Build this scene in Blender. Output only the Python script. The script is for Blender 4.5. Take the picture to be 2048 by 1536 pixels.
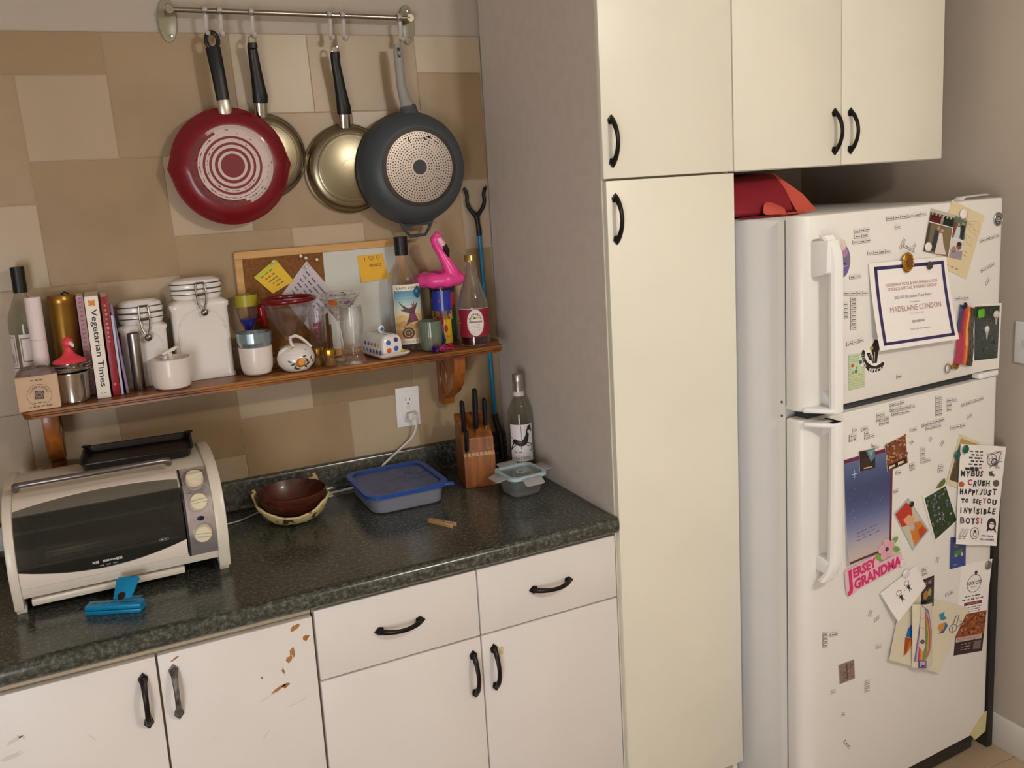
import bpy, bmesh, math, random
from mathutils import Matrix, Vector
random.seed(7)
PI = math.pi
for o in list(bpy.data.objects): bpy.data.objects.remove(o)
SC = bpy.context.scene
COL = SC.collection

# ---------------------------------------------------------------- camera
cd = bpy.data.cameras.new('camera'); cam = bpy.data.objects.new('camera', cd); COL.objects.link(cam)
cam.matrix_world = Matrix(((0.9093124,0.12468117,-0.39699568,-1.0714),(-0.41136619,0.1256388,-0.90276949,-2.3406),(-0.0626803,0.98421009,0.16553454,1.7112),(0,0,0,1)))
cd.sensor_width = 36; cd.lens = 1750.5/2048*36
cd.shift_x = 54.9/2048; cd.shift_y = -94.6/2048
cd.clip_start = .02
SC.camera = cam
# ---------------------------------------------------------------- colour management
SC.view_settings.view_transform = 'Standard'; SC.view_settings.look = 'None'
SC.view_settings.gamma = 1; SC.view_settings.use_curve_mapping = False
SC.view_settings.exposure = 0.1
# ---------------------------------------------------------------- world and lights
w = bpy.data.worlds.new('world'); SC.world = w; w.use_nodes = True
w.node_tree.nodes['Background'].inputs[0].default_value = (.62,.68,.85,1)
w.node_tree.nodes['Background'].inputs[1].default_value = .3
def light(name, kind, loc, energy, color, size=.1, size_y=None, target=None):
    d = bpy.data.lights.new(name, kind); d.energy = energy; d.color = color
    if kind == 'AREA':
        d.size = size
        if size_y: d.shape = 'RECTANGLE'; d.size_y = size_y
    elif kind == 'POINT': d.shadow_soft_size = size
    o = bpy.data.objects.new(name, d); COL.objects.link(o); o.location = loc
    if target is not None:
        o.rotation_euler = (Vector(target)-Vector(loc)).to_track_quat('-Z','Y').to_euler()
    return o
# the kitchen's ceiling fixture (two warm bulbs) right of the camera
light('ceiling_bulb','POINT',(.22,-2.55,2.34), 36, (1,.955,.88), .06)
light('ceiling_bulb','POINT',(.42,-2.50,2.34), 10, (1,.955,.88), .06)
# daylight from a window far left and behind the camera
light('window_light','AREA',(-2.0,-3.45,.95), 45, (.94,.965,1), 1.1, 1.2, (.2,-.5,.95))

# ---------------------------------------------------------------- materials
def s2l(c): return c/12.92 if c <= .04045 else ((c+.055)/1.055)**2.4
def hexc(h):
    if isinstance(h,(tuple,list)): return tuple(h[:3])
    h = h.lstrip('#'); h = h if len(h) == 6 else ''.join(c*2 for c in h); return tuple(s2l(int(h[i:i+2],16)/255) for i in (0,2,4))
MATS = {}
def mat(name, col, rough=.5, metal=0, trans=0, ior=1.46, var=0, vscale=8, col2=None, bump=0, bscale=150, coat=0, alpha=1, stretch=None, sss=0, detail=4):
    if name in MATS: return MATS[name]
    m = bpy.data.materials.new(name); m.use_nodes = True; nt = m.node_tree; b = nt.nodes['Principled BSDF']
    c = hexc(col)
    b.inputs['Base Color'].default_value = (*c,1); b.inputs['Roughness'].default_value = rough
    b.inputs['Metallic'].default_value = metal; b.inputs['Transmission Weight'].default_value = trans
    b.inputs['IOR'].default_value = ior; b.inputs['Coat Weight'].default_value = coat; b.inputs['Alpha'].default_value = alpha
    tc = None
    if var or bump:
        tc = nt.nodes.new('ShaderNodeTexCoord'); mp = nt.nodes.new('ShaderNodeMapping')
        nt.links.new(tc.outputs['Object'], mp.inputs[0])
        if stretch: mp.inputs['Scale'].default_value = stretch
    if var:
        n = nt.nodes.new('ShaderNodeTexNoise'); n.inputs['Scale'].default_value = vscale; n.inputs['Detail'].default_value = detail
        nt.links.new(mp.outputs[0], n.inputs['Vector'])
        r = nt.nodes.new('ShaderNodeValToRGB'); r.color_ramp.elements[0].position = .3; r.color_ramp.elements[1].position = .7
        c2 = hexc(col2) if col2 else tuple(x*(1-var) for x in c)
        r.color_ramp.elements[0].color = (*c2,1); r.color_ramp.elements[1].color = (*c,1)
        nt.links.new(n.outputs['Fac'], r.inputs[0]); nt.links.new(r.outputs[0], b.inputs['Base Color'])
    if bump:
        n2 = nt.nodes.new('ShaderNodeTexNoise'); n2.inputs['Scale'].default_value = bscale; n2.inputs['Detail'].default_value = 3
        nt.links.new(mp.outputs[0], n2.inputs['Vector'])
        bp = nt.nodes.new('ShaderNodeBump'); bp.inputs['Strength'].default_value = bump; bp.inputs['Distance'].default_value = .002
        nt.links.new(n2.outputs['Fac'], bp.inputs['Height']); nt.links.new(bp.outputs[0], b.inputs['Normal'])
    MATS[name] = m; return m
def print_mat(name, rough):
    m = bpy.data.materials.new(name); m.use_nodes = True; nt = m.node_tree; b = nt.nodes['Principled BSDF']
    a = nt.nodes.new('ShaderNodeAttribute'); a.attribute_name = 'Col'
    nt.links.new(a.outputs['Color'], b.inputs['Base Color']); b.inputs['Roughness'].default_value = rough
    return m
PRINT = print_mat('printed_ink', .55); PRINTG = print_mat('glossy_print', .22)
def counter_mat():
    m = bpy.data.materials.new('green_granite_laminate'); m.use_nodes = True; nt = m.node_tree; b = nt.nodes['Principled BSDF']
    tc = nt.nodes.new('ShaderNodeTexCoord')
    n = nt.nodes.new('ShaderNodeTexNoise'); n.inputs['Scale'].default_value = 420; n.inputs['Detail'].default_value = 5; n.inputs['Roughness'].default_value = .7
    n3 = nt.nodes.new('ShaderNodeTexNoise'); n3.inputs['Scale'].default_value = 120; n3.inputs['Detail'].default_value = 5
    nt.links.new(tc.outputs['Object'], n.inputs['Vector']); nt.links.new(tc.outputs['Object'], n3.inputs['Vector'])
    mx = nt.nodes.new('ShaderNodeMath'); mx.operation = 'MULTIPLY_ADD'; mx.inputs[1].default_value = .6
    nt.links.new(n3.outputs['Fac'], mx.inputs[0]); 
    m2 = nt.nodes.new('ShaderNodeMath'); m2.operation = 'MULTIPLY'; m2.inputs[1].default_value = .45
    nt.links.new(n.outputs['Fac'], m2.inputs[0]); nt.links.new(m2.outputs[0], mx.inputs[2])
    r = nt.nodes.new('ShaderNodeValToRGB'); e = r.color_ramp.elements
    e[0].position = .40; e[0].color = (*hexc('#2b2b27'),1); e[1].position = .66; e[1].color = (*hexc('#6b6e64'),1)
    x = e.new(.50); x.color = (*hexc('#3d3e38'),1); x = e.new(.57); x.color = (*hexc('#4b4d45'),1)
    nt.links.new(mx.outputs[0], r.inputs[0]); nt.links.new(r.outputs[0], b.inputs['Base Color'])
    b.inputs['Roughness'].default_value = .2
    return m
def wood_mat(name, c1, c2, rough=.4, axis='X', scale=14, coat=0):
    m = bpy.data.materials.new(name); m.use_nodes = True; nt = m.node_tree; b = nt.nodes['Principled BSDF']
    tc = nt.nodes.new('ShaderNodeTexCoord'); mp = nt.nodes.new('ShaderNodeMapping')
    sc = {'X':(.08,1,1),'Y':(1,.08,1),'Z':(1,1,.08)}[axis]; mp.inputs['Scale'].default_value = sc
    nt.links.new(tc.outputs['Object'], mp.inputs[0])
    n = nt.nodes.new('ShaderNodeTexNoise'); n.inputs['Scale'].default_value = scale*9; n.inputs['Detail'].default_value = 5; n.inputs['Distortion'].default_value = .6
    n2 = nt.nodes.new('ShaderNodeTexNoise'); n2.inputs['Scale'].default_value = scale*2; n2.inputs['Detail'].default_value = 2
    nt.links.new(mp.outputs[0], n.inputs['Vector']); nt.links.new(mp.outputs[0], n2.inputs['Vector'])
    a = nt.nodes.new('ShaderNodeMath'); a.operation = 'MULTIPLY_ADD'; a.inputs[1].default_value = .6
    h = nt.nodes.new('ShaderNodeMath'); h.operation = 'MULTIPLY'; h.inputs[1].default_value = .4
    nt.links.new(n2.outputs['Fac'], h.inputs[0]); nt.links.new(n.outputs['Fac'], a.inputs[0]); nt.links.new(h.outputs[0], a.inputs[2])
    r = nt.nodes.new('ShaderNodeValToRGB'); e = r.color_ramp.elements
    e[0].position = .38; e[0].color = (*hexc(c1),1); e[1].position = .62; e[1].color = (*hexc(c2),1)
    nt.links.new(a.outputs[0], r.inputs[0]); nt.links.new(r.outputs[0], b.inputs['Base Color'])
    b.inputs['Roughness'].default_value = rough; b.inputs['Coat Weight'].default_value = coat
    return m

# ---------------------------------------------------------------- mesh builder
class MB:
    def __init__(s): s.v = []; s.f = []; s.m = []
    def add(s, vs, fs, mi=0, M=None):
        o = len(s.v)
        s.v += [tuple(M @ Vector(p)) if M is not None else tuple(p) for p in vs]
        s.f += [tuple(i+o for i in f) for f in fs]; s.m += [mi]*len(fs); return s
    def bm(s, b, mi=0, M=None):
        b.verts.index_update()
        s.add([v.co.copy() for v in b.verts], [[v.index for v in f.verts] for f in b.faces], mi, M); b.free(); return s
    def box(s, x0, x1, y0, y1, z0, z1, bev=0, mi=0, M=None, seg=2):
        b = bmesh.new(); bmesh.ops.create_cube(b, size=1)
        for v in b.verts:
            v.co = Vector(((x0+x1)/2+v.co.x*(x1-x0), (y0+y1)/2+v.co.y*(y1-y0), (z0+z1)/2+v.co.z*(z1-z0)))
        if bev: bmesh.ops.bevel(b, geom=list(b.edges), offset=bev, segments=seg, profile=.5, affect='EDGES')
        return s.bm(b, mi, M)
    def lathe(s, prof, n=32, mi=0, M=None, sx=1, sy=1, wob=None):
        vs = []; fs = []; k = len(prof)
        for i in range(n):
            a = 2*PI*i/n; f = 1 if wob is None else wob(a)
            for r, z in prof: vs.append((r*sx*f*math.cos(a), r*sy*f*math.sin(a), z))
        for i in range(n):
            j = (i+1) % n
            for q in range(k-1):
                a, b_, c, d = i*k+q, j*k+q, j*k+q+1, i*k+q+1
                if prof[q][0] < 1e-6: fs.append((a, c, d))
                elif prof[q+1][0] < 1e-6: fs.append((a, b_, d))
                else: fs.append((a, b_, c, d))
        return s.add(vs, fs, mi, M)
    def tube(s, path, r, n=10, mi=0, M=None, caps=True, flat=None, closed=False):
        P = [Vector(p) for p in path]; k = len(P); R = r if isinstance(r,(list,tuple)) else [r]*k
        vs = []; fs = []; up = None
        for i, p in enumerate(P):
            if closed: t = P[(i+1)%k]-P[i-1]
            else: t = P[min(i+1,k-1)]-P[max(i-1,0)]
            t.normalize()
            if up is None:
                up = Vector((0,0,1)) if abs(t.z) < .9 else Vector((0,1,0))
            a = t.cross(up).normalized(); b = a.cross(t).normalized(); up = b
            fl = flat if flat else (1,1)
            for q in range(n):
                g = 2*PI*q/n; vs.append(p + a*math.cos(g)*R[i]*fl[0] + b*math.sin(g)*R[i]*fl[1])
        for i in range(k if closed else k-1):
            for q in range(n):
                q2 = (q+1)%n; j = (i+1)%k; fs.append((i*n+q, i*n+q2, j*n+q2, j*n+q))
        if caps and not closed: fs.append(tuple(range(n))[::-1]); fs.append(tuple((k-1)*n+q for q in range(n)))
        return s.add(vs, fs, mi, M)
    def prism(s, poly, d0, d1, axis='Z', bev=0, mi=0, M=None, seg=2):
        """outline extruded; axis Z: (x,y), axis Y: (x,z), axis X: (y,z)"""
        def p3(p, d): return {'Z':(p[0],p[1],d),'Y':(p[0],d,p[1]),'X':(d,p[0],p[1])}[axis]
        b = bmesh.new(); n = len(poly)
        a = [b.verts.new(p3(p,d0)) for p in poly]; c = [b.verts.new(p3(p,d1)) for p in poly]
        b.faces.new(a); b.faces.new(c[::-1])
        for i in range(n): b.faces.new((a[i], c[i], c[(i+1)%n], a[(i+1)%n]))
        bmesh.ops.recalc_face_normals(b, faces=b.faces)
        if bev:
            b.edges.ensure_lookup_table()
            es = [e for e in b.edges if len(e.link_faces)==2 and e.link_faces[0].normal.angle(e.link_faces[1].normal, 0) > .6]
            bmesh.ops.bevel(b, geom=es, offset=bev, segments=seg, profile=.5, affect='EDGES')
        return s.bm(b, mi, M)
    def sphere(s, c, r, n=16, mi=0, M=None, sc=(1,1,1)):
        b = bmesh.new(); bmesh.ops.create_uvsphere(b, u_segments=n, v_segments=max(6,n//2), radius=r)
        for v in b.verts: v.co = Vector((c[0]+v.co.x*sc[0], c[1]+v.co.y*sc[1], c[2]+v.co.z*sc[2]))
        return s.bm(b, mi, M)
    def mesh(s, name, mats, angle=35, flip=False):
        me = bpy.data.meshes.new(name); me.from_pydata(s.v, [], s.f); me.validate()
        for m in mats: me.materials.append(m)
        if len(mats) > 1 and len(me.polygons) == len(s.m): me.polygons.foreach_set('material_index', s.m)
        b = bmesh.new(); b.from_mesh(me); bmesh.ops.recalc_face_normals(b, faces=b.faces); b.to_mesh(me); b.free()
        me.shade_smooth(); me.set_sharp_from_angle(angle=math.radians(angle)); me.update()
        return me
    def build(s, name, mats, parent=None, angle=35, **k):
        if not isinstance(mats,(list,tuple)): mats = [mats]
        return link(name, s.mesh(name, mats, angle), parent, **k)
def link(name, me, parent=None, loc=None, rot=None):
    o = bpy.data.objects.new(name, me); COL.objects.link(o)
    if parent is not None: o.parent = parent
    if loc is not None: o.location = loc
    if rot is not None: o.rotation_euler = rot
    return o
def tag(o, label=None, cat=None, group=None, kind=None):
    if label: o['label'] = label
    if cat: o['category'] = cat
    if group: o['group'] = group
    if kind: o['kind'] = kind
    return o
def thing(name, label, cat, loc=(0,0,0), rot=None, group=None):
    o = bpy.data.objects.new(name, None); COL.objects.link(o); o.location = loc; o.empty_display_size = .05
    if rot is not None: o.rotation_euler = rot if isinstance(rot,(tuple,list)) else (0,0,rot)
    return tag(o, label, cat, group)
def copy_tree(o, parent=None):
    c = o.copy(); COL.objects.link(c); c.parent = parent
    for ch in list(o.children): copy_tree(ch, c)
    return c
def Tr(x=0,y=0,z=0): return Matrix.Translation((x,y,z))
def Rt(a, ax): return Matrix.Rotation(a, 4, ax)
def circ(cx, cy, r, n=24, ry=None, a0=0, a1=2*PI):
    ry = ry or r; full = abs(a1-a0-2*PI) < 1e-6; k = n if full else n-1
    return [(cx+r*math.cos(a0+(a1-a0)*i/k), cy+ry*math.sin(a0+(a1-a0)*i/k)) for i in range(n)]
def rrect(x0, x1, y0, y1, r, n=5):
    p = []
    for cx, cy, a in ((x1-r,y1-r,0),(x0+r,y1-r,PI/2),(x0+r,y0+r,PI),(x1-r,y0+r,1.5*PI)):
        p += [(cx+r*math.cos(a+PI/2*i/n), cy+r*math.sin(a+PI/2*i/n)) for i in range(n+1)]
    return p

# ---------------------------------------------------------------- flat print (lettering, pictures) as thin coloured polygons
_fc = {}
def glyphs(txt, bold=0, shear=0, spacing=1):
    key = (txt, bold, shear, spacing)
    if key in _fc: return _fc[key]
    cu = bpy.data.curves.new('t','FONT'); cu.body = txt; cu.offset = bold; cu.shear = shear; cu.space_character = spacing
    cu.resolution_u = 2; cu.fill_mode = 'FRONT'
    o = bpy.data.objects.new('t', cu); COL.objects.link(o)
    dg = bpy.context.evaluated_depsgraph_get(); me = bpy.data.meshes.new_from_object(o.evaluated_get(dg))
    vs = [(v.co.x, v.co.y) for v in me.vertices]; fs = [tuple(p.vertices) for p in me.polygons]
    bpy.data.objects.remove(o); bpy.data.curves.remove(cu); bpy.data.meshes.remove(me)
    if vs:
        x0 = min(v[0] for v in vs); x1 = max(v[0] for v in vs); y0 = min(v[1] for v in vs); y1 = max(v[1] for v in vs)
        vs = [((x-x0)/max(x1-x0,1e-6), (y-y0)/max(y1-y0,1e-6)) for x, y in vs]
    _fc[key] = (vs, fs); return vs, fs
class Art:
    """polygons in a (u,v) space; fn(u,v,lift) -> local xyz"""
    def __init__(s, fn=None, step=None, lift=.00025):
        s.fn = fn or (lambda u,v,l: (u,-l,v)); s.step = step; s.items = []; s.lift = lift
    def poly(s, pts, c, L=1): s.items.append((list(pts), [tuple(range(len(pts)))], hexc(c), L)); return s
    def rect(s, u0, v0, u1, v1, c, L=1): return s.poly([(u0,v0),(u1,v0),(u1,v1),(u0,v1)], c, L)
    def disc(s, u, v, r, c, L=1, ry=None, n=16): return s.poly(circ(u,v,r,n,ry), c, L)
    def ring(s, u, v, r0, r1, c, L=1, n=24, a=1, a0=0, a1=2*PI):
        A = circ(u,v,r0,n+1,r0*a,a0,a1-1e-3); B = circ(u,v,r1,n+1,r1*a,a0,a1-1e-3)
        s.items.append((A+B, [(i,i+1,n+1+i+1,n+1+i) for i in range(n)], hexc(c), L)); return s
    def line(s, pts, w, c, L=1, a=1):
        vs = []; fs = []
        for i, p in enumerate(pts):
            q0 = pts[max(i-1,0)]; q1 = pts[min(i+1,len(pts)-1)]
            dx, dy = q1[0]-q0[0], (q1[1]-q0[1])/a; l = math.hypot(dx,dy) or 1
            nx, ny = -dy/l*w/2, dx/l*w/2*a
            vs += [(p[0]+nx,p[1]+ny),(p[0]-nx,p[1]-ny)]
        for i in range(len(pts)-1): fs.append((2*i,2*i+1,2*i+3,2*i+2))
        s.items.append((vs, fs, hexc(c), L)); return s
    def text(s, txt, u0, v0, u1, v1, c, L=2, bold=0, shear=0, rot=0, spacing=1, arc=None):
        vs, fs = glyphs(txt, bold, shear, spacing)
        q = []
        for x, y in vs:
            if arc:   # (cu,cv,r0,r1,a0,a1): letters on an arc, left to right from a0 to a1
                cu_, cv_, r0, r1, a0, a1, asp = arc; a = a0+(a1-a0)*x; r = r0+(r1-r0)*y
                q.append((cu_+r*math.cos(a), cv_+r*math.sin(a)*asp)); continue
            X = u0+(u1-u0)*x; Y = v0+(v1-v0)*y
            if rot:
                cx, cy = (u0+u1)/2, (v0+v1)/2; ca, sa = math.cos(rot), math.sin(rot)
                X, Y = cx+(X-cx)*ca-(Y-cy)*sa, cy+(X-cx)*sa+(Y-cy)*ca
            q.append((X,Y))
        s.items.append((q, fs, hexc(c), L)); return s
    def scrib(s, u0, v0, u1, v1, c, L=2, words=3, seed=0, h=.5, slope=0):
        """a row of small illegible pen or print marks"""
        r = random.Random(seed); n = words*3; x = u0; du = (u1-u0)/n
        for i in range(n):
            if i % 3 == 2 and r.random() < .7: x += du; continue
            y = (v0+v1)/2+slope*(x-u0); hh = (v1-v0)*h*(.6+.5*r.random())
            s.poly([(x,y-hh/2),(x+du*.45,y-hh/2+hh*.2*r.random()),(x+du*.9,y-hh/2),(x+du*.85,y+hh/2),(x+du*.4,y+hh*.3),(x,y+hh/2)], c, L); x += du
        return s
    def build(s, name, parent, m=None, loc=None, rot=None):
        b = bmesh.new(); lay = b.loops.layers.float_color.new('Col'); zl = b.verts.layers.float.new('L')
        for pts, fs, c, L in s.items:
            vv = [b.verts.new((p[0],p[1],0)) for p in pts]
            for v in vv: v[zl] = L
            for f in fs:
                try: fc = b.faces.new([vv[i] for i in f])
                except ValueError: continue
                for lp in fc.loops: lp[lay] = (*c,1)
        if s.step:
            for ax, st in ((0,s.step[0]),(1,s.step[1])):
                if not st: continue
                lo = min(v.co[ax] for v in b.verts); hi = max(v.co[ax] for v in b.verts)
                k = math.ceil(lo/st)
                while k*st < hi:
                    pl = Vector((0,0,0)); pl[ax] = k*st; no = Vector((0,0,0)); no[ax] = 1
                    bmesh.ops.bisect_plane(b, geom=list(b.verts)+list(b.edges)+list(b.faces), dist=1e-6, plane_co=pl, plane_no=no); k += 1
        for v in b.verts: v.co = Vector(s.fn(v.co.x, v.co.y, s.lift*v[zl]))
        me = bpy.data.meshes.new(name); b.to_mesh(me); b.free(); me.materials.append(m or PRINT)
        return link(name, me, parent, loc, rot)
def quad_fn(c, bulge=None):
    """c: four (x,z) corners bl, br, tr, tl in a plane facing -y; bulge(u,v)-> out"""
    (x0,z0),(x1,z1),(x2,z2),(x3,z3) = c
    def fn(u,v,l):
        x = x0*(1-u)*(1-v)+x1*u*(1-v)+x2*u*v+x3*(1-u)*v; z = z0*(1-u)*(1-v)+z1*u*(1-v)+z2*u*v+z3*(1-u)*v
        return (x, -l-(bulge(u,v) if bulge else 0), z)
    return fn
def cyl_fn(r_of_v, h, a_span, a_mid=-PI/2, z0=0):
    """label wrapped on a body of revolution: u in 0..1 across a_span, v in 0..1 over height h"""
    def fn(u,v,l):
        a = a_mid+(u-.5)*a_span; r = (r_of_v(v) if callable(r_of_v) else r_of_v)+l
        return (r*math.cos(a), r*math.sin(a), z0+v*h)
    return fn
def sheet(name, fn, m, parent, nu=8, nv=8, th=.0004, outline=None):
    b = bmesh.new()
    if outline:
        vv = [b.verts.new((p[0],p[1],0)) for p in outline]; b.faces.new(vv)
        for ax, n in ((0,nu),(1,nv)):
            for k in range(1,n):
                no = Vector((0,0,0)); no[ax] = 1; bmesh.ops.bisect_plane(b, geom=list(b.verts)+list(b.edges)+list(b.faces), dist=1e-6, plane_co=no*(k/n), plane_no=no)
    else: bmesh.ops.create_grid(b, x_segments=nu, y_segments=nv, size=.5, matrix=Matrix.Translation((.5,.5,0)))
    b.verts.index_update(); P = [(v.co.x, v.co.y) for v in b.verts]; n = len(P)
    vs = [fn(u,v,0) for u,v in P]+[fn(u,v,-th) for u,v in P]
    fs = [[v.index for v in f.verts] for f in b.faces]; fs2 = [[i+n for i in f[::-1]] for f in fs]
    ed = [(e.verts[0].index,e.verts[1].index) for e in b.edges if len(e.link_faces)==1]; b.free()
    mb = MB(); mb.add(vs, fs+fs2+[(a,c,c+n,a+n) for a,c in ed])
    return mb.build(name, m, parent, angle=60)

# ---------------------------------------------------------------- shared materials
M_wall = mat('taupe_wall_paint','#b8ab9c',.75, var=.05, vscale=3, bump=.15, bscale=90)
M_grout = mat('tile_grout','#b3a18c',.8)
M_tileL = [mat('pale_tile_%d'%i,h,.34, var=.07, vscale=6, bump=.06, bscale=14) for i,h in enumerate(('#b7a389','#baa68d','#b29e83'))]
M_tileB = [mat('brown_tile_%d'%i,h,.36, var=.20, vscale=5, bump=.08, bscale=14) for i,h in enumerate(('#a78e6d','#a18868','#ab9272','#a38967'))]
M_cream = mat('cream_cabinet_paint','#e9e4d4',.38, var=.05, vscale=4, bump=.05, bscale=200)
M_white = mat('white_cabinet_paint','#e0dad5',.42, var=.05, vscale=5, bump=.06, bscale=120)
M_carc = mat('cabinet_edge','#c2b196',.5, var=.12, vscale=12)
M_lilac = mat('lilac_grey_laminate','#d8cdc4',.55, var=.06, vscale=30, bump=.08, bscale=300)
M_iron = mat('bronze_black_iron','#241c1a',.38, metal=.6, bump=.1, bscale=300)
M_ironworn = mat('worn_grey_iron','#7b7672',.45, metal=.4, var=.5, vscale=60, col2='#2a2320')
M_counter = counter_mat()
M_oak = wood_mat('red_oak','#5c2f10','#a3682f',.38,'X',9)
M_oakd = wood_mat('red_oak_bracket','#6a3410','#a05c22',.35,'Z',6,.2)
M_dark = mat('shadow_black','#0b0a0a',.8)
M_fridge = mat('white_fridge_enamel','#e6e3de',.32, bump=.12, bscale=420)
M_fridgeside = mat('fridge_side_enamel','#e4e4e4',.4, bump=.15, bscale=420)
M_fwhite = mat('white_moulded_plastic','#ecebe8',.3)
M_blackp = mat('black_plastic','#0e0d0e',.42, bump=.1, bscale=200)
M_steel = mat('brushed_steel','#948a73',.3, metal=1, bump=.05, bscale=60, stretch=(1,1,12))
M_chrome = mat('chrome','#c9c4bd',.12, metal=1)
M_glass = mat('clear_glass','#ffffff',.02, trans=1, ior=1.45, alpha=.62)
M_ceram = mat('white_glazed_ceramic','#e4ddd8',.22, coat=.3)
M_paper = mat('white_paper','#f0ebe7',.8)
M_gasket = mat('grey_door_gasket','#5f6360',.7)

# ================================================================ the room
X0 = -2.6; XR = 1.191; YF = -3.6; ZT = 2.44
def struct(name, mb, m, **k):
    o = mb.build(name, m, None, **k); o['kind'] = 'structure'; return o
wb = struct('wall_back', MB().box(X0,XR+.1,.006,.12,0,ZT), [M_wall])
# hopscotch tiling of big and small squares, clipped to the splashback
U = .0987; TX = -1.1845; TZ = 2.137
def tile_rect(i, j, n, m):
    x0, x1 = TX+U*i, TX+U*(i+n); z1, z0 = TZ-U*j, TZ-U*(j+n)
    x0, x1 = max(x0,-2.595), min(x1,-.0005-.0253*(TZ-(z0+z1)/2)); z0, z1 = max(z0,.915), min(z1,TZ)
    if x1-x0 < .006 or z1-z0 < .006: return
    g = .0007; d = random.uniform(0,.0004)
    mb = MB().box(x0+g,x1-g,-d,.0065,z0+g,z1-g,.0009,seg=1); mb.v = [(min(v[0]+.0253*(TZ-v[2]),-.0004),v[1],v[2]) for v in mb.v]; mb.build('tile',m,wb)
for a in range(-9,9):
    for b in range(-9,9):
        i, j = 2+3*a-2*b, 3*b+2*a
        if -16 < i < 12 and -3 < j < 13: tile_rect(i, j, 3, M_tileB[(a*5+b*3)%4])
        i += 3
        if -16 < i < 12 and -2 < j < 13: tile_rect(i, j, 2, M_tileL[(a*2+b)%3])
MB().box(-2.595,-.0005,.0011,.0062,.915,TZ).build('grout',M_grout,wb)
struct('wall_right', MB().box(XR,XR+.1,YF,.006,0,ZT), [M_wall])
struct('wall_left', MB().box(X0-.1,X0,YF,.12,0,ZT), [M_wall])
struct('wall_front', MB().box(X0-.1,XR+.1,YF-.1,YF,0,ZT), [M_wall])
struct('ceiling', MB().box(X0-.1,XR+.1,YF-.1,.12,ZT,ZT+.1), [mat('ceiling_paint','#d8d2c8',.9)])
fl = struct('floor', MB().box(X0-.1,XR+.1,YF-.1,.12,-.05,-.003), [mat('floor_grout','#8d7a63',.8)])
M_floor = [mat('beige_floor_tile_%d'%i,h,.45, var=.18, vscale=7) for i,h in enumerate(('#b39c80','#ab9478','#b8a187'))]
for i in range(12):
    for j in range(12):
        x, y = -2.58+i*.3165, -3.58+j*.305
        MB().box(x,min(x+.3135,XR-.001),y,min(y+.302,.004),-.004,0,.001,seg=1).build('tile',M_floor[(i*7+j*3)%3],fl)
bb = MB().prism([(0,0),(0,.0968),(.006,.0968),(.012,.088),(.013,0)],YF,-.02,'Y',.001)
bb.v = [(XR-.0005-v[0],v[1],v[2]) for v in bb.v]
struct('baseboard_right', bb, [mat('baseboard_white','#d6cfc4',.45)])
sw = thing('light_switch','white switch plate on the wall at the right edge beyond the fridge','switch',(XR,-.842,1.213))
MB().box(-.006,0,-.058,.058,-.057,.057,.002).build('cover_plate',M_fwhite,sw)
for y in (-.024,.024): MB().box(-.012,-.004,y-.005,y+.005,-.01,.012,.001).build('toggle',M_fwhite,sw)

# ================================================================ cabinets
def handle_mesh(m):
    mb = MB(); L = .0465
    for s in (-1,1):
        c = s*L
        o = [(0,c+.0125),(.0095,c+.002*s),(.007,c-.009),(-.007,c-.009),(-.0095,c+.002*s)] if s>0 else [(0,c-.0125),(.0095,c+.002*s),(.007,c+.009),(-.007,c+.009),(-.0095,c+.002*s)]
        mb.prism(o,-.005,0,'Y',.0012)
        mb.sphere((0,-.006,c),.0065,10,sc=(1,.8,1))
    P = []; R = []
    for i in range(15):
        t = i/14; z = -L+2*L*t; P.append((0,-.006-.021*math.sin(PI*t)**.75,z)); R.append(.0062-.0016*math.sin(PI*t))
    mb.tube(P,R,10,flat=(1.1,.8))
    return mb.mesh('handle',[m])
H_iron = handle_mesh(M_iron); H_worn = handle_mesh(M_ironworn)
def pull(parent, x, y, z, horiz=False, me=None, label=None):
    o = link('handle', me or H_iron, parent, (x,y,z), (0,PI/2,0) if horiz else (0,0,0))
    if label: o['label'] = label
    return o
def panel_door(name, x0, x1, z0, z1, yb, m, parent, th=.018):
    return MB().box(x0,x1,yb-th,yb,z0,z1,.002,seg=2).build(name,m,parent)
# tall pantry
pan = thing('pantry_cabinet','tall cream pantry cabinet with a lilac grey side panel, between worktop and fridge','cabinet',(0,0,0))
MB().box(0,.016,-.613,-.004,0,2.435,.0008,seg=1).build('side_panel',M_lilac,pan,)['label'] = 'lilac grey laminate side panel'
MB().box(.347,.362,-.611,-.004,0,2.435).build('side_panel',M_cream,pan)
MB().box(.016,.347,-.61,-.004,.105,2.435).build('body',M_carc,pan)
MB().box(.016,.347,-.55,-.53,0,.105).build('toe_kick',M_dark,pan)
MB().box(0,.004,-.6145,-.6131,.0,2.435).build('edge_strip',M_cream,pan)
d = panel_door('door',-.003,.3625,1.7172,2.43,-.613,M_cream,pan); pull(d,0.0211,-.631,1.7995)
d = panel_door('door',.0025,.3645,.142,1.7125,-.613,M_cream,pan); pull(d,0.0246,-.631,1.6261)
# cupboard above the fridge
upc = thing('wall_cupboard','cream two-door cupboard hung above the fridge','cabinet',(.366,0,1.7146))
MB().box(.001,.712,-.612,-.004,.016,.72).build('body',M_carc,upc)
MB().box(.001,.712,-.612,-.004,.0,.016).build('bottom_panel',M_cream,upc)
for (a,b,hx0,hx1) in ((.0,.3435,0.6854,0.6876),(.3465,.7125,0.7398,0.7408)):
    d = panel_door('door',a,b,.002,.716,-.613,M_cream,upc); pull(d,(hx0+hx1)/2-.366,-.631,1.8-1.7146)
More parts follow.
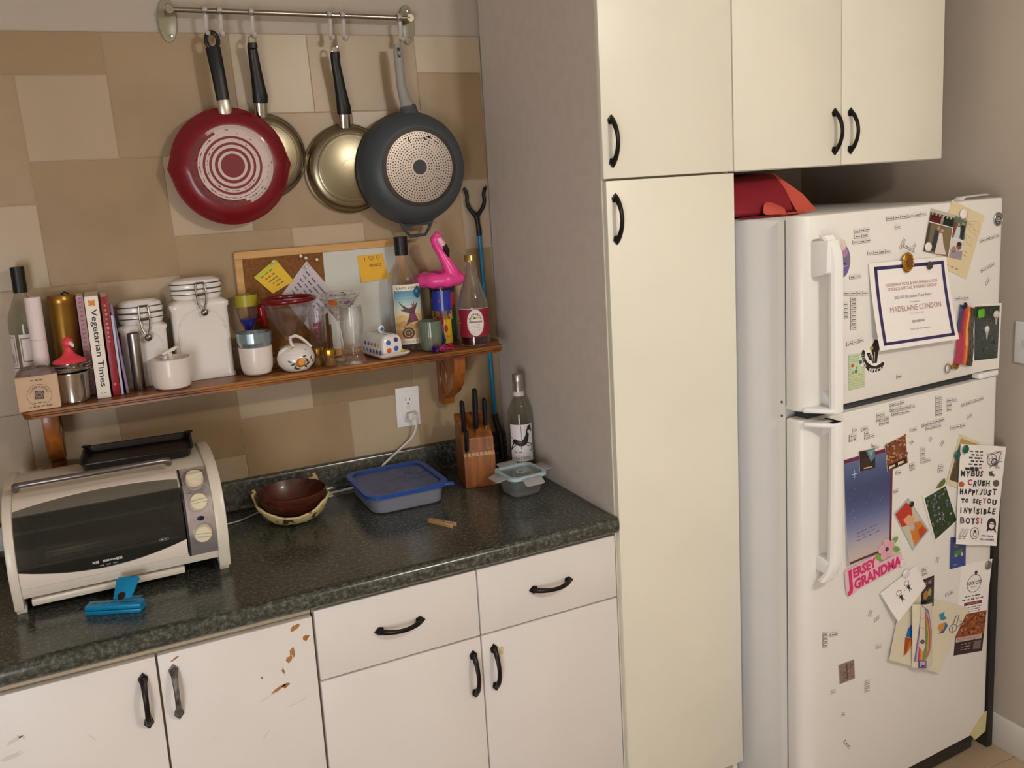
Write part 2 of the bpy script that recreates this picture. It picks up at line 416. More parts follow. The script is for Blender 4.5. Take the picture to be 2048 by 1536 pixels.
# base units
def chips(name, parent, spots, y, m, label=None):
    for x, z, sx, sz, rt in spots:
        sx *= 1.55; sz *= 1.55
        mb = MB()
        n = 11; p = []
        for i in range(n):
            a = 2*PI*i/n; r = random.uniform(.45,1.1); u, v = r*sx*math.cos(a), r*sz*math.sin(a)
            p.append((x+u*math.cos(rt)-v*math.sin(rt), z+u*math.sin(rt)+v*math.cos(rt)))
        mb.prism(p, y-.0003, y+.0005, 'Y'); o = mb.build(name, m, parent)
        if label: o['label'] = label
M_chip = mat('bare_chipboard','#b07c48',.8,var=.35,vscale=90)
M_flake = mat('lifted_paint_flake','#d3cbc2',.5)
YB = -.597; YD = YB-.018
bA = thing('base_cabinet','white two-door base cabinet with chipped paint under the toaster oven','cabinet',(0,0,0))
MB().box(-1.37,-.746,YB,-.01,.105,.874).build('body',M_carc,bA)
MB().box(-1.37,-.746,YB-.006,YB,.8585,.874,.001,seg=1).build('top_rail',M_carc,bA)
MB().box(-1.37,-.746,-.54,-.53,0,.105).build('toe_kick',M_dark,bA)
d = panel_door('door',-1.368,-1.0562,.12,.8555,YB,M_white,bA); pull(d,-1.0825,YD,0.7713)
chips('paint_flakes',d,[(-1.3115,0.7632,.011,.003,.3),(-1.3013,0.7658,.007,.003,-.8),(-1.3239,0.7327,.018,.004,.2),(-1.1844,0.7254,.008,.0015,-.9)],YD,M_flake,'curled flake of white paint')
d = panel_door('door',-1.0522,-.7470,.12,.8555,YB,M_white,bA); pull(d,-1.0261,YD,0.7724,me=H_worn,label='handle with its finish worn to grey')
chips('bare_patch',d,[(-0.7832,-0.615,0.8424)[::2]+(.008,.005,.5),(-0.7632,-0.615,0.811)[::2]+(.006,.005,0),(-0.7945,-0.615,0.7907)[::2]+(.006,.010,-.1),(-0.8002,-0.615,0.7755)[::2]+(.005,.008,-.3),(-0.816,-0.615,0.7531)[::2]+(.002,.007,.2),(-0.831,-0.615,0.717)[::2]+(.012,.003,.3),(-0.8143,-0.615,0.7187)[::2]+(.006,.004,.2),(-1.0186,-0.615,0.8417)[::2]+(.007,.0015,.4),(-0.8604,-0.615,0.7508)[::2]+(.002,.002,0)],YD,M_chip,'bare brown patch where the paint has come off')
chips('paint_flakes',d,[(-0.8539,-0.615,0.705)[::2]+(.013,.0015,.3),(-0.7999,-0.615,0.6731)[::2]+(.014,.0012,.2),(-0.7781,-0.615,0.6799)[::2]+(.010,.001,.7),(-0.8654,-0.615,0.6235)[::2]+(.013,.0012,.8),(-0.9651,-0.615,0.6514)[::2]+(.006,.001,.3)],YD,M_flake)
bB = thing('base_cabinet','white base cabinet with two drawers over two doors beside the pantry','cabinet',(0,0,0))
MB().box(-.7435,-.001,YB,-.01,.105,.874).build('body',M_carc,bB)
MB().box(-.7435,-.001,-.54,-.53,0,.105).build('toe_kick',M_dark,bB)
for a, b, hx, dx, dz in ((-.7415,-.3707,-0.5587,-0.392,.6195),(-.3677,-.0025,-0.1829,-0.3399,.621)):
    d = panel_door('drawer',a,b,.7082,.866,YB,M_white,bB); pull(d,hx,YD,.7845,True).rotation_euler = (0,PI/2,0)
    d = panel_door('door',a,b,.12,.7045,YB,M_white,bB); pull(d,dx,YD,dz)
chips('grime_mark',d,[(-0.3208,-0.616,0.6554)[::2]+(.006,.009,0)],YD,mat('grime','#c9bb95',.7))
bC = thing('base_cabinet','white single-door base cabinet at the far left end','cabinet',(0,0,0))
MB().box(-1.9,-1.372,YB,-.01,.105,.874).build('body',M_carc,bC)
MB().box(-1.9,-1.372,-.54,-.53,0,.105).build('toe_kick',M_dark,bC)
d = panel_door('door',-1.898,-1.374,.12,.8555,YB,M_white,bC); pull(d,-1.86,YD,.77)

# ================================================================ worktop
ct = thing('countertop','dark green speckled laminate worktop with rounded front edge','countertop',(0,0,.914))
prof = [(-.002,-.039),(-.612,-.039),(-.619,-.040),(-.628,-.036)]
prof += [(-.625-.0115*math.cos(a),-.017+.0185*math.sin(a)) for a in [(-50+i*140/9)*PI/180 for i in range(10)]]
prof += [(-.610,.0012),(-.59,0),(-.002,0)]
MB().prism(prof,-1.9,-.0012,'X').build('worktop_slab',M_counter,ct,angle=25)
spb = thing('splashback','low dark green speckled laminate upstand along the tiled wall behind the worktop','splashback',(0,0,.9142))
MB().prism([(-.002,0),(-.030,0),(-.025,.006),(-.022,.016),(-.022,.068),(-.0195,.0735),(-.015,.0752),(-.002,.0752)],-1.9,-.0012,'X').build('upstand',M_counter,spb,angle=25)

# ================================================================ fridge
FX, FY, FP = 1.119,-.79,.057
FM = Matrix.Translation((FX,FY,0)) @ Matrix.Rotation(FP,4,'Z')
fr = thing('refrigerator','white top-freezer refrigerator covered with magnets and papers','refrigerator',(FX,FY,0),FP)
W = -.729
def door_prof(x0, x1, yb):
    # plan outline, left end broadly rounded, front gently bowed
    p = [(x0,yb),(x0,.034)]
    for a in (12,28,44,60,76): p.append((x0+.040-.040*math.cos(a*PI/180), .034-.032*math.sin(a*PI/180)))
    p += [(x0+.075,.0008)]
    p += [(-.02,0),(-.008,.0015),(-.001,.008),(0,.02),(0,yb)]
    return p
def fdoor(z0, z1, name):
    mb = MB(); mb.prism(door_prof(W,0,.058),z0,z1,'Z',.005,seg=3)
    return mb.build(name,M_fridge,fr,angle=28)
fdz = fdoor(1.150,1.6065,'freezer_door'); fdl = fdoor(.083,1.1295,'fridge_door')
MB().box(W+.010,-.004,.068,.645,.035,1.598,.004).build('case',M_fridgeside,fr)
MB().box(W+.012,-.012,.056,.07,.09,1.124).box(W+.012,-.012,.056,.07,1.156,1.597).build('door_gasket',M_gasket,fr)
MB().box(W+.03,-.012,.020,.058,1.128,1.1515).build('door_gap_shade',mat('dark_gap_shade','#33383a',.7),fr)  # dark strip set forward of the gasket, painting shade into the door gap
MB().box(W+.009,W+.0115,.0682,.088,.04,1.595,.0005,seg=1).build('case_trim',M_fwhite,fr)
for z in (1.163,1.129): MB().lathe([(0,0),(.0035,0),(.003,.0015),(0,.002)],12,M=Tr(W+.009,.078,z)@Rt(-PI/2,'Y')).build('screw',M_gasket,fr)
MB().box(W+.02,-.02,.03,.09,.012,.078,.002).build('base_grille',mat('dark_grille','#2c2622',.6),fr)
for x in (-.68,-.05): MB().lathe([(0,0),(.016,0),(.016,.012),(0,.04)],12,M=Tr(x,.06,0)).build('foot',M_blackp,fr)
# hinge cover at the top right and centre hinge
mb = MB(); mb.box(-.155,-.02,.03,.10,1.5985,1.6015,.001); mb.tube([(-.125,.05,1.601),(-.115,.05,1.609),(-.108,.05,1.6125),(-.012,.05,1.6145),(-.008,.05,1.614)],.0045,8,flat=(3.2,.6)); mb.build('hinge_cover',M_fwhite,fr)
MB().prism(rrect(-.085,-.004,-.004,.05,.008),1.1325,1.1465,'Z',.002).build('centre_hinge',M_fwhite,fr)
def fhandle(z0, z1, parent, top_end):
    # a broad moulded bar standing off the door, flared foot at one end
    mb = MB(); n = 18
    sec = [(-.017,-.040),(-.013,-.047),(0,-.050),(.013,-.048),(.0175,-.040),(.015,-.032),(-.014,-.030)]
    vs = []; fs = []; k = len(sec)
    L = z1-z0
    for i in range(n+1):
        t = i/n; z = z0+L*t; e = (1-t) if top_end else t   # e = 0 at the door split end, 1 at the far end
        dx = -.016*max(0,(e-.86)/.14)**1.4; oy = .0
        if e < .03: oy = .002
        if e > .93: oy = .014*((e-.93)/.07)
        for x, y in sec: vs.append((-.669+x+dx-.004*e, y+oy, z))
    for i in range(n):
        for q in range(k): fs.append((i*k+q, i*k+(q+1)%k, (i+1)*k+(q+1)%k, (i+1)*k+q))
    fs.append(tuple(range(k))[::-1]); fs.append(tuple(n*k+q for q in range(k)))
    mb.add(vs, fs)
    # far mount block and split-end wing reaching the door
    if top_end: mb.prism([(-.044,z0+.01),(.012,z0+.02),(.012,z0+.055),(-.040,z0+.05)],-.69,-.662,'X',.003)
    else: mb.prism([(-.044,z1-.01),(.012,z1-.014),(.012,z1-.10),(-.040,z1-.085)],-.703,-.664,'X',.004)
    zs = z1 if top_end else z0
    s = -1 if top_end else 1
    # wing at the split: a thin shelf running back to the door edge with a diagonal gusset
    pl = [(-.686,-.046),(-.652,-.046),(-.652,.002),(-.724,.012),(-.727,.004)]
    mb.prism(pl, min(zs,zs+s*.011), max(zs,zs+s*.011),'Z',.003)
    mb.prism([(-.044,zs),(.008,zs),(.008,zs+s*.05),(-.036,zs+s*.012)],-.668,-.654,'X',.002)
    o = mb.build('handle',M_fwhite,parent,angle=40); return o
fhandle(1.151,1.5625,fdz,False); fhandle(.737,1.1285,fdl,True)
# round maker's badge on the freezer door
bx, bz = (-0.0295,1.5517)
bd_ = MB().lathe([(0,.003),(.0145,.003),(.0165,.0045),(.018,.003),(.018,0),(0,0)],32,M=Tr(bx,0,bz)@Rt(PI/2,'X')).build('badge',mat('badge_silver','#aaa7a3',.3,metal=.8),fr)
a = Art(fn=lambda u,v,l: (bx+u,-.0034-l,bz+v))
a.disc(0,0,.0138,'#3a3a40',1,n=28); a.ring(0,0,.0105,.0118,'#b8b6b4',2); a.text('GE',-.0068,-.0052,.0068,.0052,'#c8c6c4',2,shear=.4,bold=.02)
for q in range(4):
    an = q*PI/2+PI/4; a.line([(.0115*math.cos(an),.0115*math.sin(an)),(.009*math.cos(an+.35),.009*math.sin(an+.35)),(.0085*math.cos(an+.8),.0085*math.sin(an+.8))],.001,'#b8b6b4',2)
a.build('emblem',bd_,PRINTG)
# worn tape on the lower right corner of the fridge door
a = Art(fn=lambda u,v,l: (u,-.0008-l,v)); 
MB().prism([(-0.0778,0.0926),(-0.054,0.0649),(-0.0065,0.0759),(-0.0028,0.1381),(-0.0299,0.1319)],-.0014,.0004,'Y').build('peeling_tape',mat('yellowed_tape','#cfc493',.5,var=.2,vscale=40),fr)
# dark board between fridge and wall
tb = thing('folding_step_panel','tall dark board standing in the gap between fridge and right wall','board',(1.158,-.762,0))
MB().box(-.012,.012,-.012,.40,0,.872,.003).build('board',mat('dark_laminate','#2b2622',.6,var=.3,vscale=20),tb)
MB().box(-.013,.014,-.014,.0,.855,.880,.003).build('end_cap',M_blackp,tb)

# ================================================================ red bag on the fridge
bag = thing('tote_bag','crumpled red cloth bag with coral straps lying on top of the fridge','bag',(.53,-.46,1.5985))
def cloth(outline_rows, name, m, parent):
    mb = MB(); nr = len(outline_rows); nc = len(outline_rows[0]); vs = [p for r in outline_rows for p in r]
    fs = [(r*nc+c,r*nc+c+1,(r+1)*nc+c+1,(r+1)*nc+c) for r in range(nr-1) for c in range(nc-1)]
    mb.add(vs, fs); o = mb.build(name, m, parent, angle=80)
    md = o.modifiers.new('t','SOLIDIFY'); md.thickness = .002; md2 = o.modifiers.new('s','SUBSURF'); md2.levels = 1; md2.render_levels = 2; return o
M_red = mat('crimson_cloth','#86101f',.8, var=.15, vscale=20, bump=.3, bscale=60); M_coral = mat('coral_cloth','#cc5546',.8, bump=.25, bscale=90)
# padded crimson body: back high, slopes down to the front
mb = MB(); sec = []
R = random.Random(3)
for i in range(9):
    t = i/8; x = -.165+.225*t
    top = .098+.014*t+R.uniform(-.002,.002); fr_ = -.15-.006*math.sin(t*6)
    sec.append([(x,.16,.004),(x,.15,top*.6),(x+.002,.10,top*.98),(x+.004,.02,top*1.0),(x+.002,-.06,top*.98),(x,-.105,top*.74+.004*math.sin(t*9)),(x,-.135,top*.40),(x,fr_,.012+.003*math.sin(t*11)),(x,fr_+.01,.003),(x,0,.002)])
vs = [p for s_ in sec for p in s_]; k = len(sec[0])
fs = [(i*k+q,i*k+(q+1)%k,(i+1)*k+(q+1)%k,(i+1)*k+q) for i in range(8) for q in range(k)]+[tuple(range(k))[::-1],tuple(8*k+q for q in range(k))]
mb.add(vs,fs); o = mb.build('bag_body',M_red,bag,angle=80); md = o.modifiers.new('s','SUBSURF'); md.levels = 1; md.render_levels = 2
# coral gusset falling to a point on the right
mb = MB(); mb.add([(.058,-.14,.012),(.058,-.06,.108),(.060,.10,.110),(.075,.12,.01),(.075,-.13,.004),(.10,-.12,.05),(.155,-.115,.004),(.148,-.10,.014),(.12,.06,.008),(.085,-.04,.085)],
  [(0,1,5),(1,9,5),(1,2,9),(9,2,8),(5,9,7),(9,8,7),(5,7,6),(0,5,6,4),(6,7,8,3,4),(2,3,8),(0,4,3,2,1)])
mb.build('gusset',M_coral,bag,angle=60)
cloth([[(-.16,-.155,.006),(-.08,-.160,.007),(0,-.158,.006),(.05,-.15,.006)],[(-.16,-.175,.001),(-.08,-.180,.003),(0,-.176,.002),(.06,-.165,.001)]],'flap',M_red,bag)
cloth([[(-.075,-.166,.005),(-.07,-.163,.022),(-.058,-.15,.036),(-.03,-.135,.040)],[(-.035,-.170,.005),(-.03,-.166,.018),(-.02,-.152,.028),(.0,-.138,.030)],[(.0,-.168,.004),(.005,-.165,.010),(.01,-.155,.016),(.02,-.142,.018)]],'strap',M_coral,bag)
cloth([[(-.02,-.175,.003),(.02,-.172,.006),(.05,-.165,.004),(.09,-.15,.003)],[(-.02,-.160,.006),(.02,-.157,.010),(.05,-.150,.008),(.09,-.14,.004)]],'strap',M_coral,bag)

# ================================================================ shelf
SZ = 1.286
SHZ = SZ; sh = thing('wall_shelf','red-brown oak wall shelf on two brackets, crowded with kitchen things','shelf',(-.65,0,1.266))
def shelf_outline(o):
    return [(-1.258+o,-.0005),(-.041-o,-.0005),(-.041-o,-.088),(-.047-o,-.112),(-.061-o,-.126),(-.064-o,-.150),(-.063-o,-.166),(-.072-o,-.178+o),(-1.240+o,-.178+o),(-1.250+o,-.172+o),(-1.258+o,-.16)]
mb = MB()
for o_, z0, z1 in ((.0035,1.266,1.2725),(.0055,1.2722,1.2735),(.0015,1.2733,1.278),(.004,1.2778,1.279),(0,1.2788,1.286)):
    mb.prism([(x+.65,y) for x,y in shelf_outline(o_)],z0-1.266,z1-1.266,'Z',.0008 if z1-z0>.003 else 0,seg=1)
mb.build('shelf_board',M_oak,sh)
brp = [(-0.1478,1.2497),(-0.1421,1.2163),(-0.1253,1.1807),(-0.0951,1.1535),(-0.0624,1.1371),(-0.0456,1.128),(-0.0422,1.1095)]
brp = [(y,z-1.266) for y,z in brp]; brp[0] = (brp[0][0],-.0005)
zb = brp[-1][1]-.001
out = [(-.0005,-.0005),brp[0]]+brp[1:-1]+[(brp[-1][0],zb),(-.0005,zb)]
for bx_ in (-.185,-1.205):
    mb = MB(); mb.prism(out,bx_+.65-.017,bx_+.65+.017,'X',.003)
    b_ = mb.build('bracket',M_oakd,sh)
    for s_ in (-1,1):
        q = MB(); xx = bx_+.65+s_*.0168
        q.tube([(xx,-.052+.026*math.cos(a)*1.0,-.075+.048*math.sin(a)) for a in [2*PI*i/24 for i in range(24)]],.003,8,closed=True)
        q.sphere((xx,-.052,-.075),.02,16,sc=(.15,.7,1.5)); q.build('carved_oval',M_oakd,b_)

# ================================================================ hanging rail and hooks
RZ0, RZ1 = 2.183, 2.173; RY = -.042
rail = thing('hanging_rail','brushed metal rail on the tiled wall with four pans hanging from it','rail',(-.52,0,2.178))
MB().tube([(-.302,RY,.0045),(.300,RY,-.0045)],.0065,16).build('rod',mat('rail_steel','#a59d90',.27,metal=1),rail)
for s_, x in ((-1,-.312),(1,.305)):
    pl = circ(0,0,.022,28,.052)
    mb = MB(); mb.prism(pl,-.006,.0055,'Y',.003,M=Tr(x,0,-.014)); br = mb.build('end_plate',mat('frosted_green_plastic','#b3ab8e',.3,trans=.35),rail)
    MB().tube([(x-s_*.004,-.004,-.004*s_),(x-s_*.004,RY-.006,-.004*s_)],.0095,16).build('end_socket',M_steel,br)
    mb = MB()
    mb.lathe([(0,0),(.0045,0),(.0035,.002),(0,.0025)],12,M=Tr(x+.004,-.006,.022)@Rt(PI/2,'X')); mb.build('screw',M_chrome,br)
    mb = MB(); mb.lathe([(0,0),(.0045,0),(.0035,.002),(0,.0025)],12,M=Tr(x+.004,-.006,-.050)@Rt(PI/2,'X')); mb.build('screw',M_chrome,br)
M_hook = mat('clear_hook_plastic','#d9cfc9',.25,trans=.45)
def hook_mesh():
    mb = MB(); P = []
    for i in range(13):
        a = PI*1.15*i/12-.35; P.append((0,.0105*math.cos(a)+0,.0105*math.sin(a)))
    P = P[::-1]
    # down from the front of the loop, then forward hook
    front = [(0,-.0105,-.012),(0,-.0095,-.028),(0,-.006,-.042),(0,-.004,-.054),(0,-.008,-.062),(0,-.016,-.064),(0,-.023,-.060),(0,-.025,-.052)]
    P = [p for p in P if True]
    P = sorted(P, key=lambda p: math.atan2(p[2],-p[1]))  # from front low round the top to the back
    mb.tube(P[::-1]+front[:0],.0022,8,flat=(2.8,1)); mb.tube([P[0]]+front,.0024,8,flat=(2.2,1)); return mb.mesh('hook',[M_hook])
HK = hook_mesh()
hooks = [(-.748,'clear hook at the rail left end holding the red pan'),(-.713,'empty clear hook just right of the red pan hook'),(-.637,'clear hook holding the steel pan half hidden by the red pan'),
 (-.440,'clear hook holding the middle steel pan'),(-.405,'empty clear hook just right of the middle steel pan hook'),(-.251,'clear hook at the rail right end holding the grey pan')]
for x, lb in hooks:
    z = RZ0+(RZ1-RZ0)*(x+.822)/.6
    tag(link('hanging_hook',HK,None,(x,RY,z)),lb,'hook','clear plastic hooks on the hanging rail')

# ================================================================ pans (hung with the base facing out)
RX = Rt(PI/2,'X')   # lathe axis towards -y
def pan_body(prof, m, parent, name='pan_body', wob=None, n=64, M=None):
    return MB().lathe(prof,n,M=(M or Matrix())@RX,wob=wob).build(name,m,parent,angle=40)
def eye_handle(zt, zb, wt, wb_, y0, y1, th, m, parent, hole=.034, x0=0, x1=0):
    """flat handle from zb up to zt with an oval hanging eye"""
    mb = MB(); L = zt-zb; hz = zt-hole*.62; n = 14
    loop = [(x1+(wt/2-.004)*math.cos(a), y1, hz+(hole/2+.002)*math.sin(a)) for a in [2*PI*i/28 for i in range(28)]]
    mb.tube(loop,.0055,8,closed=True,flat=(1,1.0))
    P = []; R_ = []
    for i in range(n):
        t = i/(n-1); P.append((x0+(x1-x0)*t, y0+(y1-y0)*t-.004*math.sin(PI*t), zb+(hz-hole/2-zb)*t)); R_.append(wb_/2+(wt/2-wb_/2)*t)
    mb.tube(P,R_,14,flat=(1,th))
    return mb.build('handle',m,parent)
# red pan
M_redpan = mat('red_enamel','#780d1a',.34, bump=.06, bscale=120, coat=.2)
rp = thing('frying_pan','red frying pan with worn white rings on its base, hanging at the left','pan',(-0.7268,-.048,1.8077))
sp = lambda a: 1+.045*sum(math.exp(-((a-c)/.10)**2) for c in (0,PI,2*PI))
pan_body([(0,.010),(.118,.012),(.142,.006),(.1445,.004),(.1435,.002),(.140,.007),(.128,.026),(.112,.037),(.103,.0395),(.100,.040),(0,.040)],M_redpan,rp,wob=sp)
a = Art(fn=lambda u,v,l: (u,-.0402-l,v)); 
a.disc(0,0,.0985,'#77101c',.5,n=48)
a.ring(0,0,.0905,.0985,'#b9a59c',1,n=48,a0=-1.2,a1=2.2); a.ring(0,0,.093,.0985,'#5a2220',1,n=30,a0=2.3,a1=4.9)
for r0, r1 in ((.0715,.0835),(.0565,.0655),(.043,.0505),(.029,.0355)): a.ring(0,0,r0,r1,'#cdb9b2',1,n=48)
a.ring(0,0,.0835,.0905,'#c9b5ad',1,n=40,a0=-1.3,a1=2.0)
R = random.Random(5)
for i in range(260):
    an = R.uniform(2.2,5.8) if R.random()<.8 else R.uniform(0,6.28); r = R.choice([.0785,.0865,.094,.061,.0785,.0865]); s_ = R.uniform(.0015,.005)
    p = [(r*math.cos(an)+s_*R.uniform(.5,1.1)*math.cos(an+PI/2)*k1+.3*s_*k2*math.cos(an), r*math.sin(an)+s_*R.uniform(.5,1.1)*math.sin(an+PI/2)*k1+.3*s_*k2*math.sin(an)) for k1,k2 in ((1,0),(.3,1),(-1,.2),(-.4,-1))]
    a.poly(p,R.choice(['#3a1a1a','#8a1a22','#4a2a28','#6d5a50']),2)
a.build('base_rings',rp)
eye_handle(.322,.150,.036,.031,-.022,-.013,.45,M_blackp,rp,x0=-.003,x1=-.013)
MB().tube([(-.001,-.020,.120),(-.002,-.024,.140),(-.003,-.022,.158)],[.015,.0165,.016],14,flat=(1,.5)).build('ferrule',mat('aluminium','#c8bdb2',.35,metal=.85),rp)
# stainless pans
def steel_pan(loc, label, R0, hx, hlen, tilt):
    p = thing('frying_pan',label,'pan',loc,(0,tilt,0))
    pan_body([(0,.004),(R0-.012,.005),(R0-.001,.0015),(R0+.0035,.0),(R0+.004,.0018),(R0,.004),(R0-.002,.014),(R0-.006,.022),(R0-.014,.029),(R0-.024,.031),(R0-.0245,.0345),(R0-.028,.036),(0,.036)],M_steel,p)
    a = Art(fn=lambda u,v,l: (u,-.0361-l,v)); a.ring(0,-.005,.0285,.0295,'#8d8168',1,n=36); a.ring(0,0,R0-.032,R0-.031,'#8d8168',1,n=48); a.build('base_mark',p,mat('brushed_mark','#6f6552',.3,metal=1))
    z0 = R0-.004
    MB().tube([(0,-.015,z0-.006),(0,-.019,z0+.012),(0,-.022,z0+.034)],[.0165,.0165,.017],14,flat=(1,.7)).build('ferrule',M_chrome,p)
    P = [(0,-.022,z0+.030),(0,-.025,z0+.045),(-.002,-.028,z0+.060),(-.006,-.033,z0+.095),(-.010,-.038,z0+.130),(-.013,-.042,z0+.158),(-.013,-.046,z0+hlen-.010),(-.013,-.047,z0+hlen)]
    MB().tube(P,[.0185,.0195,.0175,.0148,.0132,.0122,.0130,.0115],14,flat=(1,.7)).build('handle',M_blackp,p)
    x, z = -.013, z0+hlen
    MB().tube([(x+.0085*math.cos(q),-.049,z+.006+.0105*math.sin(q)) for q in [2*PI*i/20 for i in range(20)]],.0024,8,closed=True).build('hanging_ring',M_chrome,p)
    return p
steel_pan((-0.6357,-.008,1.8307),'stainless steel frying pan half hidden behind the red pan',.106,0,.172,.02)
steel_pan((-0.4137,-.008,1.7896),'stainless steel frying pan with a polished base between the other pans',.1145,0,.185,-.03)
# grey pan
M_grey = mat('grey_enamel','#40464a',.45, bump=.08, bscale=250); M_greyh = mat('grey_handle_resin','#8f8c87',.45)
gp = thing('deep_pan','dark grey deep pan with a dotted silver base, hanging at the right','pan',(-0.2527,-.048,1.7802),(0,-.03,0))
pan_body([(0,.004),(.143,.006),(.1505,.001),(.1525,.003),(.151,.010),(.147,.030),(.136,.054),(.121,.068),(.109,.074),(.103,.0755),(0,.0755)],M_grey,gp)
MB().lathe([(.058,.0745),(.104,.0745),(.104,.0762),(.0945,.0775),(.058,.0775)],56,M=RX).build('base_ring',mat('scorched_brown_ring','#33241e',.5,var=.3,vscale=30),gp)
MB().lathe([(0,.0770),(.0935,.0770),(.0925,.0785),(0,.0785)],56,M=RX).build('base_disc',mat('spun_steel','#a59a90',.28,metal=.9),gp)
a = Art(fn=lambda u,v,l: (u,-.0786-l,v)); a.disc(0,0,.0195,'#2e3236',1,n=28); R = random.Random(2)
for k in range(10):
    r = .0265+k*.0069; n = int(2*PI*r/.0074)
    for i in range(n): an = 2*PI*i/n+k*.2; a.disc(r*math.cos(an),r*math.sin(an),.0019,'#2a2422',1,n=7)
for i in range(26): an = R.uniform(.7,2.0); r = R.uniform(.068,.084); a.disc(r*math.cos(an),r*math.sin(an),R.uniform(.001,.003),'#3a2a24',2,n=6)
a.build('base_dots',gp)
P = [(.004,-.030,.138),(.004,-.028,.150),(.002,-.026,.162)]
MB().tube(P,[.030,.024,.0235],16,flat=(1,.5)).build('handle_socket',M_grey,gp)
P = [(.003,-.026,.152),(.002,-.025,.165),(-.003,-.022,.185),(-.008,-.022,.215),(-.009,-.024,.26),(-.009,-.026,.30),(-.009,-.026,.322)]
hd = MB().tube(P,[.0225,.0205,.0155,.0132,.0130,.0132,.0095],16,flat=(1,.6)).build('handle',M_greyh,gp)
MB().prism(rrect(-.0135,-.0055,.286,.312,.003),-.0335,-.0322,'Y').build('hanging_slot',mat('slot_shadow','#2c2925',.6),hd)
mb = MB(); mb.tube([(-.048,-.010,-.138),(-.034,-.008,-.166),(-.022,-.008,-.182),(.022,-.008,-.182),(.034,-.008,-.166),(.048,-.010,-.138)],.0062,8,flat=(1,.7)); mb.tube([(-.042,-.010,-.150),(.042,-.010,-.150)],.005,8)
mb.build('helper_handle',M_grey,gp)

# ================================================================ pin board leaning on the wall
bd = thing('pin_board','wood-framed board, half cork and half whiteboard, standing on the shelf','notice board',(-.509,0,SZ))
M_frame = wood_mat('pale_pine','#b98a4e','#cfa066',.5,'X',8)
BW, BH = .2285, .306
for nm, (x0,x1,z0,z1) in (('frame_rail',(-BW,BW,BH-.020,BH)),('frame_rail',(-BW,BW,0,.020)),('frame_stile',(-BW,-BW+.020,.020,BH-.020)),('frame_stile',(BW-.020,BW,.020,BH-.020))):
    MB().box(x0,x1,-.0125,-.0005,z0,z1,.0015,seg=1).build(nm,M_frame,bd)
MB().box(-BW+.019,.004,-.008,-.001,.019,BH-.019).build('cork_panel',mat('cork','#8a5a2c',.9,var=.45,vscale=160,bump=.4,bscale=220,col2='#6b431f'),bd)
MB().box(.004,BW-.019,-.008,-.001,.019,BH-.019).build('whiteboard_panel',mat('whiteboard','#c9cac2',.3),bd)
MB().box(.001,.009,-.0095,-.001,.019,.09).build('divider_strip',mat('brown_edge','#6b3e1c',.7),bd)
def flat_note(name, label, cat, corners, y, color, artf=None, bulge=None, group=None, m=None):
    cx = sum(c[0] for c in corners)/4; cz = sum(c[1] for c in corners)/4
    t = thing(name,label,cat,(cx,y,cz),group=group)
    fn = quad_fn([(c[0]-cx,c[1]-cz) for c in corners], bulge)
    sheet('sheet',fn,m or mat('paper_'+color.strip('#'),color,.8),t,8,8)
    if artf:
        a = Art(fn=fn, step=(.125,.125) if bulge else None); artf(a); a.build('writing',t)
    return t
def n1(a):
    a.poly([(0,.80),(1,.80),(1,1),(0,1)],'#c3c033',.5)
    for i, (v,wd) in enumerate(((.80,3),(.64,3),(.48,2),(.34,3),(.2,2))): a.scrib(.15+.05*i,v-.05,.75-.05*(i%2),v+.05,'#6b5a1e',2,wd,seed=i,h=.6)
# corners bl, br, tr, tl  (a square turned on its corner)
flat_note('sticky_note','yellow sticky note turned on its corner, pinned to the cork','note',[(-0.6493,1.4762),(-0.5896,1.5034),(-0.6323,1.5658),(-0.6925,1.5229)],-.0095,'#e3b93c',n1,lambda u,v:.006*(1-u)*(1-v)+.003*u*(1-v))
def n2(a):
    for i in range(7): a.scrib(.12,.80-.11*i,.9-.1*(i%3),.86-.11*i,'#5d5566',2,4,seed=20+i,h=.7)
flat_note('paper_note','lilac-white handwritten note pinned by one corner to the cork','note',[(-0.6274,1.4671),(-0.5522,1.3553),(-0.4793,1.454),(-0.5507,1.5531)],-.0088,'#c9bfc6',n2)
def n2b(a):
    for i in range(3): a.scrib(.15,.7-.2*i,.9,.8-.2*i,'#5d5566',2,3,seed=40+i,h=.7)
flat_note('paper_note','small white note hanging below the lilac-white note, behind the glasses','note',[(-0.5813,1.4245),(-0.5472,1.3838),(-0.4974,1.415),(-0.5244,1.4508)],-.0108,'#d6cfd2',n2b)
def n3(a):
    a.text('I',.25,.78,.272,.95,'#5a4a20',2); a.line([(.52,.78),(.43,.88),(.45,.95),(.52,.90),(.58,.95),(.61,.88),(.52,.78)],.02,'#5a4a20',2); a.text('U',.72,.78,.84,.95,'#5a4a20',2)
    a.text('xoxo',.40,.52,.86,.64,'#5a4a20',2)
flat_note('sticky_note','orange-yellow sticky note with a heart, stuck on the whiteboard half','note',[(-0.4056,1.4809),(-0.3288,1.4858),(-0.3375,1.5546),(-0.4104,1.5542)],-.0090,'#e6b03a',n3,lambda u,v:.005*(1-v)**2)
pinm = MB().lathe([(0,0),(.0018,0),(.0018,.004),(.0045,.006),(.005,.009),(.0038,.012),(0,.0125)],14,M=RX).mesh('push_pin',[mat('clear_pin','#e8e6e2',.08,metal=.5)])
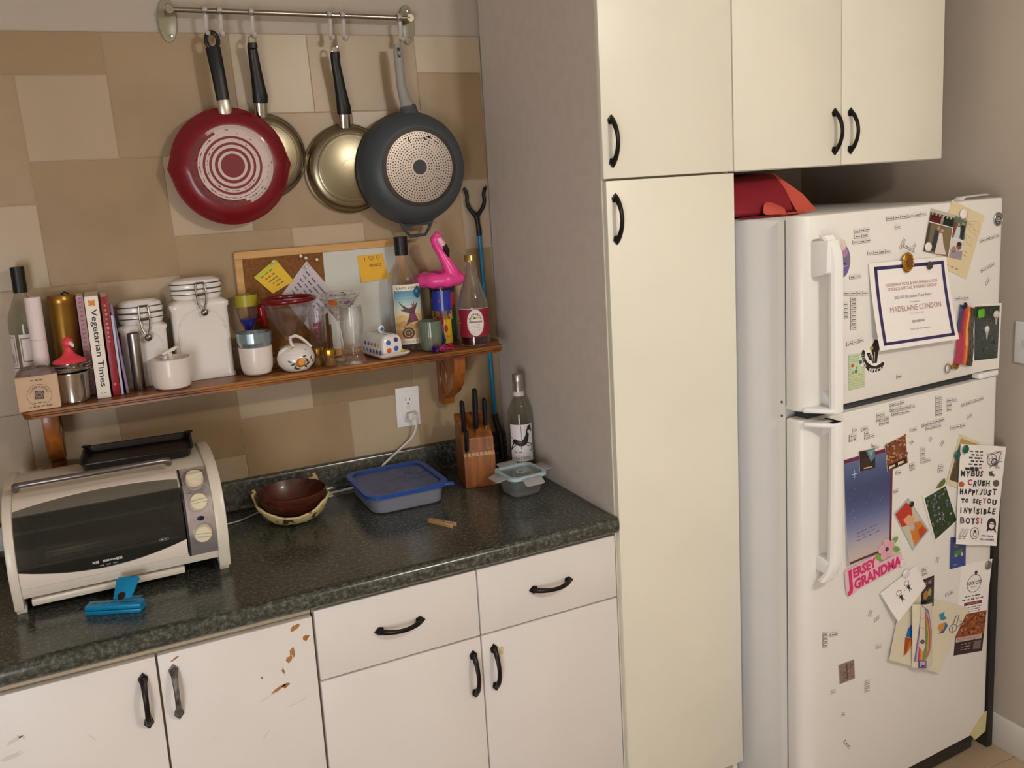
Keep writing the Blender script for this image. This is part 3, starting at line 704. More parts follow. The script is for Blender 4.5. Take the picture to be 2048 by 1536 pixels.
for (x,z), lb, yy in (((-0.6411,1.5601),'clear push pin holding the yellow note',-.0145),((-0.5545,1.5376),'clear push pin holding the lilac-white note',-.0105),
    ((-0.5663,1.568),'spare clear pin above the lilac-white note, left of two touching',-.008),((-0.5535,1.5615),'spare clear pin above the lilac-white note, right of two touching',-.008),((-0.5244,1.5549),'spare clear pin nearest the whiteboard half',-.008)):
    tag(link('push_pin',pinm,None,(x,yy,z)),lb,'push pin','clear push pins on the cork')

# ================================================================ things on the shelf, left to right
SZ = 1.2866
CAMX, CAMY = -1.0714, -2.3406
def face(x, y): return math.atan2(CAMY-y, CAMX-x)
def shell(outer, t, base=.004):
    """closed thick-walled glass profile from an outer profile (bottom to rim)"""
    inner = [(max(r-t,.0004), z) for r, z in outer if z >= base]
    inner = [(inner[0][0], base)]+[p for p in inner if p[1] > base]
    return [(0,0)]+outer+[(outer[-1][0]-t, outer[-1][1])]+inner[::-1][1:]+[(0,base)]
M_greenglass = mat('greenish_glass','#e9f2ea',.02, trans=1, ior=1.45, alpha=.5)
# wine bottle far left
x, y = -1.232, -.044
wbt = thing('wine_bottle','clear wine bottle with black capsule at the left end of the shelf','bottle',(x,y,SZ),group=None)
MB().lathe(shell([(.034,0),(.0365,.004),(.0365,.185),(.034,.205),(.022,.235),(.0145,.252),(.0138,.312)],.0028),40).build('glass_body',M_greenglass,wbt)
MB().lathe([(.0145,.256),(.0152,.256),(.0152,.316),(0,.316),(0,.3135),(.0140,.3135)],24).build('capsule',M_blackp,wbt)
a = Art(fn=cyl_fn(.0368,.10,2.4,face(x,y)-.25,.062), step=(.05,None))
W_ = '#d9cdca'
a.rect(.02,.22,.30,1,W_).rect(.055,.27,.265,.95,'#8d7d74',2).rect(.075,.29,.245,.93,W_,3).rect(.10,.33,.20,.55,'#a79aa0',4)
a.rect(.40,.0,.98,1,W_).rect(.43,.35,.70,.92,'#8d7d74',2).rect(.46,.38,.67,.89,W_,3).rect(.05,0,.42,.20,W_).text('vini',.12,.05,.3,.14,'#7d7076',2); a.build('label',wbt,PRINT)
# paper roll
t = thing('paper_roll','white upright roll standing behind the stamped box','roll',(-1.2065,-.0975,SZ))
MB().lathe([(0,0),(.0172,0),(.0172,.247),(.006,.2475),(.006,.22),(0,.22)],28).build('paper_tube',mat('pinkish_white_paper','#e3d3d3',.7),t)
MB().lathe([(.01725,.148),(.0176,.148),(.0176,.1495),(.01725,.1495)],28).build('seam_band',mat('pale_grey_paper','#c4b4b6',.7),t)
# gold tin
t = thing('gold_tin','tall golden cylindrical tin behind the flamingo shaker','tin',(-1.150,-.052,SZ))
M_gold = mat('brassy_tin','#a8803a',.32,metal=.85,var=.2,vscale=12)
MB().lathe([(0,0),(.031,0),(.031,.003),(.0302,.004),(.0302,.222),(.031,.2235),(.031,.236),(.0285,.242),(.012,.2435),(0,.2435)],36).build('tin_body',M_gold,t)
MB().tube([(.002,-.004,.2435),(.010,-.008,.249),(.019,-.012,.245)],.002,6).build('lid_tab',M_blackp,t)
# pink ribbed notebook, white paperback, red book, slim books
def book(x, y0, dep, wd, h, name, label, cover, parent_rot=0, pages='#e8dfd0', cat='book', artf=None, soft=.001):
    t = thing(name,label,cat,(x,y0,SZ),(0,parent_rot,0),group='books standing on the shelf')
    MB().box(-wd/2,wd/2,0,dep,0,h,soft).build('cover',cover,t)
    MB().box(-wd/2+.0012,wd/2-.0012,.004,dep+.0004,.002,h+.0002).build('pages',mat('page_edges','#ddd0bd',.85),t)
    if artf:
        a = Art(fn=lambda u,v,l: (-wd/2+u*wd,-.0001-l,v*h)); artf(a); a.build('spine_print',t)
    return t
t = book(-1.1095,-.080,.070,.016,.238,'notebook','pink ribbed notebook pressed against the white paperback',mat('pink_card','#c99fa4',.7))
mb = MB()
for i in range(22): mb.tube([(-.0078,.006,.012+.0105*i),(-.001,-.0022,.012+.0105*i),(.006,.004,.012+.0105*i)],.0012,5)
o = mb.build('spiral_binding',mat('pink_wire','#b78b92',.5),t); o['kind'] = 'stuff'
def vt(a):
    a.poly([(.25,.965),(.5,.955),(.75,.965),(.72,.935),(.75,.905),(.5,.915),(.25,.905),(.28,.935)],'#d8852c')
    vs, fs = glyphs('Vegetarian Times',.012)
    a.items.append(([(.22+.58*y, .875-.76*x) for x,y in vs], fs, hexc('#2b2e38'), 2))
    a.scrib(.25,.045,.75,.06,'#6b6b6b',2,2,seed=3)
book(-1.0845,-.145,.135,.0295,.240,'paperback_book','thick white paperback with its title down the spine',mat('white_cover','#eee4d8',.5),artf=vt)
def rb(a):
    vs, fs = glyphs('AMERICAN WHOLEFOODS KITCHEN',.0)
    a.items.append(([(.30+.34*y, .93-.40*x) for x,y in vs], fs, hexc('#d0b09a'), 2)); a.scrib(.3,.05,.7,.14,'#c8a090',2,1)
    a.items.append(([(.34+.28*y, .16-.10*x) for x,y in glyphs('kitchen')[0]], glyphs('kitchen')[1], hexc('#d0b09a'), 2))
a_ = None
def rb(a):
    for i in range(9): a.scrib(.36,.90-.045*i,.66,.93-.045*i,'#cf9a8c',2,1,seed=i,h=.9)
    a.scrib(.36,.10,.66,.14,'#cf9a8c',2,1,seed=30,h=.9)
book(-1.0570,-.137,.125,.0165,.235,'hardback_book','dark red book right of the white paperback',mat('crimson_cover','#8f1726',.4),artf=rb)
book(-1.0445,-.134,.115,.0055,.190,'booklet','thin blue-white booklet right of the red book',mat('ice_blue_cover','#b9c3d6',.5),parent_rot=-.004)
book(-1.0325,-.126,.050,.006,.215,'booklet','thin purple booklet leaning beside the steel cylinder',mat('purple_cover','#8d7396',.5),parent_rot=-.055)
# stamped cardboard box
sbx = thing('gift_box','small kraft box with round black stamp, crumpled bag on top, at shelf left end','box',(-1.2185,-.149,SZ),.02)
MB().box(-.043,.043,-.029,.029,0,.078,.0025).build('carton',mat('kraft_card','#cfae90',.75,var=.1,vscale=15),sbx)
mb = MB(); R = random.Random(9); vs = []; n = 14
for j in range(5):
    for i in range(n):
        an = 2*PI*i/n; r = (1.0,.98,.8,.55,.2)[j]; k_ = 1/max(abs(math.cos(an)),abs(math.sin(an)))**.7
        vs.append((.042*r*k_*math.cos(an)*.98+R.uniform(-.002,.002),.028*r*k_*math.sin(an)*.95+R.uniform(-.002,.002),.0775+(.0,.007,.013,.016,.019)[j]+R.uniform(-.003,.003)*(j>0)))
fs = [(j*n+i,j*n+(i+1)%n,(j+1)*n+(i+1)%n,(j+1)*n+i) for j in range(4) for i in range(n)]+[tuple(4*n+i for i in range(n))]
mb.add(vs,fs); mb.build('crumpled_bag',mat('smoky_cellophane','#9a8580',.25,trans=.5),sbx,angle=10)
a = Art(fn=lambda u,v,l: (u,-.0291-l,v)); K = '#40353a'
a.ring(.002,.034,.0245,.0252,K,1,n=30); a.poly([(-.009,.026),(.010,.024),(.013,.043),(-.006,.046)],K,1); a.ring(.002,.0345,.004,.0055,'#a58b7c',2,n=18); a.ring(.002,.0345,.0075,.0085,'#a58b7c',2,n=18)
a.text('COMPAGNIE',0,0,0,0,K,2,arc=(.002,.034,.0165,.0215,2.9,.25,1)); a.scrib(-.014,.0145,.018,.019,K,2,3,seed=1)
a.scrib(-.022,.0065,.028,.0105,'#5a4a4c',2,6,seed=4,h=.8); a.scrib(-.012,.066,.016,.071,'#5a4a4c',2,3,seed=8,h=.9)
a.build('stamp',sbx)
# cocktail shaker with flamingo strainer
js = thing('cocktail_strainer_cup','steel cup with coil strainer topped by a coral flamingo figure','cup',(-1.1475,-.1265,SZ),.0)
M_pol = mat('polished_steel','#b9b0ab',.16,metal=1)
MB().lathe([(0,0),(.0325,0),(.034,.002),(.0355,.060),(.037,.066),(.037,.069),(.0345,.069),(.0345,.064),(.033,.006),(0,.006)],40).build('cup_body',M_pol,js)
MB().lathe([(0,.066),(.028,.066),(.030,.072),(.032,.088),(.0345,.090),(.0345,.0915),(0,.0915)],36).build('strainer_top',M_pol,js)
mb = MB(); mb.tube([((.045-.000*i)*math.cos(i*.42),(.041)*math.sin(i*.42),.0705+.00045*i) for i in range(46)],.0013,6); mb.tube([(.040*math.cos(q),.040*math.sin(q),.0785) for q in [-2.9+i*.22 for i in range(24)]],.0015,6); mb.build('wire_coil',M_pol,js)
M_flam = mat('coral_plastic','#e2404f',.35)
fl_ = MB().lathe([(0,.0915),(.036,.0915),(.0365,.0945),(.033,.0985),(.024,.103),(.014,.110),(.008,.121),(.0065,.130),(0,.132)],28,sx=1,sy=.75).sphere((.001,-.001,.138),.0125,16,sc=(1,.9,1.05)).build('flamingo_figure',M_flam,js)
MB().tube([(.006,-.009,.137),(.011,-.014,.133),(.012,-.015,.128)],[.005,.004,.002],8).build('beak',M_ceram,fl_); MB().sphere((.0125,-.0155,.1265),.0022,8).build('beak_tip',M_blackp,fl_)
# canisters
def canister(name, label, x, y, w, dep, h, ht, r_lid, ang=0):
    t = thing(name,label,'canister',(x,y,SZ),ang,group='white clamp-lid canisters')
    mb = MB(); rows = [(.0,1.0),(.008,1.0),(.012,.955),(h*.5,.95),(h*.86,.95),(h*.885,1.0),(h*.93,1.0),(h*.965,.93),(h*.985,.80),(h,.72)]
    n = 4; vs = []; fs = []
    ol = rrect(-.5,.5,-.5,.5,.13,n); k = len(ol)
    for z, s_ in rows:
        rr = min(1,max(0,(z-h*.93)/(h*.07)))
        for px_, py_ in ol:
            an = math.atan2(py_,px_); cx_, cy_ = .5*math.cos(an), .5*math.sin(an)
            vs.append(((px_*(1-rr)+cx_*rr)*w*s_, (py_*(1-rr)+cy_*rr)*dep*s_, z))
    for i in range(len(rows)-1):
        for q in range(k): fs.append((i*k+q,i*k+(q+1)%k,(i+1)*k+(q+1)%k,(i+1)*k+q))
    fs += [tuple(range(k))[::-1], tuple((len(rows)-1)*k+q for q in range(k))]
    mb.add(vs,fs); mb.build('jar_body',M_ceram,t,angle=50)
    # raised arch on the front face
    aw = w*.39
    MB().tube([(aw*math.cos(q),-dep*.478,h*.60+h*.27*math.sin(q)) for q in [PI*i/16 for i in range(17)]]+[(-aw,-dep*.478,.02)],.0022,6).build('arch_relief',M_ceram,t)
    lz = h+.004; hl = ht-h
    MB().lathe([(0,h-.003),(r_lid*.93,h-.003),(r_lid*.97,lz+.0),(r_lid,lz+.003),(r_lid,lz+hl*.28),(r_lid*.975,lz+hl*.31)],40,sy=dep/w).build('neck_ring',M_ceram,t)
    MB().lathe([(r_lid*.975,lz+hl*.30),(r_lid*.985,lz+hl*.30),(r_lid*.985,lz+hl*.40),(r_lid*.975,lz+hl*.40)],40,sy=dep/w).build('gasket',mat('dark_gasket','#5c5148',.6),t)
    MB().lathe([(0,lz+hl*.38),(r_lid*.99,lz+hl*.38),(r_lid*1.01,lz+hl*.45),(r_lid*1.01,lz+hl*.60),(r_lid*.93,lz+hl*.78),(r_lid*.70,lz+hl*.90),(0,lz+hl*.93)],40,sy=dep/w).build('lid',M_ceram,t)
    cl = MB(); fy = -r_lid*dep/w-.003; x0 = .006
    cl.tube([(r_lid*1.02*math.cos(q),r_lid*1.02*dep/w*math.sin(q),lz+hl*.62) for q in [2*PI*i/36 for i in range(36)]],.0013,6,closed=True)
    cl.tube([(r_lid*1.0*math.cos(q),r_lid*1.0*dep/w*math.sin(q),lz+hl*.10) for q in [2*PI*i/36 for i in range(36)]],.0013,6,closed=True)
    for s_ in (-1,1): cl.tube([(x0+s_*.010,fy,lz+hl*.66),(x0+s_*.012,fy-.006,lz+hl*.2),(x0+s_*.009,fy-.010,lz-.018),(x0+s_*.004,fy-.012,lz-.030)],.0022,7)
    cl.tube([(x0-.011,fy,lz+hl*.66),(x0+.011,fy,lz+hl*.66)],.0022,7); cl.tube([(x0-.011,fy-.007,lz+.004),(x0+.011,fy-.007,lz+.004)],.003,7)
    cl.lathe([(0,0),(.0085,.0),(.0088,.002),(.006,.004),(0,.005)],18,M=Tr(x0+.003,fy-.0125,lz-.040)@RX)
    cl.build('wire_clamp',mat('dull_wire','#77716a',.3,metal=1),t)
    return t
canister('canister','smaller white ceramic canister with clamp lid, behind the steel cylinder',-.979,-.0375,.112,.068,.158,.213,.0525)
canister('canister','large white ceramic canister with a wire clamp lid',-.8430,-.0430,.142,.080,.205,.254,.061)
# steel cylinder
t = thing('steel_cylinder','slim upright stainless steel cylinder in front of the small canister','cylinder',(-1.004,-.1005,SZ))
MB().lathe([(0,0),(.0138,0),(.0143,.001),(.0143,.138),(.0133,.139),(.0125,.139),(.0125,.10),(0,.10)],32).build('tube_body',mat('satin_steel','#9b958d',.3,metal=1),t)
# white sugar bowl with winged lid
t = thing('sugar_bowl','small white round ceramic pot with a winged knob, between the canisters in front','pot',(-.929,-.1310,SZ))
MB().lathe([(0,0),(.034,0),(.041,.004),(.0455,.018),(.0468,.040),(.0463,.066),(.0468,.073),(.0455,.074),(.0435,.070),(.0435,.030),(.030,.008),(0,.008)],44,wob=lambda a: 1+.06*math.exp(-((a-PI)/.16)**2)).build('pot_body',mat('ivory_ceramic','#e2d5cc',.3,coat=.2),t)
ld = MB().lathe([(0,.058),(.0428,.060),(.0428,.064),(.020,.066),(.008,.070),(.006,.078),(.006,.086),(0,.087)],36).build('lid',mat('ivory_ceramic','#e2d5cc',.3),t)
MB().prism([(-.020,.084),(-.012,.082),(0,.086),(.012,.090),(.022,.099),(.014,.100),(.0,.094),(-.012,.090)],-.006,.006,'Y',.002).build('winged_knob',mat('ivory_ceramic','#e2d5cc',.3),ld)
# white cup holding foil
t = thing('ceramic_cup','rounded white cup holding a silver foil bag','cup',(-.724,-.1115,SZ))
MB().lathe([(0,0),(.026,0),(.034,.005),(.039,.018),(.0405,.040),(.0415,.072),(.0395,.073),(.0375,.040),(.032,.012),(0,.009)],40).build('cup_body',mat('ivory_ceramic','#e2d5cc',.3),t)
R = random.Random(4); foil = MB(); vs = []; n = 32
for j, (r, z) in enumerate(((.0360,.045),(.0385,.071),(.0425,.084),(.0432,.1085),(.037,.107),(.030,.095),(.01,.085))):
    for i in range(n): q = 2*PI*i/n; w_ = R.uniform(-.0012,.0012)*(j!=3); vs.append(((r+w_)*math.cos(q),(r+w_)*math.sin(q),z))
foil.add(vs,[(j*n+i,j*n+(i+1)%n,(j+1)*n+(i+1)%n,(j+1)*n+i) for j in range(6) for i in range(n)]); foil.build('foil_bag',mat('silver_blue_foil','#9eb0ba',.28,metal=.8),t,angle=12)
# blue and yellow goblet
t = thing('goblet','painted glass goblet, blue at the bottom and yellow at the rim, behind the foil cup','goblet',(-.7235,-.0425,SZ))
def goblet(prof_out, th, parent, m=M_glass, name='bowl'): return MB().lathe(prof_out,40).build(name,m,parent)
goblet([(0,0),(.026,0),(.027,.002),(.008,.007),(.0045,.014),(.0042,.070),(.006,.095),(0,.096)],0,t,name='stem')
goblet([(0,.094),(.006,.096),(.018,.120),(.0262,.150),(.0272,.198),(.0256,.198),(.0246,.150),(.0165,.122),(.004,.101),(0,.100)],0,t,name='bowl')
MB().lathe([(0,.1005),(.0045,.1025),(.0158,.122),(.0205,.134),(0,.134)],32).build('blue_paint',mat('cobalt_paint','#16249c',.25),t)
MB().lathe([(.0266,.168),(.0276,.168),(.0278,.197),(.0268,.197)],32).build('yellow_band',mat('yellow_paint','#b9ac2a',.35,trans=.3),t)
# red chilli ornament
t = thing('glass_chilli','red glass chilli on a thin stem between the goblet and the red-rimmed glass','ornament',(-.6815,-.0265,SZ))
MB().lathe([(0,0),(.009,0),(.0095,.002),(.003,.004),(.0018,.01),(.0018,.092),(0,.092)],16).build('stem',M_glass,t)
c_ = MB().tube([(.003,0,.088),(.002,0,.100),(0,0,.118),(-.003,0,.140),(-.004,0,.158),(-.004,0,.163)],[.0015,.006,.009,.0105,.0105,.006],16).build('chilli',mat('red_glass','#a50f12',.12,trans=.25),t)
MB().tube([(-.008,0,.128),(-.018,-.002,.124),(-.024,-.002,.128),(-.0245,-.002,.133)],[.003,.0035,.003,.001],8).build('side_arm',mat('red_glass','#a50f12',.12),t)
# red-rimmed margarita glass
t = thing('margarita_glass','wide cocktail glass with a thick dark red rim','glass',(-.6275,-.0865,SZ))
MB().lathe([(0,0),(.0145,0),(.015,.0015),(.008,.005),(.0042,.012),(.0040,.060),(.006,.070),(.014,.078),(.017,.086),(.030,.100),(.052,.140),(.0685,.176),(.0670,.176),(.050,.140),(.028,.101),(.015,.088),(.010,.081),(0,.078)],56).build('bowl',M_glass,t)
MB().tube([(.0685*math.cos(q),.0685*math.sin(q),.178) for q in [2*PI*i/48 for i in range(48)]],.0048,10,closed=True,flat=(1,1.25)).build('red_rim',mat('dark_red_glass','#6d0c14',.18),t)
# apple-painted lidded pot
ap = thing('lidded_pot','squat white lidded pot painted with apples and leaves, looped handle on top','pot',(-.6285,-.1300,SZ))
MB().lathe([(0,0),(.026,0),(.033,.003),(.0455,.018),(.0480,.032),(.0455,.044),(.042,.0485),(0,.0485)],48).build('pot_body',M_ceram,ap)
MB().lathe([(0,.047),(.0432,.0487),(.0425,.051),(.036,.059),(.024,.0655),(.010,.069),(0,.0695)],48).build('lid',M_ceram,ap)
mb = MB(); mb.tube([(-.006,-.022,.060),(-.012,-.014,.074),(-.010,-.002,.085),(.004,.006,.088),(.020,.010,.080),(.032,.008,.066),(.040,.002,.052)],[.0035,.004,.0042,.0042,.004,.004,.0035],10)
mb.tube([(-.006,-.022,.062),(.002,-.028,.056),(.004,-.026,.063)],[.004,.004,.002],8); mb.tube([(.012,.008,.085),(.026,-.004,.074),(.040,-.010,.056)],.0032,8); mb.build('loop_handle',M_ceram,ap)
mb = MB().tube([(-.044,-.004,.040),(-.040,-.012,.052),(-.030,-.016,.058),(-.022,-.016,.0625)],[.003,.005,.0055,.003],8); mb.build('side_lug',M_ceram,ap)
R_ap = lambda v: (.033,.041,.0458,.0476,.0480,.0472,.0455,.043,.042)[min(8,max(0,int(v*8+.5)))]
def apf(u,v,l):
    z = .004+.043*v; pr = [(.033,.003),(.0455,.018),(.0480,.032),(.0455,.044),(.0425,.0485)]
    for (r0,z0),(r1,z1) in zip(pr,pr[1:]):
        if z <= z1 or z1 == .0485: r = r0+(r1-r0)*(z-z0)/(z1-z0); break
    an = face(-.6285,-.1300)+(u-.5)*2.4; return ((r+l+.0004)*math.cos(an),(r+l+.0004)*math.sin(an),z)
a = Art(fn=apf, step=(.04,.08)); 
a.disc(.60,.50,.105,'#b8641f',1,ry=.29); a.disc(.615,.53,.070,'#dca044',2,ry=.19)
for (u,v,an,s0_) in ((.44,.45,.3,.05),(.47,.25,.9,.045),(.52,.14,-.2,.05),(.74,.62,2.2,.05),(.78,.40,.5,.05),(.73,.24,-.6,.045),(.88,.72,.9,.04),(.36,.6,-.6,.035),(.92,.5,-.8,.035),(.70,.86,.2,.04)):
    s_ = s0_*1.7; ca, sa = math.cos(an), math.sin(an); a.poly([(u+s_*ca*p_-q_*s_*sa*.5, v+(s_*sa*p_+q_*s_*ca*.5)*2.6) for p_,q_ in ((-1,0),(-.2,.7),(1,0),(-.2,-.7))],'#4a4a36',1)
a.line([(.44,.45),(.55,.3),(.70,.35),(.85,.6)],.006,'#5c4a36',1,a=2.6)
a.build('apple_painting',ap,PRINTG)
a = Art(fn=lambda u,v,l: (u,v,l)); 
def lidf(u,v,l):
    r = math.hypot(u,v); z = .0695-(r/.0432)**2.2*.0185; return (u*(1+l*20),v*(1+l*20),z+l+.0006)
a = Art(fn=lidf, step=(.004,.004)); a.disc(-.016,-.027,.010,'#c9762a',1,ry=.006); a.disc(-.014,-.028,.006,'#e0a84a',2,ry=.003); a.poly([(.012,-.034),(.018,-.029),(.020,-.036)],'#4a4a36',1); a.build('lid_painting',ap,PRINTG)
# corks
def cork(x, y, label, rot):
    t = thing('champagne_cork',label,'cork',(x,y,SZ),rot,group='gold-capped champagne corks')
    MB().lathe([(0,0),(.0145,0),(.0150,.003),(.0115,.016),(.0110,.022),(.0135,.030),(0,.030)],24,wob=lambda a: 1+.02*math.sin(5*a)).build('cork_body',mat('champagne_cork','#8e6632',.7,var=.4,vscale=120,col2='#5d3d18'),t)
    MB().lathe([(0,.0275),(.0150,.028),(.0160,.034),(.0155,.042),(.012,.0455),(0,.046)],24,wob=lambda a: 1+.03*math.sin(9*a)).build('gold_cap',mat('gold_foil','#b88d3a',.25,metal=.9),t)
cork(-.541,-.1345,'gold-capped champagne cork nearest the shelf edge',.4); cork(-.565,-.097,'gold-capped champagne cork just behind the front one, below the small printed glass',1.9)
# small printed glass
x, y = -.5450,-.0415
t = thing('shot_glass','small clear glass with a maroon print behind the corks','glass',(x,y,SZ))
MB().lathe([(0,0),(.020,0),(.0205,.002),(.0235,.146),(.0222,.146),(.0192,.052),(.018,.048),(0,.047)],36).build('glass_body',M_glass,t)
a = Art(fn=cyl_fn(.0225,.05,1.3,face(x,y),.060), step=(.1,None)); [a.scrib(.12,.68,.88,.95,'#7a1f3a',1,1,seed=5,h=.9), a.scrib(.12,.35,.88,.62,'#7a1f3a',1,1,seed=6,h=.9), a.scrib(.2,.05,.8,.30,'#7a1f3a',1,1,seed=7,h=.9)]
a.build('print',t)
# painted martini glass
x, y = -.4895,-.0735
t = thing('martini_glass','martini glass painted with purple and orange hearts','glass',(x,y,SZ))
MB().lathe([(0,0),(.0265,0),(.0268,.0015),(.009,.004),(.0042,.012),(.0040,.085),(.0065,.098),(.012,.110),(.059,.178),(.0578,.179),(.011,.113),(.004,.106),(0,.105)],48).build('bowl',M_glass,t)
def conef(u,v,l):
    r = .013+.045*v+l+.0003; an = face(-.4895,-.0735)+(u-.5)*PI*2; return (r*math.cos(an),r*math.sin(an),.1105+.0665*v)
a = Art(fn=conef, step=(.03,.12)); R = random.Random(12)
def heart(a, u, v, s_, c, L=1, asp=2.2): a.poly([(u+s_*.0625*16*math.sin(q)**3*.5/1, v+asp*s_*(13*math.cos(q)-5*math.cos(2*q)-2*math.cos(3*q)-math.cos(4*q))/32) for q in [2*PI*i/20 for i in range(20)]], c, L)
heart(a,.58,.68,.07,'#6f3566'); heart(a,.58,.68,.045,'#9a5a8a',2); a.disc(.44,.72,.045,'#c26a35',1,ry=.14); a.rect(.50,.15,.57,.42,'#c87f50')
for i in range(44):
    u, v = R.random(), R.uniform(.05,.97); c = R.choice(['#8e1f2e','#6f3566','#c26a35','#d9a0a8','#7a2b44','#b0483a'])
    if abs(u-.5) < .14 and v > .45: continue
    (heart(a,u,v,.03,c) if R.random()<.4 else a.disc(u,v,R.uniform(.008,.02),c,1,ry=R.uniform(.02,.05),n=10))
for k_ in range(3): a.line([(i/40,.25+.3*k_+.03*math.sin(i*.9+k_)) for i in range(41)],.006,'#8a4a52',1,a=3)
a.build('painted_hearts',t,PRINTG)
# tall clear glass
x, y = -.479,-.1435
t = thing('shooter_glass','tall clear glass with an etched round emblem and heavy foot, by the shelf edge','glass',(x,y,SZ))
MB().lathe([(0,0),(.0275,0),(.0290,.003),(.0285,.012),(.0235,.022),(.0225,.030),(.0255,.060),(.0300,.100),(.0305,.120),(.0285,.150),(.0272,.150),(.0290,.120),(.0285,.100),(.0238,.060),(.019,.038),(0,.034)],40).build('glass_body',M_glass,t)
a = Art(fn=cyl_fn(.0308,.045,1.2,face(x,y)+.15,.085), step=(.08,None)); a.ring(.5,.5,.40,.43,'#c9c7bf',1,a=1); a.ring(.5,.5,.28,.30,'#c9c7bf',1); a.scrib(.3,.42,.7,.58,'#c9c7bf',1,1,seed=3,h=.9); a.build('etched_emblem',t)
# butter dish
bu = thing('butter_dish','white butter dish with coloured polka dots on a square-cornered plate','butter dish',(-.3865,-.0925,SZ),.16)
def loaf(w0, L0, z0, z1, m, parent, name):
    rows = [(z0,1,1),(z0+.030,.985,.99),(z0+.042,.93,.965),(z0+.050,.80,.92),(z1,.55,.84)]; ol = rrect(-.5,.5,-.5,.5,.10,4); k = len(ol); vs = []; fs = []
    for z, a_, b_ in rows: vs += [(p[0]*w0*a_,p[1]*L0*b_,z) for p in ol]
    for i in range(4): fs += [(i*k+q,i*k+(q+1)%k,(i+1)*k+(q+1)%k,(i+1)*k+q) for q in range(k)]
    fs += [tuple(range(k))[::-1],tuple(4*k+q for q in range(k))]
    return MB().add(vs,fs).build(name,m,parent,angle=60)
mb = MB(); ol = rrect(-.5,.5,-.5,.5,.06,4); k = len(ol); rows = [(.002,.066,.120),(.0,.060,.114),(.0,.030,.05)]
vs = []; rr_ = [(0,.056,.118),(.004,.070,.135),(.012,.090,.157),(.0145,.091,.158),(.0135,.086,.152),(.0065,.068,.130),(.0065,.02,.04)]
for z, w0, l0 in rr_: vs += [(p[0]*w0,p[1]*l0,z) for p in ol]
mb.add(vs,[(i*k+q,i*k+(q+1)%k,(i+1)*k+(q+1)%k,(i+1)*k+q) for i in range(6) for q in range(k)]+[tuple(range(k))[::-1],tuple(6*k+q for q in range(k))]); mb.build('plate',M_ceram,bu,angle=50)
dome = loaf(.062,.128,.007,.062,M_ceram,bu,'dome_lid')
MB().sphere((0,-.002,.072),.0105,18,sc=(.9,.5,1.1)).tube([(0,-.002,.058),(0,-.002,.068)],.0045,10).build('knob',M_ceram,dome)
PC = ['#2f5fa8','#d8572c','#3b2a68','#d9c13a','#2f5fa8','#7a8f3a','#2c3f86','#c9403a','#5a86c9']
def dot(mb_, p, n_, r, c): pass
a = Art(fn=lambda u,v,l: (u,-.0640-l-.0003,.007+v))   # end face dots
for u, v, r, c in ((-.012,.036,.0068,PC[0]),(.011,.041,.0062,PC[2]),(-.012,.015,.0068,PC[1]),(.009,.018,.0068,PC[0]),(.026,.010,.0045,PC[3]),(-.027,.002,.0035,PC[7])): a.disc(u,v,r,c,1,n=16)
# slightly sloped end face needs no correction below z .03; upper ones follow the lean
a.fn = lambda u,v,l: (u, -.0645-l+max(0,v-.028)*.20, .007+v)
a.build('polka_dots',dome,PRINTG)
a = Art(fn=lambda u,v,l: (-.0312-l+max(0,v-.028)*.25, u, .007+v)); R = random.Random(21)
for i in range(6):
    for j in range(2): a.disc(-.050+.020*i+(j%2)*.009,.010+.0185*j,.0060,PC[(i*2+j*3)%9],1,n=14)
a.build('polka_dots',dome,PRINTG)
a = Art(fn=lambda u,v,l: (u,v,.0622+l)); 
for i in range(5):
    for j in (-1,1): a.disc(j*.009,-.042+.02*i,.0048,PC[(i*3+j+1)%9],1,n=14)
a.build('polka_dots',dome,PRINTG)
a = Art(fn=lambda u,v,l: (u,-.0075-l,.072+v)); a.disc(0,0,.0052,'#2f5fa8',1); a.build('knob_dot',dome,PRINTG)
# bottle with fantasy label
x, y = -.3005,-.0605
lb = thing('liquor_bottle','tall clear bottle with black cap and a painted sky-and-creature label','bottle',(x,y,SZ))
MB().lathe(shell([(.040,0),(.0440,.004),(.0445,.010),(.0445,.185),(.042,.205),(.030,.228),(.0185,.243),(.0165,.258),(.0160,.300)],.003,.008),44).build('glass_body',M_glass,lb)
MB().lathe([(.0165,.262),(.0180,.262),(.0185,.312),(0,.312),(0,.3095),(.0165,.3095)],28).build('cap',M_blackp,lb)
a = Art(fn=cyl_fn(.0448,.163,1.95,face(x,y)+.22,.022), step=(.05,None))
a.rect(0,0,1,1,'#e8e0cc',1).text('LAPIS LUNA',.15,.925,.85,.965,'#4a3a30',2,bold=.01).rect(.03,.09,.97,.90,'#8fb0bd',2)
for i in range(9): a.poly([(.03,.90-.05*i),(.97,.90-.05*i),(.97,.85-.05*i),(.03,.85-.05*i)],['#5f93ad','#6f9db3','#84acbb','#9dbcc2','#b2c8c4','#c2cfc4','#d0d1bc','#d8cba8','#d9c596'][i],2.5)
a.poly([(.03,.45),(.25,.50),(.45,.46),(.7,.52),(.97,.46),(.97,.09),(.03,.09)],'#cdb377',3); a.poly([(.03,.36),(.3,.40),(.6,.33),(.97,.38),(.97,.28),(.5,.24),(.03,.30)],'#b98f58',3.5); a.poly([(.03,.22),(.4,.26),(.97,.18),(.97,.09),(.03,.09)],'#d8a184',3.5)
a.disc(.83,.86,.16,'#1f5c7c',4,ry=.10); a.disc(.79,.88,.05,'#5a93ad',5,ry=.03)
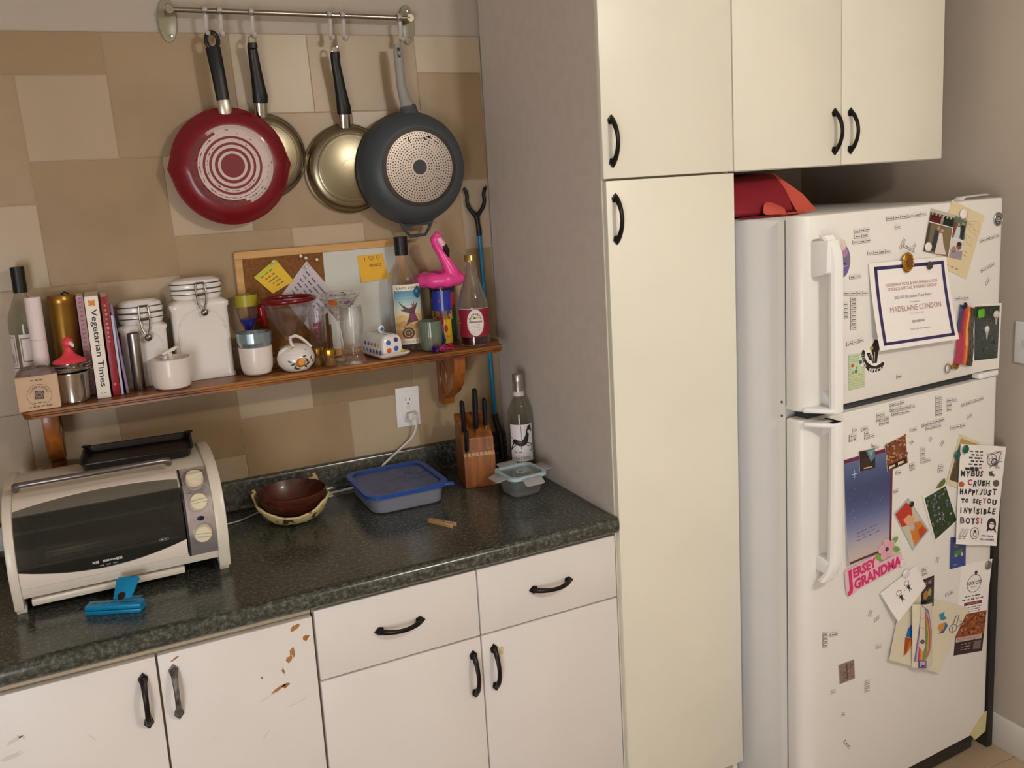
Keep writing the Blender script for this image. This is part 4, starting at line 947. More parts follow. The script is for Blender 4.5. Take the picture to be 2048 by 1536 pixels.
a.poly([(.15,.74),(.30,.66),(.48,.60),(.62,.63),(.80,.70),(.72,.60),(.66,.53),(.72,.44),(.78,.38),(.60,.37),(.46,.36),(.38,.31),(.40,.38),(.46,.44),(.50,.52),(.38,.54),(.22,.58),(.33,.60)],'#5d3a44',5)
a.poly([(.48,.50),(.60,.52),(.74,.44),(.70,.38),(.52,.40)],'#7a3f66',6); a.poly([(.60,.62),(.56,.70),(.62,.66),(.66,.72),(.66,.62)],'#8a5a44',5.5)
a.disc(.42,.19,.19,'#3c2c20',5,ry=.095,n=24); a.ring(.42,.19,.10,.14,'#a8814a',6,a=.5); a.ring(.42,.19,.02,.05,'#a8814a',6,a=.5)
a.line([(.3,.28),(.38,.34),(.48,.36)],.02,'#3c2c20',5,a=.5); a.text('SAUVIGNON BLANC',.06,.025,.94,.065,'#8a7a60',2)
a.build('label',lb)
# ribbed green cup
x, y = -.2560,-.1215
t = thing('ribbed_cup','small grey-green ribbed cup in front of the painted vase','cup',(x,y,SZ))
MB().lathe([(0,0),(.021,0),(.026,.004),(.0305,.022),(.0318,.045),(.0318,.082),(.0300,.083),(.0290,.045),(.026,.018),(0,.010)],96,wob=lambda a: 1+.012*math.cos(24*a)).build('cup_body',mat('sage_glass','#6f7a6a',.2,trans=.12,coat=.4),t)
# wrapped sweet
t = thing('wrapped_sweet','purple and pink foil-wrapped sweet on the shelf edge by the ribbed cup','sweet',(-.2400,-.1650,SZ+.0105),.15)
R = random.Random(6)
b = bmesh.new(); bmesh.ops.create_icosphere(b,subdivisions=2,radius=.0115)
for v in b.verts: v.co *= R.uniform(.9,1.05); v.co.x *= 1.25; v.co.z = max(v.co.z,-.0103)
MB().bm(b).build('sweet',mat('purple_foil','#7c3f86',.22,metal=.7,var=.6,vscale=90,col2='#c23a6a'),t,angle=5)
for s_, m_ in ((-1,mat('violet_foil','#6a3a8a',.25,metal=.6)),(1,mat('crimson_foil','#b02a4e',.25,metal=.6))):
    vs = []; n = 12
    for j,(xx,rr) in enumerate(((.012,.004),(.018,.008),(.028,.012))):
        for i in range(n): q = 2*PI*i/n; r2 = rr*(1+.25*((i%2)*2-1)*(j>0)); vs.append((s_*xx,r2*math.cos(q),max(-.0102,r2*math.sin(q)*.8)))
    MB().add(vs,[(j*n+i,j*n+(i+1)%n,(j+1)*n+(i+1)%n,(j+1)*n+i) for j in range(2) for i in range(n)]).build('twisted_end',m_,t,angle=5)
# painted vase with dark red lid and inflatable flamingo on top
x, y = -.1855,-.0475
t = thing('painted_vase','clear vase painted in bold blue, yellow, red and green patches','vase',(x,y,SZ))
MB().lathe(shell([(.032,0),(.034,.003),(.0335,.080),(.0345,.160)],.002,.006),44).build('glass_body',M_glass,t)
def vf(u,v,l): 
    an = face(-.1855,-.0475)+(u-.5)*2*PI; r = .0350+l; return (r*math.cos(an),r*math.sin(an),.006+v*.150)
a = Art(fn=vf, step=(.03,None)); R = random.Random(31)
a.rect(0,0,1,1,'#1f3b2a',1)
G=['#143f24','#1c2f8c','#d8a21a','#b3281c','#1a5a30','#26409a','#c98f18']
for (u0,v0,u1,v1,c) in ((.0,0,.18,1,'#6a1a1c'),(.12,.0,.30,1,'#3f1416'),(.28,0,.36,.95,'#17492a'),(.36,.5,.62,1,'#22359c'),(.34,.45,.62,.62,'#d9a51e'),(.40,.0,.50,.5,'#22359c'),(.48,.1,.60,.55,'#d9a51e'),(.60,0,.72,.7,'#1a4a2a'),(.60,.62,.76,.95,'#c22c20'),(.50,.0,.60,.14,'#e0b02a'),(.74,0,.86,1,'#22359c'),(.86,.3,1,1,'#1a5a30'),(.86,0,1,.3,'#d9a51e')):
    p = [(u0,v0),(u1,v0+.03*R.uniform(-1,1)),(u1+.01*R.uniform(-1,1),(v0+v1)/2),(u1,v1),(u0,v1),(u0+.015*R.uniform(-1,1),(v0+v1)/2)]
    a.poly([(min(1,max(0,q[0])),min(1,max(0,q[1]))) for q in p],c,2)
a.disc(.45,.42,.05,'#b3281c',3,ry=.09); a.disc(.52,.28,.025,'#a8401c',3,ry=.07); a.poly([(.62,.62),(.66,.70),(.74,.95),(.64,.9)],'#c22c20',3)
for i in range(14): a.disc(R.random(),R.random(),.012,R.choice(G),4,ry=.03,n=8)
a.build('painted_patches',t,PRINTG)
MB().lathe([(0,.158),(.036,.158),(.0375,.160),(.0375,.1665),(.035,.168),(0,.168)],40).build('lid',mat('maroon_lid','#5d1420',.35),t)
ff = thing('inflatable_flamingo','hot pink inflatable flamingo drink ring sitting on the painted vase','inflatable',(-.2000,-.0800,SZ+.1685),-.0)
M_pink = mat('hot_pink_vinyl','#f0479a',.28)
mb = MB(); RR = .0475; n1_, n2_ = 44, 16; vs = []; fs = []
for i in range(n1_):
    q = 2*PI*i/n1_; tr = .0210+.0016*math.cos(q*8)
    for j in range(n2_):
        p = 2*PI*j/n2_; vs.append(((RR+tr*math.cos(p))*math.cos(q),(RR+tr*math.cos(p))*math.sin(q),.0205+tr*.95*math.sin(p)))
fs = [(i*n2_+j,((i+1)%n1_)*n2_+j,((i+1)%n1_)*n2_+(j+1)%n2_,i*n2_+(j+1)%n2_) for i in range(n1_) for j in range(n2_)]
mb.add(vs,fs); mb.build('ring',M_pink,ff,angle=80)
# neck rises from the front of the ring, leans back left, head drooping forward with a black-tipped beak
nk = [(.020,-.040,.020),(.016,-.044,.045),(.005,-.040,.070),(-.007,-.036,.096),(-.016,-.034,.116),(-.020,-.036,.132),(-.014,-.042,.142),(-.007,-.047,.139)]
nb = MB().tube(nk,[.022,.019,.0150,.0130,.0138,.0150,.0125,.006],16).build('neck_and_head',M_pink,ff,angle=80)
MB().tube([(-.015,-.045,.134),(-.007,-.049,.120),(.001,-.050,.106)],[.0085,.0088,.0075],14).build('beak',mat('pale_pink_vinyl','#f3a9c6',.3),nb)
MB().tube([(-.003,-.051,.115),(.005,-.0515,.100),(.010,-.050,.082)],[.0078,.0082,.002],14).build('beak_tip',M_blackp,nb)
MB().sphere((-.0265,-.046,.133),.0023,8).build('eye',M_blackp,nb)
a = Art(fn=lambda u,v,l: (u,v,.0412+l)); a.line([(-.058,-.030),(-.040,-.036),(-.022,-.030),(-.005,-.046)],.0012,'#7a1f4a',1); a.build('wing_line',ff)
# red syrup bottle
x, y = -.1260,-.1230
rz = thing('syrup_bottle','glass syrup bottle with gold cap and crimson label at the right end of the shelf','bottle',(x,y,SZ))
MB().lathe(shell([(.039,0),(.0420,.004),(.0425,.012),(.0422,.100),(.0415,.120),(.032,.150),(.0215,.182),(.0165,.208),(.0145,.228),(.0140,.240)],.003,.006),44).build('glass_body',M_glass,rz)
MB().lathe([(0,.0065),(.0385,.0065),(.0392,.012),(.0392,.026),(0,.026)],36).build('syrup',mat('dark_red_syrup','#3c0410',.08),rz)
MB().lathe([(.0145,.233),(.0165,.233),(.0168,.236),(.0160,.238),(.0160,.250),(.015,.2515),(0,.2515),(0,.2495),(.0145,.2495)],28,wob=lambda a:1+.01*math.cos(30*a)).build('cap',mat('gold_cap','#b0925a',.3,metal=.8),rz)
a = Art(fn=cyl_fn(.0428,.078,2.6,face(x,y)+.12,.028), step=(.04,None))
a.rect(0,0,1,1,'#8e1430',1).rect(0,.985,1,1,'#d9cfc0',2); a.disc(.5,.50,.215,'#e9dfd6',2,ry=.47,n=36); a.ring(.5,.5,.195,.20,'#b9a79c',3,a=2.18)
a.text("ROSE'S",0,0,0,0,'#3a3a30',3,bold=.02,arc=(.5,.47,.135,.175,2.75,.40,2.2))
a.disc(.48,.67,.035,'#4f6a1c',3,ry=.045); a.disc(.53,.665,.03,'#c9b53a',4,ry=.04); a.poly([(.42,.64),(.45,.69),(.47,.65)],'#3f5a1c',3); a.poly([(.57,.66),(.60,.70),(.59,.64)],'#3f5a1c',3)
a.text('GRENADINE',.335,.50,.665,.565,'#3a2a2a',3,bold=.04)
for i in range(6): a.scrib(.37+.012*abs(i-2),.43-.06*i,.63-.012*abs(i-2),.455-.06*i,'#8d7d78',3,4,seed=i,h=.7)
a.scrib(.04,.2,.16,.8,'#c98a92',2,1,seed=9,h=.1)
a.build('label',rz)

# ================================================================ wall outlet and cord
ol = thing('wall_outlet','white double outlet plate on the tiles under the shelf','outlet',(-0.2979,0,1.1103),(0,.02,0))
MB().box(-.0355,.0355,-.005,0,-.0575,.0575,.003).build('cover_plate',M_fwhite,ol)
MB().box(-.0172,.0172,-.0072,-.004,-.0335,.0335,.0012).build('receptacle',M_fwhite,ol)
a = Art(fn=lambda u,v,l: (u,-.0073-l,v))
for v in (.018,): a.rect(-.0075,v,-.0058,v+.0085,'#222').rect(.0045,v+.001,.0062,v+.0085,'#222').disc(-.0006,v-.0075,.0027,'#222')
a.rect(-.006,-.004,.006,.004,'#dedbd6').rect(-.006,.0045,.006,.005,'#a8a49e').rect(-.006,-.0055,.006,-.005,'#a8a49e'); a.build('slots',ol)
MB().lathe([(0,0),(.0028,0),(.0025,.001),(0,.001)],10,M=Tr(0,-.005,.048)@RX).build('screw',M_fwhite,ol)
cp = [(-0.2933,-0.02,1.0856),(-0.2896,-0.03,1.0812),(-0.2866,-0.034,1.0609),(-0.2997,-0.034,1.0307),(-0.332,-0.034,1.0054),(-0.3707,-0.036,0.9805),(-0.4035,-0.04,0.9584),(-.42,-.044,.938),(-.47,-.046,.921),(-.52,-.048,.9175),(-.565,-.054,.9170),(-0.5611,-0.0779,0.9168),(-.64,-.060,.9168),(-.70,-.050,.9168),(-0.7823,-0.1058,0.9168),(-0.8128,-0.1226,0.9168),(-.825,-.125,.9168),(-.852,-.150,.925),(-.868,-.165,.935)]
cord = thing('power_cord','white power cord plugged into the outlet, running to the toaster oven','cord',(-.30,-.02,.914))
def smooth(P, n=6):
    out = []; P = [Vector(p) for p in P]
    for i in range(len(P)-1):
        p0, p1, p2, p3 = P[max(i-1,0)], P[i], P[i+1], P[min(i+2,len(P)-1)]
        for k in range(n):
            t = k/n; out.append(.5*((2*p1)+(p2-p0)*t+(2*p0-5*p1+4*p2-p3)*t*t+(3*p1-p0-3*p2+p3)*t**3))
    return out+[P[-1]]
O_ = Vector((-.30,-.02,.914))
M_cord = mat('white_cord','#ddd6cb',.45)
MB().tube([p-O_ for p in smooth(cp)],.0026,8,flat=(1.5,.8)).build('cable',M_cord,cord)
px, py, pz = (-0.2963,-0.016,1.0867)
MB().box(px-.011,px+.011,-.030,-.0075,pz-.011,pz+.010,.004,M=Tr(*(-O_))).tube([Vector((px+.004,-.028,pz+.001))-O_,Vector((px+.013,-.030,pz-.001))-O_],[.007,.0045],10).build('plug',M_cord,cord)

# ================================================================ toaster oven
OX, OY = -1.0885, -.24
ov = thing('toaster_oven','cream toaster oven with curved dark glass door and three knobs on a silver panel','toaster oven',(OX,OY,.914))
M_ovc = mat('cream_enamel','#dbd1c2',.3, bump=.03, bscale=200); M_ovw = mat('oven_door_enamel','#e2d5c8',.3)
prf = [(.140,.030),(.140,.205),(.115,.222),(.060,.232),(-.010,.236),(-.070,.232),(-.115,.222),(-.150,.203),(-.173,.175),(-.186,.140),(-.190,.105),(-.187,.075),(-.180,.050),(-.174,.036)]
def ostrip(off):
    r = []; n = len(prf)
    for i in range(n):
        a_, b_ = Vector(prf[max(i-1,0)]), Vector(prf[min(i+1,n-1)]); d_ = (b_-a_).normalized(); pass
        # outward normal for this winding (back, over the top, down the front)
        p = Vector(prf[i])+Vector((d_.y,-d_.x))*off; r.append((p.x,p.y))
    return r
# end panels
for s_, nm in ((-1,'end_panel'),(1,'end_panel')):
    e = ostrip(.006); x0, x1 = (-.2145,-.196) if s_<0 else (.190,.2145)
    e = [(y,z) for y,z in e]; e = [(e[0][0],.012)]+e+[(e[-1][0]+.002,.012)]
    MB().prism(e,x0,x1,'X',.003).build(nm,M_ovc,ov,angle=25)
for sx in (-.203,.201):
    for yy in (-.150,.115): MB().box(sx-.010,sx+.010,yy-.012,yy+.012,0,.016,.002).build('foot',M_ovc,ov)
# wrap of the body: back, top, floor, and inner cavity
it = ostrip(0)
def strip(P, x0, x1, th, name, m, parent):
    Q = []; n = len(P)
    for i in range(n):
        a_, b_ = Vector(P[max(i-1,0)]), Vector(P[min(i+1,n-1)]); d_ = (b_-a_).normalized(); p = Vector(P[i])-Vector((d_.y,-d_.x))*th; Q.append((p.x,p.y))
    vs = [(x,y,z) for x in (x0,x1) for y,z in P+Q[::-1]]; k = 2*n
    fs = [(i,(i+1)%k,k+(i+1)%k,k+i) for i in range(k)]+[(i,i+1,k-2-i,k-1-i) for i in range(n-1)]+[(k+i+1,k+i,k+k-1-i,k+k-2-i) for i in range(n-1)]
    return MB().add(vs,fs).build(name,m,parent,angle=25)
strip(it[:8],-.197,.191,.006,'body_wrap',M_ovc,ov)
MB().box(-.197,.191,-.150,.140,.030,.036,.001).build('body_floor',mat('dark_cavity','#57534a',.4,metal=.4),ov)
MB().box(-.197,.130,.10,.105,.036,.215).box(.126,.130,-.15,.10,.036,.20).build('cavity_lining',mat('dark_cavity','#57534a',.4,metal=.4),ov)
# front surface parametrised by x and s (0 at the top of the front, 1 at its bottom)
FRT = it[5:]; seg = [0]
for i in range(1,len(FRT)): seg.append(seg[-1]+math.dist(FRT[i],FRT[i-1]))
def fpt(s_, l):
    d = max(0,min(1,s_))*seg[-1]; i = 0
    while i < len(seg)-2 and seg[i+1] < d: i += 1
    t = (d-seg[i])/(seg[i+1]-seg[i]); p = Vector(FRT[i])*(1-t)+Vector(FRT[i+1])*t
    def nrm(j):
        a_, b_ = Vector(FRT[max(j-1,0)]), Vector(FRT[min(j+1,len(FRT)-1)]); d_ = (b_-a_).normalized(); return Vector((d_.y,-d_.x))
    n_ = (nrm(i)*(1-t)+nrm(i+1)*t).normalized(); q = p+n_*l; return q.x, q.y
def front_fn(x0, x1, s0, s1, base):
    def fn(u,v,l):
        y, z = fpt(s1+(s0-s1)*v, base+l); return (x0+(x1-x0)*u, y, z)
    return fn
S0, S1 = .13, .905
DX0, DX1 = -.1955, .1275
fnD = front_fn(DX0,DX1,S0,S1,.0045)
# door frame, upper and lower enamel bands
dr = sheet('door',front_fn(DX0,DX1,S0,S1,.0025),M_ovw,ov,14,24,.002,outline=[(0,0),(1,0)]+[(1-i/14, .185-.125*math.sin(PI*i/14)**.9 if 0<i<14 else .185) for i in range(15)])
dr['label'] = 'lower cream enamel band of the door'
topb = [(0,1),(0,.81)]+[(i/14,.81+.05*i/14+.085*math.sin(PI*i/14)**.8) for i in range(1,14)]+[(1,.86),(1,1)]
o = sheet('door_band',front_fn(DX0,DX1,S0,S1,.0025),M_ovw,dr,14,24,.002,outline=topb[::-1])
o = sheet('door_glass',front_fn(DX0+.001,DX1-.001,S0+.01,S1-.01,.0012),mat('smoked_glass','#55554c',.07,trans=.75,ior=1.5,alpha=.68),dr,20,40,.003)
a = Art(fn=front_fn(DX0,DX1,S0,S1,.0030), step=(.1,.03))
a.ring(.86,.235,.028,.031,'#9a978d',1,a=.55); a.scrib(.84,.225,.88,.245,'#9a978d',1,1,seed=2,h=.8)
a.scrib(.42,.120,.60,.155,'#b5b2a8',1,3,seed=11,h=.9); a.scrib(.46,.085,.58,.105,'#8d8a80',1,3,seed=12,h=.8)
a.build('door_marks',dr)
# rack inside, seen through the glass
mb = MB(); mb.tube([(-.17,-.135,.085),(.115,-.135,.085)],.0022,6); mb.tube([(-.17,.085,.085),(.115,.085,.085)],.0022,6)
for i in range(14): mb.tube([(-.165+i*.0213,-.135,.087),(-.165+i*.0213,.085,.087)],.0014,6)
o = mb.build('wire_rack',M_chrome,ov); o['kind'] = 'stuff'
MB().box(-.150,.10,-.11,.07,.090,.096,.003).box(-.150,.10,-.112,-.108,.090,.104,.001).build('baking_tray',mat('tray_steel','#8d8878',.3,metal=1),ov)
# lower apron and crumb tray
fa = front_fn(-.197,.191,S1+.005,1.0,.001); sheet('front_apron',fa,M_ovc,ov,4,4,.006)
MB().box(-.182,.118,-.176,-.10,.016,.031,.003).build('crumb_tray',M_ovc,ov)
# control panel
fp = front_fn(.1300,.1895,S0-.005,S1+.02,.002); sheet('control_panel',fp,mat('silver_panel','#bdb4b5',.27,metal=.7),ov,4,24,.004)
a = Art(fn=front_fn(.1300,.1895,S0-.005,S1+.02,.0024), step=(None,.03))
a.rect(0,0,.07,1,'#1d1a1b',.2)
a.ring(.52,.80,.36,.385,'#6f686b',.5,a=.37); a.ring(.52,.80,.44,.455,'#6f686b',.5,a=.37)
for i in range(9):
    for cv in (.80,.545,.24): q = PI*(.15+.7*i/8)*(-1 if i%2 else 1); a.disc(.53+.42*math.cos(q),cv+.155*math.sin(q),.012,'#4a4548',1,ry=.004,n=6)
a.line([(.16,.655),(.34,.66)],.012,'#4a4548',1,a=.37); a.build('panel_marks',ov)
for v in (.80,.545,.24):
    y, z = fpt((S1+.02)+(S0-.005-S1-.02)*v,.002); y2, z2 = fpt((S1+.02)+(S0-.005-S1-.02)*v,.022)
    d_ = Vector((0,y2-y,z2-z)).normalized(); rot = d_.to_track_quat('Z','X').to_matrix().to_4x4(); Mx = Tr(.1615,y,z)@rot
    k = MB().lathe([(0,0),(.0195,0),(.0195,.004),(.0185,.012),(.0165,.0145),(0,.015)],36,M=Mx).build('knob',mat('cream_knob','#d9ceb4',.35),ov)
    MB().box(-.0028,.0028,-.0175,.0175,.012,.0205,.0015,M=Mx@Rt(.05,'Z') if v!=.24 else Mx@Rt(-.12,'Z')).build('grip_ridge',mat('cream_knob','#d9ceb4',.35),k)
y, z = fpt((S1+.02)+(S0-.005-S1-.02)*.385,.003); MB().sphere((.1615,y,z),.006,14,sc=(1.3,.4,.9)).build('indicator_lamp',mat('dark_blue_lens','#0e1238',.15),ov)
# door handle bar
mb = MB(); hy, hz = fpt(S0+.015,.036)
mb.tube([(-.186,hy+.018,hz-.012),(-.184,hy+.004,hz-.003),(-.176,hy,hz),(.104,hy,hz),(.112,hy+.004,hz-.003),(.115,hy+.020,hz-.012)],[.0085,.0085,.0062,.0062,.0085,.0085],12)
mb.build('door_handle',mat('gunmetal_bar','#77706f',.28,metal=.8),dr)
# griddle tray on top
gt = thing('griddle_tray','black shallow griddle tray lying on the toaster oven','tray',(-1.029,-.205,1.1520),(.0,0,-.06))
ol4 = rrect(-.121,.121,-.078,.090,.018,4); mb = MB(); k = len(ol4)
rows = [(.0,.93),(.014,.97),(.017,1.0),(.019,1.0),(.018,.965),(.009,.93),(.005,.90)]
vs = [(p[0]*s_,(p[1]-.006)*s_+.006,z) for z,s_ in rows for p in ol4]
mb.add(vs,[(i*k+q,i*k+(q+1)%k,(i+1)*k+(q+1)%k,(i+1)*k+q) for i in range(6) for q in range(k)]+[tuple(range(k))[::-1],tuple(6*k+q for q in range(k))])
mb.build('tray',mat('black_nonstick','#15100e',.32,bump=.1,bscale=300),gt,angle=40)
for sx in (-1,1): MB().prism([(sx*.110,.070),(sx*.126,.084),(sx*.121,.094),(sx*.104,.088)],.017,.021,'Z',.001).build('tab_handle',M_blackp,gt)

# ================================================================ blue bag clip
M_blue = mat('bright_blue_plastic','#0d86b8',.3)
cl = thing('bag_clip','bright blue plastic bag clip lying on the worktop in front of the oven','clip',(-1.1150,-.492,.914),-.42)
MB().box(-.0565,.0565,-.017,.013,.0,.0085,.002).build('lower_jaw',M_blue,cl)
j2 = MB().box(-.0565,.0565,-.0165,.0115,.0095,.0185,.002).box(-.050,.050,-.0175,-.0160,.0112,.0125).build('upper_jaw',M_blue,cl)
MB().prism([(-.018,.008),(.018,.008),(.024,.055),(.020,.060),(-.020,.060),(-.024,.055)],0,.004,'Z',.001,M=Tr(.012,0,.016)@Rt(.55,'X')).build('upper_lever',M_blue,cl)
MB().prism([(-.018,.006),(.018,.006),(.026,.045),(-.026,.045)],0,.003,'Z',.001,M=Tr(.012,.002,.004)@Rt(.05,'X')).build('lower_lever',M_blue,cl)
MB().lathe([(0,0),(.0085,0),(.008,.002),(0,.0028)],18,M=Tr(.010,.010,.026)@Rt(.55,'X')).build('rivet',mat('dark_bronze','#4a3a2c',.35,metal=.8),cl)
a = Art(fn=lambda u,v,l: (u,v,.0186+l)); a.scrib(-.045,-.008,.045,.004,'#0a6f9c',1,5,seed=3,h=.7); a.build('moulded_text',cl)

# ================================================================ wooden bowl in quilted cosy
bx_, by_ = -.6835, -.178
bw = thing('wooden_bowl','dark wooden bowl nested in a cream quilted cosy','bowl',(bx_,by_,.9215))
MB().lathe([(0,0),(.030,0),(.050,.008),(.072,.028),(.0845,.054),(.0875,.068),(.0850,.070),(.0805,.056),(.066,.028),(.044,.013),(0,.009)],56).build('bowl_body',wood_mat('dark_walnut','#2a0f08','#5a2716',.35,'X',10,.2),bw)
cz = thing('bowl_cosy','cream quilted cloth cosy with brown marks and upturned corners, under the wooden bowl','cosy',(bx_,by_,.914))
vs = []; n = 72; rows = [(0,0,0),(.030,0,0),(.055,.004,0),(.076,.020,.3),(.089,.044,.7),(.0945,.058,1)]
def crn(q):
    s_ = 0
    for c_, h_ in ((2.75,.025),(.72,.029),(-.78,.004),(-2.4,.0)): s_ += h_*math.exp(-(((q-c_+PI)%(2*PI)-PI)/.17)**2)
    return s_ - .026*math.exp(-(((q+1.75+PI)%(2*PI)-PI)/.9)**2)
R = random.Random(8)
for t_ in (0,1):
    for r, z, f in rows:
        for i in range(n):
            q = 2*PI*i/n; c_ = crn(q)*f; wv = .0012*math.sin(q*14+z*90)
            rr = r-.004*t_*(r>.04)+wv+max(0,c_)*.30; vs.append((rr*math.cos(q),rr*math.sin(q),max(.0+.003*t_,z+c_+.003*t_)))
k = len(rows); fs = []
for t_ in (0,1):
    o0 = t_*k*n
    for j in range(k-1): fs += [(o0+j*n+i,o0+j*n+(i+1)%n,o0+(j+1)*n+(i+1)%n,o0+(j+1)*n+i)[::1 if t_==0 else -1] for i in range(n)]
fs += [((k-1)*n+i,(k-1)*n+(i+1)%n,2*k*n-n+(i+1)%n,2*k*n-n+i) for i in range(n)]
mc = mat('quilted_cream_cloth','#d8c48f',.85, var=1, vscale=42, col2='#5a3b22', bump=.5, bscale=90, detail=1)
for nd in mc.node_tree.nodes:
    if nd.type == 'VALTORGB': nd.color_ramp.elements[0].position = .36; nd.color_ramp.elements[1].position = .42
MB().add(vs,fs).build('cloth',mc,cz,angle=80)

# ================================================================ blue-lidded container
bxt = thing('storage_box','frosted plastic storage box with a blue lid on the worktop','container',(-.405,-.178,.9146),-.0)
M_frost = mat('frosted_plastic','#b4b9c8',.3,trans=.55,ior=1.2,alpha=.85)
ol5 = rrect(-.5,.5,-.5,.5,.16,5); k = len(ol5)
rows = [(.0,.182,.204),(.003,.190,.212),(.026,.197,.216),(.046,.204,.220),(.047,.201,.217),(.026,.194,.213),(.005,.186,.208),(.004,.17,.18)]
MB().add([(p[0]*w_,p[1]*d_,z) for z,w_,d_ in rows for p in ol5],[(i*k+q,i*k+(q+1)%k,(i+1)*k+(q+1)%k,(i+1)*k+q) for i in range(7) for q in range(k)]+[tuple(range(k))[::-1],tuple(7*k+q for q in range(k))]).build('box_body',M_frost,bxt,angle=40)
def rring(outer, inner, z0, z1, name, m, parent, top_in=None):
    o1 = [(p[0]*outer[0],p[1]*outer[1]) for p in ol5]; i1 = [(p[0]*inner[0],p[1]*inner[1]) for p in ol5]; vs = [(x,y,z0) for x,y in o1]+[(x,y,z1) for x,y in o1]+[(x,y,z1) for x,y in i1]+[(x,y,z0) for x,y in i1]
    fs = []
    for a_, b_ in ((0,1),(1,2),(2,3),(3,0)): fs += [(a_*k+q,a_*k+(q+1)%k,b_*k+(q+1)%k,b_*k+q) for q in range(k)]
    return MB().add(vs,fs).build(name,m,parent,angle=40)
M_blid = mat('blue_lid_plastic','#2450a8',.3,trans=.15); 
lid = rring((.226,.240),(.196,.210),.044,.053,'lid',M_blid,bxt)
MB().prism([(p[0]*.197,p[1]*.211) for p in ol5],.0465,.0480,'Z').build('lid_panel',mat('translucent_blue_panel','#6f80b8',.2,trans=.5,ior=1.2,alpha=.65),lid)
MB().prism([(.090,-.113),(.118,-.122),(.122,-.108),(.105,-.100)],.045,.0505,'Z',.001).build('lid_tab',M_blid,lid)
a = Art(fn=lambda u,v,l: (u,v,.0482+l)); R = random.Random(5)
for i in range(7):
    p = [(.02+.06*R.random(),-.03+.08*R.random())]; d_ = R.uniform(0,6.28)
    for j in range(7): d_ += R.uniform(-.9,.9); p.append((p[-1][0]+.010*math.cos(d_),p[-1][1]+.010*math.sin(d_)))
    a.line(p,.0035+.003*R.random(),'#26407e',1)
a.build('water_streaks',lid,mat('wet_streak','#1f3274',.12))
for x_, y_, r_, c_ in ((-.050,-.060,.024,'#7a3a30'),(-.010,-.066,.021,'#8a4a34'),(-.045,-.015,.023,'#6e3830'),(.0,-.02,.018,'#8a5a3c')):
    MB().sphere((x_,y_,.0215),r_,16,sc=(1,1,.72)).build('piece_of_food',mat('food_'+c_[1:],c_,.6),bxt)

# ================================================================ clothes peg
pg = thing('clothes_peg','small pale wooden clothes peg lying near the middle of the worktop','clothes peg',(-0.3768,-0.4293,.914),-1.02)
M_peg = wood_mat('birch_peg','#b08a5e','#cfa97c',.6,'X',12)
for s_ in (1,-1):
    MB().prism([(-.039,s_*.0012),(-.039,s_*.0048),(-.010,s_*.0058),(.010,s_*.0060),(.039,s_*.0095),(.039,s_*.0062),(.014,s_*.0018),(.004,s_*.0030),(-.004,s_*.0010)],0,.0098,'Z',.0007).build('peg_half',M_peg,pg)
mb = MB(); mb.tube([(.004+.0026*math.cos(q*.9),.0026*math.sin(q*.9),.0005+.0095*q/22) for q in range(23)],.0006,5); mb.tube([(.004,.003,.0103),(.004,.0066,.0103),(.008,.0066,.0103),(.008,-.0066,.0103)],.0006,5); mb.build('spring',M_chrome,pg)

# ================================================================ knife block
kx, ky = -.2253, -.2270
kb = thing('knife_block','wooden knife block in the corner with black-handled knives','knife block',(kx,ky,.914),-.2)
M_kb = wood_mat('cherry_block','#6d3a16','#96581f',.4,'Z',8,.15)
kp = [(0,0),(0,.088),(.010,.106),(.011,.134),(.016,.139),(.108,.186),(.112,.18),(.112,0)]
MB().prism(kp,0,.087,'X',.0015,seg=1).build('block',M_kb,kb)
a = Art(fn=lambda u,v,l: (u,-.0006-l+.0115*(v-.088)/.018,v))
a.rect(.001,.0885,.086,.1055,'#b98f62',.6)
for i in range(6): a.rect(.020+.0118*i,.0895,.0215+.0118*i,.1050,'#2c1a10',2)
a.build('steak_knife_slots',kb)
def knife(x, y, z, L, tx, ty, label, r=.0118):
    t = thing('kitchen_knife',label,'knife',(0,0,0),group='black-handled knives in the wooden block')
    t.matrix_world = Matrix.Translation((kx,ky,.914))@Matrix.Rotation(-.2,4,'Z')@Matrix.Translation((x,y,z))@Matrix.Rotation(tx,4,'X')@Matrix.Rotation(ty,4,'Y')
    MB().tube([(0,0,.004),(0,0,.012),(0,-.001,L*.35),(0,0,L*.6),(0,-.0005,L*.86),(0,0,L*.97),(0,0,L)],[r*.75,r,r*.88,r*1.02,r*.95,r*.8,r*.35],12,flat=(.62,1)).build('handle',M_blackp,t)
    MB().prism([(-r*.85,.006),(r*.85,.006),(r*.85,-.012),(-r*.85,-.012)],-.0009,.0009,'X').build('blade',M_chrome,t)
knife(.0105,.028,.150,.090,.03,-.02,'knife standing at the left of the block top, mid-length handle')
knife(.044,.032,.152,.116,.0,.03,'tallest knife in the middle of the block top',.0138)
knife(.0725,.040,.156,.080,.0,.02,'short-handled knife at the right of the block top')
knife(.0090,.000,.101,.066,.14,.0,'small knife in the lower front row of the block',.0100)

